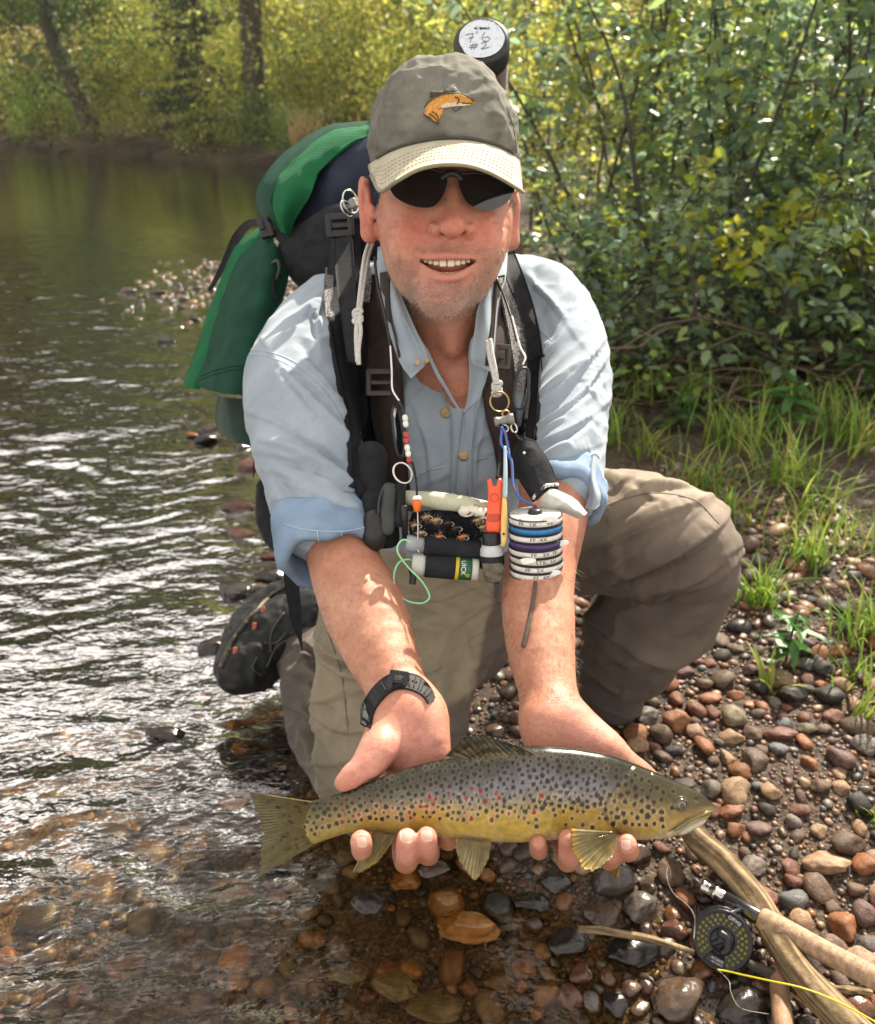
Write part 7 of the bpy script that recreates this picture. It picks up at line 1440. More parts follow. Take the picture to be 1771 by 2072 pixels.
wire('tag', [(832, 1150, .938), (836, 1165, .938), (834, 1182, .938)], .004, MAT['blackplas'], vi)
lo = thing('line_loop', 'pale green loop of fly line hanging from the vials', 'fishing line', P(835, 1170, .935))
wire('line', [(836, 1100, .936), (818, 1092, .934), (806, 1102, .932), (806, 1120, .93), (826, 1148, .928), (850, 1172, .926), (866, 1196, .925), (868, 1212, .925), (850, 1221, .925), (820, 1214, .926), (800, 1190, .927), (798, 1160, .929), (808, 1138, .932), (826, 1132, .936), (838, 1136, .94)], .0011, M('mint_line', (.28, .62, .36), .4), lo, 110)
# ---- orange clip, yellow tool, dropper bottle
oc = thing('orange_clip', 'flat orange plastic tool with a notched top, hanging on the black cord', 'tool', P(1000, 1025, .93))
plate('body', [z3(962, 1380), z3(985, 1373), z3(992, 1405), z3(1008, 1415), z3(1022, 1403), z3(1026, 1374), z3(1048, 1380), z3(1050, 1440), z3(1046, 1550), z3(1040, 1670), z3(1000, 1682), z3(958, 1670), z3(962, 1550), z3(968, 1460)], .930, .006, MAT['orange'], oc, dome=.001, n=90)
plate('inset', [z3(968, 1580), z3(1030, 1578), z3(1028, 1618), z3(966, 1616)], .9285, .002, M('orange_dark', (.55, .06, .02), .4), oc); ring('emblem', *z3(1005, 1483), 8, .929, .0005, M('orange_dark', (.55, .06, .02), .4), oc)
yt_ = thing('yellow_tool', 'slim yellow and pale blue tool beside the orange one', 'tool', P(1021, 1010, .925))
wire('shaft', [(1022, 903, .935), (1023, 950, .93), (1022, 1006, .926)], [.0016, .0024, .0028], M('pale_blue_plastic', (.42, .58, .66), .4), yt_); plate('handle', [z3(1050, 1480), z3(1070, 1478), z3(1080, 1600), z3(1078, 1690), z3(1068, 1755), z3(1046, 1758), z3(1042, 1690), z3(1042, 1600)], .925, .006, MAT['yellow'], yt_, dome=.0015, n=60)
disk(*z3(1058, 1692), 2.5, .9225, -FW, .001, 'rivet', MAT['blackplas'], yt_)
bo = thing('dropper_bottle', 'small black-capped bottle in a black holder with a patterned tab', 'bottle', P(996, 1110, .93))
ba, bb2 = P(994, 1076, .938), P(996, 1150, .946); cyl('cap', ba, P(994.5, 1102, .94), px(19, .94), MAT['blackplas'], bo, [(0, .006), (.06, .0095), (.2, .0103), (.9, .0104), (1, .0098)]); cyl('collar', P(994.5, 1100, .94), P(995, 1126, .942), px(24, .94), M('milky_plastic', (.55, .58, .60), .4), bo, [(0, .0085), (.12, .0108), (.35, .013), (.8, .0135), (1, .0128)]); cyl('holder', P(995, 1122, .942), P(996, 1150, .944), px(25, .943), MAT['rubber'], bo, [(0, .0128), (.1, .0142), (.9, .0140), (1, .012)])
plate('patterned_tab', [(976, 1140), (1016, 1140), (1018, 1160), (1014, 1176), (994, 1180), (980, 1174)], .929, .003, M('camo_webbing', (.16, .13, .10), .8, (.05, .04, .03), 120, 4, weave=.3, wscale=2500), bo); plate('clip', [(998, 1178), (1010, 1180), (1008, 1195), (1004, 1208), (1000, 1206), (1001, 1192)], .932, .003, MAT['blackplas'], bo)
# ---- stack of tippet spools on a cord
sp_ = thing('spool_stack', 'stack of black and white line spools right of the orange tool', 'line spools', P(1084, 1100, .93))
A0, A1 = P(1083, 1040, .928), P(1085, 1160, .946); T_ = nrm(A1-A0); Ls = np.linalg.norm(A1-A0); Rr = px(54, .94)
labs = [(.72, .70, .66), (.02, .19, .48), (.74, .72, .68), (.06, .03, .13), (.74, .72, .68), (.66, .64, .58), (.74, .72, .68), (.72, .70, .66)]; txts = ['FF   1X      FT', '', 'FF  4X', '', 'FF   3X  FF', 'STIL  5X', 'FF   2X', 'FF  4X']
for i in range(8):
    a = A0+T_*Ls*i/8; b = A0+T_*Ls*(i+1)/8; jx = RT*rr.gauss(0, .0006); a = a+jx; b = b+jx; h8 = Ls/8; cyl('spool', a, b, Rr, MAT['blackplas'], sp_, [(.02, Rr*.3), (.02, Rr*.98), (.05, Rr), (.14, Rr), (.16, Rr*.955), (.84, Rr*.955), (.86, Rr), (.95, Rr), (.98, Rr*.98), (.98, Rr*.3)], 56)
    cyl('label', a+T_*h8*.17, a+T_*h8*.83, Rr*.985, M('spool_label', labs[i], .5, tuple(x*.75 for x in labs[i]), 90, 6), sp_, [(0, Rr*.96), (.02, Rr*.982), (.98, Rr*.982), (1, Rr*.96)], 56)
    if txts[i]:
        V_, Tt = text_mesh(txts[i]); n0 = nrm(-FW-T_*(-FW@T_)); s0 = nrm(np.cross(n0, T_)); s0 = s0 if s0@RT > 0 else -s0; th = V_[:, 0]*.0062*1.15/Rr+(-.1, 0, 0, 0, .25, .3, -.2, .1)[i]; pts = a+np.outer(h8*.5-V_[:, 1]*.0055, T_)+(Rr*.982+.0003)*(np.cos(th)[:, None]*n0+np.sin(th)[:, None]*s0); obj('lettering', mesh_np('lettering', pts, [Tt], False), ink2, sp_)
cyl('top_disc', A0-T_*.001, A0+T_*.0012, Rr*.9, M('scuffed_white', (.68, .68, .66), .5, (.05, .05, .05), 70, 8, nlo=.55, nhi=.68), sp_, [(0, Rr*.2), (0, Rr*.94), (.6, Rr*.95), (1, Rr*.95)], 56); cyl('hub', A0-T_*.006, A0+T_*.001, Rr*.28, MAT['blackplas'], sp_, [(0, Rr*.16), (.2, Rr*.24), (1, Rr*.3)])
for (i, x, y) in ((7, 1118, 1160), (5, 1068, 1136), (5, 1134, 1100), (0, 1112, 1052)):
    plate('tag_end', [(x-16, y-4), (x-4, y-7), (x+14, y-6), (x+16, y+1), (x+4, y+5), (x-10, y+6)], (.934-.0305*math.sqrt(max(.05, 1-((x-1084)/56)**2))+.00014*(y-1100)), .0015, MAT['white'], sp_, n=40)
wire('blue_cord', [z3(1050, 1075)+(.962,), z3(1042, 1160)+(.955,), z3(1060, 1200)+(.95,), z3(1100, 1265)+(.945,), z3(1108, 1340)+(.94,), z3(1112, 1410)+(.935,), z3(1140, 1470)+(.935,), z3(1190, 1510)+(.94,), z3(1245, 1535)+(.945,)], .0017, M('blue_cord', (.03, .13, .42), .7, (.30, .05, .04), 330, 1, nlo=.56, nhi=.6), sp_, 60)
wire('blue_cord', [z3(1046, 1075)+(.964,), z3(1066, 1110)+(.957,), z3(1082, 1190)+(.953,), z3(1094, 1260)+(.947,)], .0015, M('blue_cord', (.03, .13, .42), .7, (.30, .05, .04), 330, 1, nlo=.56, nhi=.6), sp_, 40)
wire('brown_cord', [(1084, 1166, .94)]+[(x, y, hit([BODY], x, y)[0]-.0025) for x, y in ((1083, 1185), (1079, 1215), (1073, 1245), (1066, 1280), (1058, 1309))], .0024, M('brown_braid', (.07, .05, .038), .8, (.12, .09, .07), 500, 2, bump=.6, bscale=900), sp_, 40)
# ---- black cloth pouch with a pale towel tail
bc = thing('cloth_pouch', 'soft black cloth pouch with white ribbed edge and grey cloth tail', 'pouch', P(1090, 950, .97))
canvas('pouch', [[z3(1130, 1165)+(.972,), z3(1185, 1148)+(.966,), z3(1240, 1165)+(.968,), z3(1262, 1185)+(.975,)], [z3(1108, 1230)+(.968,), z3(1180, 1220)+(.955,), z3(1250, 1220)+(.956,), z3(1300, 1240)+(.968,)], [z3(1112, 1310)+(.962,), z3(1190, 1310)+(.947,), z3(1270, 1310)+(.949,), z3(1340, 1315)+(.965,)], [z3(1150, 1390)+(.958,), z3(1215, 1400)+(.944,), z3(1290, 1400)+(.946,), z3(1366, 1395)+(.962,)], [z3(1200, 1470)+(.956,), z3(1235, 1480)+(.946,), z3(1290, 1440)+(.946,), z3(1370, 1425)+(.962,)], [z3(1225, 1510)+(.956,), z3(1250, 1495)+(.95,), z3(1300, 1450)+(.95,), z3(1372, 1440)+(.962,)]], MAT['blackfab'], .002, 40, 6, .006, 40, 20, .006, par=bc)
wire('white_ribbing', [z3(1228, 1490)+(.943,), z3(1250, 1455)+(.940,), z3(1300, 1415)+(.940,), z3(1368, 1408)+(.955,)], .0022, M('white_ribbing', (.62, .62, .60), .8, (.05, .05, .05), 420, 1, nlo=.48, nhi=.52), bc)
canvas('towel', [[z3(1250, 1520)+(.95,), z3(1290, 1460)+(.945,), z3(1330, 1425)+(.952,)], [z3(1320, 1545)+(.945,), z3(1370, 1500)+(.938,), z3(1410, 1455)+(.948,)], [z3(1400, 1570)+(.942,), z3(1440, 1535)+(.936,), z3(1475, 1492)+(.948,)], [z3(1482, 1605)+(.945,), z3(1515, 1585)+(.94,), z3(1540, 1572)+(.95,)]], M('grey_towel', (.50, .50, .47), .9, (.40, .40, .37), 60, 5, bump=.5, bscale=300), .004, 50, 9, .003, 30, 16, .005, par=bc)
wire('eyelet', [z3(1172, 1222)+(.949,), z3(1180, 1230)+(.948,)], .0014, MAT['white'], bc); wire('cord', [z3(1120, 1110)+(.968,), z3(1140, 1140)+(.966,), z3(1165, 1158)+(.963,)], .0014, MAT['blackweb'], bc)
# ------------------------------------------------------------------ stones, one by one
def stone_mesh(seed, sub=3, ang=.5):
    bm = bmesh.new(); bmesh.ops.create_icosphere(bm, subdivisions=sub, radius=1); me = bpy.data.meshes.new('stone')
    r = np.random.default_rng(seed); V_ = np.array([v.co[:] for v in bm.verts]); ex = r.uniform(.75, 1.0, 3)
    for k in range(int(8*ang)+2):      # worn facets
        n_ = nrm(r.normal(0, 1, 3)); h_ = r.uniform(.50, .86); d = V_@n_; m = d > h_; V_[m] -= np.outer((d[m]-h_)*.85, n_)
    V_ = V_*(1+.24*fbm(V_*1.2+seed, 3, seed)[:, None]+.05*vnoise(V_*4+seed, seed)[:, None])*ex; V_ /= np.abs(V_).max(0)
    for v, q in zip(bm.verts, V_): v.co = q
    bm.to_mesh(me); bm.free(); me.polygons.foreach_set('use_smooth', [True]*len(me.polygons)); return me
BIG = [stone_mesh(i, 4, .3+.12*(i % 6)) for i in range(9)]; MED = [stone_mesh(40+i, 3, .2+.2*(i % 5)) for i in range(10)]; SML = [stone_mesh(60+i, 2, .3+.2*(i % 4)) for i in range(8)]
for me in BIG+MED+SML: me.materials.append(MAT['stone'])
SC = dict(rust=(.27, .115, .052), redb=(.185, .082, .055), brown=(.150, .098, .068), tan=(.36, .24, .145), grey=(.19, .165, .145), dark=(.052, .044, .040), black=(.024, .022, .022), blue=(.15, .15, .16), purple=(.155, .090, .083), olive=(.19, .165, .105), pink=(.36, .23, .16), amber=(.46, .23, .075))
taken = []
def put_stone(mesh, x, y, rx, ry, col, rz, flat=.62, wet=False, sink=.35, roll=0, parent=None, name='stone', jit=0):
    g = G(x, y, 0.0)
    for _ in range(4):
        zt = float(height(g[:1], g[1:2])[0]); D_ = (g-CP)@FW; s = px(rx, D_); hz_ = px(ry, D_)/.80
        g = G(x, y, zt+hz_*flat*(1-sink)*.6)
    if x < 1000 and wet: g = G(x, y, hz_*.12)
    a = px(rx, D_); 
    o = bpy.data.objects.new(name, mesh); link(o, parent); sy_ = max(.55*a, px(ry, D_)*1.02); o.location = g; o.scale = (a, sy_, max(.42*min(a, sy_), min(a, sy_)*flat)); o.rotation_euler = (rr.gauss(0, .12), rr.gauss(0, .12), rad(rz)); k = 1+rr.gauss(0, .08)
    o.color = tuple(min(1, q*k) for q in SC[col])+(1,); taken.append((g[0], g[1], max(a, sy_)*.85))
    if wet: o.material_slots[0].link = 'OBJECT'; o.material_slots[0].material = MAT['wetstone']
    return o
STONES = [  # x, y, rx, ry, colour, angle, wet, label
    (1279, 1926, 60, 42, 'black', 25, 1, 'large smooth black stone left of the reel'), (1372, 2018, 66, 52, 'brown', 30, 1, 'large wet brown boulder with a rust patch below the reel'), (1502, 2034, 58, 44, 'dark', 0, 1, 'large dark wet stone right of the big brown one'),
    (1218, 1852, 40, 35, 'brown', 10, 1, 'rounded wet dark brown stone under the fish head'), (1302, 1838, 42, 34, 'grey', 15, 1, 'two-tone grey and tan stone beside the driftwood'), (1150, 1904, 44, 33, 'dark', 20, 1, 'rough dark stone half in the water left of the black one'), (1357, 1768, 28, 36, 'brown', 0, 0, 'upright brown stone between fish head and rod'),
    (1386, 1818, 24, 23, 'rust', 0, 0, 'small rust-brown stone above the reel'), (1175, 1972, 24, 30, 'redb', -15, 1, 'oval red-brown wet stone by the water edge'), (1152, 2022, 31, 30, 'redb', 20, 1, 'shiny reddish stone at the water edge, lower left of the oval one'), (1276, 2000, 24, 20, 'brown', 0, 1, 'small brown stone left of the big brown boulder'), (1246, 2030, 26, 30, 'black', 0, 1, 'round black wet stone at the picture bottom'), (1198, 2030, 20, 24, 'grey', 0, 1, 'small grey wet stone between reddish and black ones'),
    (1128, 1786, 34, 27, 'dark', -30, 1, 'dark slanted stone in the pool under the pectoral fin'), (1076, 1824, 38, 24, 'black', 0, 1, 'flat black stone at the white reflection edge'), (1369, 1882, 30, 25, 'redb', 10, 1, 'shiny maroon stone just left of the reel'), (1360, 1852, 16, 20, 'rust', 20, 1, 'small wedge stone above the shiny maroon one'),
    (1671, 1746, 51, 34, 'tan', 5, 0, 'big smooth tan stone on the dry gravel'), (1750, 1749, 27, 30, 'rust', 0, 0, 'orange-brown stone at the right edge beside the big tan stone'), (1604, 1781, 20, 20, 'redb', 0, 0, 'red-brown round stone below the big tan one'), (1521, 1752, 31, 24, 'grey', 20, 0, 'rough speckled grey stone right of the driftwood'), (1657, 1682, 18, 18, 'tan', 0, 0, 'tan angular stone above the big tan stone'), (1535, 1678, 28, 20, 'purple', 10, 0, 'flat purple stone beside the fish mouth'),
    (1750, 1853, 26, 32, 'purple', 0, 0, 'purple-brown stone at the right edge below the orange-brown one'), (1689, 1838, 20, 17, 'brown', 0, 0, 'small brown stone left of the purple-brown edge stone'), (1624, 1864, 27, 27, 'tan', 0, 0, 'tan stone above the cork grip'), (1740, 1940, 40, 28, 'pink', 0, 0, 'pale pinkish stone above the cork grip end'), (1734, 2040, 38, 30, 'rust', 10, 1, 'red-brown stone in the bottom right corner'), (1420, 1966, 24, 26, 'rust', 0, 1, 'rust wedge stone under the reel'), (1215, 1950, 14, 15, 'grey', 0, 1, 'tiny grey stone by the black one'),
    (1353, 1383, 22, 23, 'rust', 0, 0, 'rust-orange round stone right of the raised shin'), (1312, 1450, 29, 25, 'grey', 5, 0, 'pale grey stone beside the boot of the raised leg'), (1437, 1414, 25, 16, 'rust', 10, 0, 'orange stone on the gravel below the knee'), (1484, 1452, 25, 30, 'olive', 0, 0, 'grey-olive pointed stone on the gravel'), (1482, 1490, 28, 17, 'tan', 0, 0, 'flat tan stone below the grey-olive one'), (1576, 1484, 37, 21, 'redb', -8, 0, 'long red-brown stone in the middle of the gravel'), (1603, 1404, 33, 26, 'dark', 10, 0, 'dark grey stone under the bright blade cluster'),
    (1424, 1508, 20, 25, 'rust', 0, 0, 'rust-brown upright stone below the flat tan one'), (1388, 1360, 18, 15, 'purple', 0, 0, 'small mauve stone right of the shin'), (1424, 1382, 19, 18, 'brown', 0, 0, 'brown round stone behind the orange one'), (1634, 1474, 25, 17, 'olive', 0, 0, 'olive stone right of the long red-brown one'), (1687, 1450, 23, 19, 'redb', 0, 0, 'reddish stone near the right edge of the gravel'), (1576, 1516, 21, 19, 'blue', 30, 0, 'small blue-grey angular stone'), (1288, 1510, 25, 21, 'tan', 0, 0, 'tan stone by the hand on the right'), (1662, 1345, 21, 30, 'dark', 0, 0, 'dark rust-flecked stone at the weed'), (1634, 1344, 20, 17, 'blue', 0, 0, 'dark blue-grey stone under the leafy weed'), (1603, 1340, 21, 20, 'brown', 0, 0, 'brown stone under the leafy weed left side'),
    (1540, 1428, 14, 17, 'rust', 0, 0, 'small square rust stone between dark grey and orange ones'), (1750, 1508, 30, 26, 'grey', 0, 0, 'grey stone cut by the right picture edge'), (1700, 1530, 28, 32, 'purple', 10, 0, 'dark mauve stone near the right edge'), (1660, 1590, 24, 20, 'brown', 0, 0, 'brown stone midway down the gravel'), (1440, 1640, 26, 17, 'redb', 20, 0, 'maroon stone just above the fish snout'), (1380, 1590, 34, 16, 'dark', 20, 0, 'dark flat stone behind the fish head'), (1480, 1640, 30, 20, 'rust', 25, 0, 'reddish brown stone right of the fish snout'), (1560, 1600, 22, 20, 'tan', 0, 0, 'tan stone right of the maroon one'), (1500, 1560, 26, 24, 'rust', 0, 0, 'rust stone above the fish snout'), (1620, 1640, 24, 15, 'redb', 0, 0, 'red-brown stone above the purple flat one'), (1340, 1530, 22, 17, 'brown', 0, 0, 'brown stone beside the thumb on the right'),
    (960, 1440, 24, 22, 'dark', 0, 1, 'dark wet stone between the legs'), (985, 1410, 22, 14, 'grey', 0, 1, 'grey wet stone between knee and forearm'), (945, 1480, 30, 18, 'brown', 0, 1, 'brown wet stone right of the kneeling knee'), (1000, 1250, 26, 22, 'tan', 30, 0, 'striped tan stone behind the forearm on the right'), (975, 1300, 20, 16, 'rust', 0, 0, 'rust stone between thigh and forearm'), (1010, 1340, 22, 15, 'dark', 0, 1, 'black stone left of the forearm on the right'), (990, 1375, 18, 14, 'redb', 0, 1, 'maroon pebble left of the forearm on the right'), (1005, 1480, 24, 20, 'brown', 0, 1, 'brown stone above the dorsal fin'),
    (476, 1194, 38, 27, 'dark', 5, 1, 'wet dark stone with a white glint, in the stream beside the boot'), (430, 1312, 30, 24, 'dark', 0, 1, 'dark wet stone touching the boot toe'), (335, 1484, 38, 20, 'dark', 0, 1, 'dark stone breaking the surface left of the knee'), (482, 1612, 38, 20, 'amber', 10, 1, 'orange submerged stone by the trout tail'), (412, 888, 26, 18, 'black', 0, 1, 'black wet stone under the pack'), (425, 866, 20, 12, 'brown', 0, 1, 'brown stone behind the black one under the pack'), (388, 880, 14, 9, 'rust', 0, 1, 'small rust stone left of the black one under the pack'),
    (500, 945, 24, 20, 'redb', 0, 1, 'red-brown stone behind the pack strap'), (482, 1024, 34, 20, 'redb', 0, 1, 'flat reddish stone in the stream beside the sleeve'), (488, 1080, 34, 18, 'rust', 0, 1, 'rusty stone in the stream level with the cuff'), (545, 1125, 22, 14, 'rust', 0, 1, 'small rusty stone beside the hip strap'), (548, 1165, 34, 22, 'dark', 0, 1, 'grey stone behind the boot heel'), (525, 1190, 26, 12, 'brown', 0, 1, 'brown stone below the grey one at the boot'), (260, 588, 18, 12, 'grey', 0, 1, 'grey stone standing out in the riffle at left'), (318, 592, 18, 10, 'brown', 0, 1, 'second stone out in the riffle'), (375, 622, 18, 9, 'brown', 0, 1, 'stone in the riffle nearer the pack'), (395, 645, 14, 9, 'dark', 0, 1, 'dark round stone in the riffle by the pack'), (330, 690, 14, 9, 'dark', 0, 1, 'lone dark stone below the riffle'), (350, 690, 10, 7, 'dark', 0, 1, 'small dark stone beside the lone one'),
    (950, 1868, 66, 24, 'amber', -8, 1, 'amber stone barely breaking the pool under the fins'), (820, 1770, 30, 26, 'amber', 20, 1, 'orange square stone under water below the fingers'), (800, 1985, 50, 30, 'olive', 0, 1, 'olive stone under water at the bottom centre'), (880, 2030, 60, 34, 'olive', 0, 1, 'big olive stone under water at the bottom edge'), (700, 1960, 40, 26, 'olive', 0, 1, 'brown-green stone under water left of bottom centre'), (740, 1830, 36, 28, 'dark', 0, 1, 'dark stone under water below the tail'), (880, 1760, 34, 20, 'brown', 0, 1, 'brown stone under water below the pelvic fin'), (1010, 1985, 36, 24, 'brown', 0, 1, 'brown stone under water left of the shiny reddish one'),
]
for i, (x, y, rx, ry, cl, rz, wet, lb) in enumerate(STONES):
    under = cl in ('amber', 'olive') and x < 1020
    o = put_stone(BIG[i % 9] if rx > 28 else MED[i % 10], x, y, rx, ry, cl, rz, .62 if not under else .4, bool(wet), .3)
    if under: o.location.z = min(o.location.z, -.004-o.scale.z*.75) if 'barely' not in lb else -o.scale.z*.7
    tag(o, lb, 'stone', 'loose stones of the gravel bar and stream')
# the pebbles between them: 300 single pieces of the bar, the rest one mass
rp = np.random.default_rng(99); names_ = ['rust', 'redb', 'brown', 'brown', 'tan', 'grey', 'dark', 'purple', 'rust', 'pink', 'redb', 'blue', 'brown']
cand = []; grid_ = {}
def free(x, y, a):
    for (qx, qy, qa) in taken:
        if (qx-x)**2+(qy-y)**2 < (qa*.8+a*.7)**2: return False
    cx, cy = int(x/.04), int(y/.04)
    for i in range(-2, 3):
        for j in range(-2, 3):
            for (qx, qy, qa) in grid_.get((cx+i, cy+j), ()):
                if (qx-x)**2+(qy-y)**2 < ((qa+a)*.80)**2: return False
    return True
def sow(n_, amin, amax, box_, cond, pw=2.2):
    for _ in range(n_):
        x = rp.uniform(box_[0], box_[1]); y = rp.uniform(box_[2], box_[3]); a = amin+(amax-amin)*rp.random()**pw
        if not cond(x, y): continue
        if free(x, y, a): cand.append((x, y, a)); grid_.setdefault((int(x/.04), int(y/.04)), []).append((x, y, a))
inl = lambda x, y: x > shore(y)-.25
sow(1500, .016, .034, (-.2, 1.1, .70, 2.3), inl, 2.0); sow(4200, .009, .017, (-.2, 1.15, .70, 2.5), inl, 1.7); sow(24000, .0038, .009, (-.15, 1.2, .70, 2.3), inl)
sow(900, .02, .05, (-1.4, .35, .6, 3.4), lambda x, y: x < shore(y)-.2 and x > -1.1-.2*y); sow(2600, .010, .022, (-.9, .3, .62, 2.6), lambda x, y: x < shore(y)-.05)
sow(6500, .015, .048, (-2.7, -.2, 2.2, 8.4), lambda x, y: (x > shore(y)-.22) or (math.hypot((x+1.75)/.8, (y-6.1)/1.7) < 1), 1.8)
cand = np.array(cand); print('pebbles', len(cand))
wp = np.stack([cand[:, 0], cand[:, 1], np.zeros(len(cand))], 1)-CP; dp_ = wp@FW; sxp = 885.5+FOC*(wp@RT)/dp_; syp = 1036-FOC*(wp@UP)/dp_
vis = (sxp > -30) & (sxp < 1800) & (syp > 0) & (syp < 2100); cand, sxp, syp, dp_ = cand[vis], sxp[vis], syp[vis], dp_[vis]
hz_ = height(cand[:, 0], cand[:, 1]); shown = ((sxp > 1190) & (syp > 1330)) | ((sxp < 600) & (hz_ > -.05)); od = np.argsort(-(cand[:, 2]/dp_)*np.where(shown, 1, .2)); ind = set(od[:300].tolist())
base_m = [(np.array([v.co[:] for v in me.vertices]), np.array([p.vertices[:] for p in me.polygons])) for me in SML]
bm1 = stone_mesh(90, 1, .4); base_s = [(np.array([v.co[:] for v in bm1.vertices]), np.array([p.vertices[:] for p in bm1.polygons]))]
acc = []; accC = []
for i, (x, y, a) in enumerate(cand):
    cl = names_[rp.integers(0, len(names_))]; z = hz_[i]; kk = rp.uniform(.7, 1.15); wetn = z < .012
    if x < shore(y)-.05: cl = ['amber', 'brown', 'rust', 'olive', 'brown', 'tan', 'dark'][rp.integers(0, 7)]; kk *= .58
    col = tuple(min(1, q*kk*(.62 if wetn and x >= shore(y)-.05 else 1)) for q in SC[cl]); sc_ = (a*rp.uniform(.95, 1.25), a*rp.uniform(.75, 1), a*rp.uniform(.5, .75)); rz = rp.uniform(0, 6.28); zz = z+sc_[2]*.35
    if i in ind:
        o = bpy.data.objects.new('pebble', MED[i % 10] if a > .016 else SML[i % 8]); link(o, ground); o.location = (x, y, zz); o.scale = sc_; o.rotation_euler = (rp.normal(0, .15), rp.normal(0, .15), rz); o.color = col+(1,)
        if wetn: o.material_slots[0].link = 'OBJECT'; o.material_slots[0].material = MAT['wetstone']
    else:
        Vm, Fm_ = base_m[i % 8] if a > .0085 else base_s[0]; q = Vm*np.array(sc_); cs, sn = math.cos(rz), math.sin(rz); q = np.stack([q[:, 0]*cs-q[:, 1]*sn, q[:, 0]*sn+q[:, 1]*cs, q[:, 2]], 1)+np.array([x, y, zz]); acc.append((q, Fm_)); accC.append(np.tile(col, (len(q), 1)))
v, f = join(acc); gm2 = mesh_np('pebbles', v, f); vcol(gm2, np.concatenate(accC)); pb = obj('pebbles', gm2, MAT['gravel'], ground); pb['kind'] = 'stuff'
# red stones glimpsed in the grass
for (x, y, cl, lb) in ((1620, 1235, 'redb', 'dark red stone in the grass right of the knee'), (1720, 1232, 'amber', 'orange-red stone in the grass at the right edge'), (1600, 1250, 'black', 'black stone beside the dark red one'), (1640, 1215, 'dark', 'dark stone behind the dark red one')):
    tag(put_stone(MED[(x*7) % 10], x, y, 22, 14, cl, 0), lb, 'stone', 'loose stones of the gravel bar and stream')

# ------------------------------------------------------------------ driftwood and sticks
def wood(name, pts, rads, mat, seed, sides=40, n=110, amp=.16):
    p = catmull(np.array([P(*q) for q in pts]), n); r_ = np.interp(np.linspace(0, 1, n), np.linspace(0, 1, len(rads)), rads); v, f = tube(p, r_, sides); k = n*sides; a = np.tile(np.arange(sides)/sides*6.283, n); t = np.repeat(np.arange(n)/n, sides); cen = np.repeat(p, sides, 0)
    d = amp*vnoise(np.stack([np.cos(a)*1.6, np.sin(a)*1.6, t*5+seed], 1), seed)+amp*.35*vnoise(np.stack([np.cos(a)*5, np.sin(a)*5, t*6+seed], 1), seed+1); g_ = vnoise(np.stack([np.cos(a)*5.5, np.sin(a)*5.5, t*4+seed], 1), seed+2)+.6*vnoise(np.stack([np.cos(a)*12, np.sin(a)*12, t*9+seed], 1), seed+3); d = d+amp*.30*g_
    v[:k] = cen+(v[:k]-cen)*(1+d[:, None]); me = mesh_np(name, v, f); w_ = sstep(-.5, .7, g_+.5*vnoise(np.stack([np.cos(a), np.sin(a), t*7+seed], 1), seed+4))[:, None]; cl = np.array([.36, .265, .155])*(1-w_)+np.array([.10, .066, .038])*w_; vcol(me, np.concatenate([cl, cl[:1], cl[-1:]])); return me
def GD(x, y, z): g = G(x, y, z); return (x, y, float((g-CP)@FW))
dw = tag(obj('driftwood', wood('driftwood', [GD(1380, 1664, .06), GD(1410, 1700, .065), GD(1470, 1752, .066), GD(1530, 1822, .066), GD(1580, 1905, .066), GD(1630, 1980, .066), GD(1700, 2055, .07), GD(1760, 2110, .07)], [.013, .018, .0195, .020, .0205, .020, .020, .020], MAT['drift'], 3), MAT['drift']), 'long pale weathered driftwood branch lying under the rod', 'driftwood')
F = Field(); kx, ky = 1437, 1712; kd = GD(kx, ky, .075)[2]; F.ell(P(kx, ky, kd), (.007, .005, .006), [nrm(RT+UP), nrm(UP-RT), FW], k=.002); v, f = F.mesh(.0015, 8); obj('knot', mesh_np('knot', v, f), M('dark_knot', (.06, .035, .02), .8), dw)
birchm = M('birch_bark', (.34, .20, .11), .65, (.16, .09, .05), 30, 6, bump=.4, bscale=120, stretch=(1, 1, 3))
tag(obj('birch_stick', wood('birch_stick', [GD(1576, 1962, .035), GD(1578, 2010, .035), GD(1584, 2060, .035), GD(1588, 2110, .035)], [.0125, .0132, .0135, .014], birchm, 9, 24, 60, .05), birchm), 'stubby orange-brown birch stick at the bottom beside the driftwood', 'stick')
tw_ = [([(1170, 1880), (1240, 1886), (1320, 1902), (1405, 1926)], .0055, 'pale flat twig running left from the reel'), ([(1515, 1950), (1560, 1966), (1600, 1976)], .006, 'short dark stick beneath the fly line'), ([(1680, 2000), (1720, 2003), (1765, 2008)], .005, 'splintered pale stick by the bottom right corner'), ([(1410, 1756), (1430, 1775), (1446, 1790)], .0018, 'thin twig beside the driftwood'), ([(1600, 2010), (1640, 2040), (1670, 2072)], .0022, 'thin dark twig at the bottom right')]
for i, (pts, r_, lb) in enumerate(tw_): tag(obj('twig', wood('twig', [GD(x, y, .04) for x, y in pts], [r_, r_*1.1, r_*.7], MAT['drift'], 20+i, 14, 40, .25), MAT['drift'] if i != 1 else MAT['bark']), lb, 'twig')
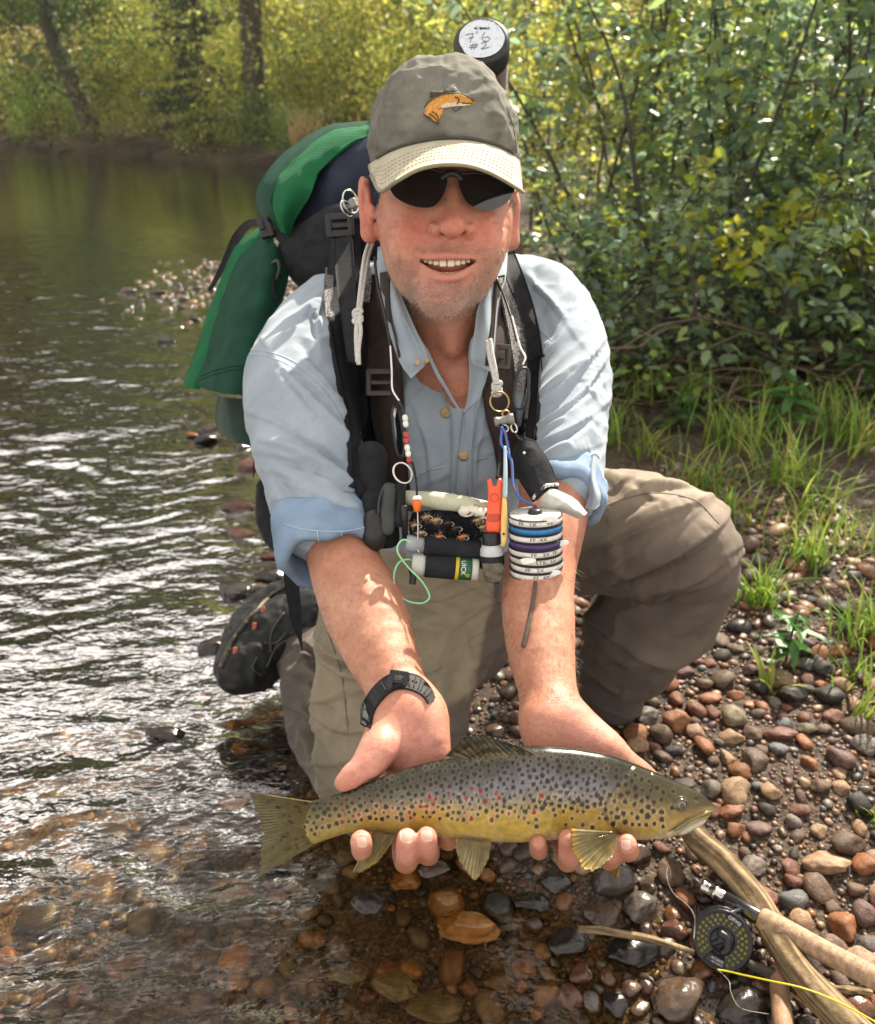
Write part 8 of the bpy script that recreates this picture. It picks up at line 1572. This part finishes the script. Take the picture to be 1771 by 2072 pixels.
# ------------------------------------------------------------------ fly rod and reel
fr = thing('fly_rod', 'fly rod butt with cork grip and black reel lying across the driftwood', 'fly rod', P(*GD(1560, 1870, .08)))
q0, q1, q2, q3 = (P(*GD(1421, 1792, .055)), P(*GD(1468, 1817, .062)), P(*GD(1539, 1857, .072)), P(*GD(1800, 1995, .105)))
dirr = nrm(q2-q0); L01 = np.linalg.norm(q1-q0)
cyl('butt_cap', q0, q1, .01, MAT['steel'], fr, [(0, .006), (.02, .0095), (.16, .0100), (.18, .0085), (.22, .0098), (.26, .0085), (.30, .0098), (.34, .0085), (.40, .0095), (.55, .0095), (.58, .0110), (.66, .0112), (.69, .0098), (.95, .0098), (1, .0092)], 32)
cyl('reel_seat', q1, q2, .0105, M('carbon_black', (.012, .013, .015), .25, (.02, .021, .023), 200, 2, coat=.6), fr, [(0, .0095), (.02, .0105), (.97, .0108), (1, .010)], 32)
cyl('cork_grip', q2, q3, .0165, MAT['cork'], fr, [(0, .0108), (.008, .0148), (.03, .0162), (.12, .0168), (.3, .0160), (.55, .0150), (.8, .0150), (1, .0155)], 40)
for i in range(16):
    t = .03+.06*i; a = q2+(q3-q2)*t; cyl('cork_ring', a, a+(q3-q2)*.0016, .0169, M('cork_line', (.24, .15, .09), .8), fr, [(0, np.interp(t, [0, .03, .12, .3, .55, .8, 1], [.0148, .0162, .0168, .0160, .0150, .0150, .0155])+.00025)]*2+[(1, np.interp(t, [0, .03, .12, .3, .55, .8, 1], [.0148, .0162, .0168, .0160, .0150, .0150, .0155])+.00025)], 36)
rl_ = obj('reel', bpy.data.meshes.new('reel'), None, fr)
rc = P(1462, 1903, GD(1462, 1903, .055)[2]); rn = nrm(-FW*.93-RT*.26+UP*.22); ru = nrm(RT-rn*(RT@rn)); rv = np.cross(rn, ru); rv = rv if rv@UP > 0 else -rv; RR = px(59, (rc-CP)@FW); TH = .024
blk = M('anodised_black', (.010, .011, .013), .28, (.016, .017, .02), 150, 3, spec=.35)
def rp_(x, y, z): return rc+RR*(x*ru+y*rv)+rn*z
rb, rf_ = lathe([(0, RR*.3), (.0, RR*.99), (.05, RR), (.12, RR), (.14, RR*.97), (.14, RR*.5)], rc-rn*TH, rc, 64); rb2, rf2 = lathe([(.80, RR*.5), (.80, RR*.97), (.83, RR), (.95, RR), (1.0, RR*.98), (1.02, RR*.93), (.99, RR*.90), (.97, RR*.88)], rc-rn*TH, rc, 64, False)
# perforated face built as a ring of spokes between holes
hole = []; sp_v = []
NU, NR = 180, 16; aa = np.linspace(0, 2*np.pi, NU, endpoint=False); rrg = np.linspace(.40, .90, NR); Vv = np.array([[rp_(math.cos(a)*r, math.sin(a)*r, -.0006) for a in aa] for r in rrg]).reshape(-1, 3); fq = grid_faces(NR, NU, True)
HL = [(.80, k*2*np.pi/26, .052) for k in range(26) if not (.55 < (k*2*np.pi/26) < 1.35)]+[(.66, (k+.5)*2*np.pi/22, .048) for k in range(22)]+[(.53, k*2*np.pi/18, .036) for k in range(18)]
cenf = np.array([[( (rrg[i//NU]+rrg[min(NR-1, i//NU+1)])/2), aa[i % NU]+np.pi/NU] for i in range(len(fq))]); keep = np.ones(len(fq), bool)
for (hr, ha, hs) in HL: d = np.hypot(cenf[:, 0]*np.cos(cenf[:, 1])-hr*math.cos(ha), cenf[:, 0]*np.sin(cenf[:, 1])-hr*math.sin(ha)); keep &= d > hs
me_ = mesh_np('reel', *join([(rb, rf_), (rb2, rf2), (Vv, fq[keep])])); old = rl_.data; rl_.data = me_; bpy.data.meshes.remove(old); me_.materials.append(blk)
yl = M('yellow_line', (.62, .55, .03), .45, (.48, .42, .02), 900, 2); v, f = lathe([(0, RR*.45), (0, RR*.86), (.25, RR*.89), (.5, RR*.87), (.75, RR*.89), (1, RR*.86), (1, RR*.45)], rc-rn*TH*.84, rc-rn*TH*.14, 56); obj('line_coil', mesh_np('line_coil', v, f), yl, rl_)
for k in range(9): z = -TH*(.16+.075*k); a = np.linspace(0, 6.283, 60); p = rc+rn*z+RR*.89*(np.cos(a)[:, None]*ru+np.sin(a)[:, None]*rv); obj('line_turn', mesh_np('line_turn', *tube(p, .0011, 6, caps=False)), yl, rl_)
v, f = lathe([(0, RR*.42), (.3, RR*.42), (.6, RR*.38), (1, RR*.36), (1, RR*.10), (1, .0005)], rc-rn*.002, rc+rn*.003, 48); obj('hub', mesh_np('hub', v, f), blk, rl_); v, f = lathe([(0, RR*.09), (.8, RR*.085), (1, RR*.05)], rc+rn*.002, rc+rn*.006, 20); obj('hub_screw', mesh_np('hub_screw', v, f), MAT['steel'], rl_)
F = Field(); F.chain([(rp_(-.02, .22, .004), .006), (rp_(.16, .1, .006), .0055), (rp_(.14, -.22, .006), .006), (rp_(.0, -.34, .006), .0055)], k=.003); F.chain([(rp_(-.3, -.1, .003), .004), (rp_(-.1, .0, .004), .005)], k=.003); v, f = F.mesh(.0014, 8); obj('handle', mesh_np('handle', v, f), blk, rl_)
def flat_text(body, cx, cy, size, ang, mat, name='lettering', arc=0):
    V_, T_ = text_mesh(body); x = V_[:, 0]*size; y = V_[:, 1]*size
    if arc: R0 = math.hypot(cx, cy); a0 = math.atan2(cy, cx); th = a0-x/R0; X = (R0+y)*np.cos(th); Y = (R0+y)*np.sin(th)
    else: ca_, sa_ = math.cos(ang), math.sin(ang); X = cx+x*ca_-y*sa_; Y = cy+x*sa_+y*ca_
    obj(name, mesh_np(name, np.array([rp_(a, b, .0006) for a, b in zip(X, Y)]), [T_], False), mat, rl_)
wi = M('white_print', (.7, .7, .68), .5); vpl = np.array([[rp_(math.cos(a)*r, math.sin(a)*r, .0001) for a in np.linspace(.62, 1.32, 14)] for r in (.70, .90)]); obj('name_plate', mesh_np('name_plate', *solid_grid(vpl, .0006)), blk, rl_)
flat_text('ORVIS', .80*math.cos(.97), .80*math.sin(.97), .17, 0, wi, arc=1); vpl = np.array([[rp_(math.cos(a)*r, math.sin(a)*r, .0001) for a in np.linspace(3.85, 4.75, 14)] for r in (.46, .90)]); obj('name_plate', mesh_np('name_plate', *solid_grid(vpl, .0006)), blk, rl_); flat_text('ACCESS', -.22, -.62, .12, -.45, wi); flat_text('MID ARBOR', -.24, -.74, .07, -.45, wi)
cyl('reel_foot', rp_(.30, .80, -TH*.5), q1*.45+q2*.55-dirr*.0, .004, blk, rl_, sides=14); cyl('reel_foot', q1*.75+q2*.25-UP*.009, q1*.1+q2*.9-UP*.009, .004, blk, rl_, sides=12)
fl = thing('fly_line', 'yellow-green fly line running from the reel to the bottom right edge', 'fishing line', P(*GD(1620, 2000, .05)))
wire('line', [GD(1452, 1962, .055), GD(1475, 1966, .06), GD(1500, 1972, .075), GD(1560, 1985, .10), GD(1620, 1998, .112), GD(1680, 2020, .112), GD(1740, 2050, .10), GD(1800, 2085, .09)], .0012, yl, fl, 80)
tp = thing('tippet', 'thin clear leader trailing from the fish mouth over the stones to the reel', 'fishing line', P(*GD(1380, 1800, .07))); clr = M('clear_nylon', (.42, .38, .30), .3)
wire('line', [(1367, 1698, .765), (1364, 1720, .85), GD(1352, 1745, .08), GD(1350, 1775, .09), GD(1362, 1806, .08), GD(1390, 1830, .08), GD(1405, 1852, .08), GD(1406, 1876, .07), GD(1404, 1900, .07)], .00035, clr, tp, 70); wire('line', [GD(1455, 1964, .05), GD(1475, 1985, .06), GD(1480, 2010, .06), GD(1500, 2040, .055), GD(1555, 2052, .05)], .00035, clr, tp, 50)
# dry fallen leaves on the bar
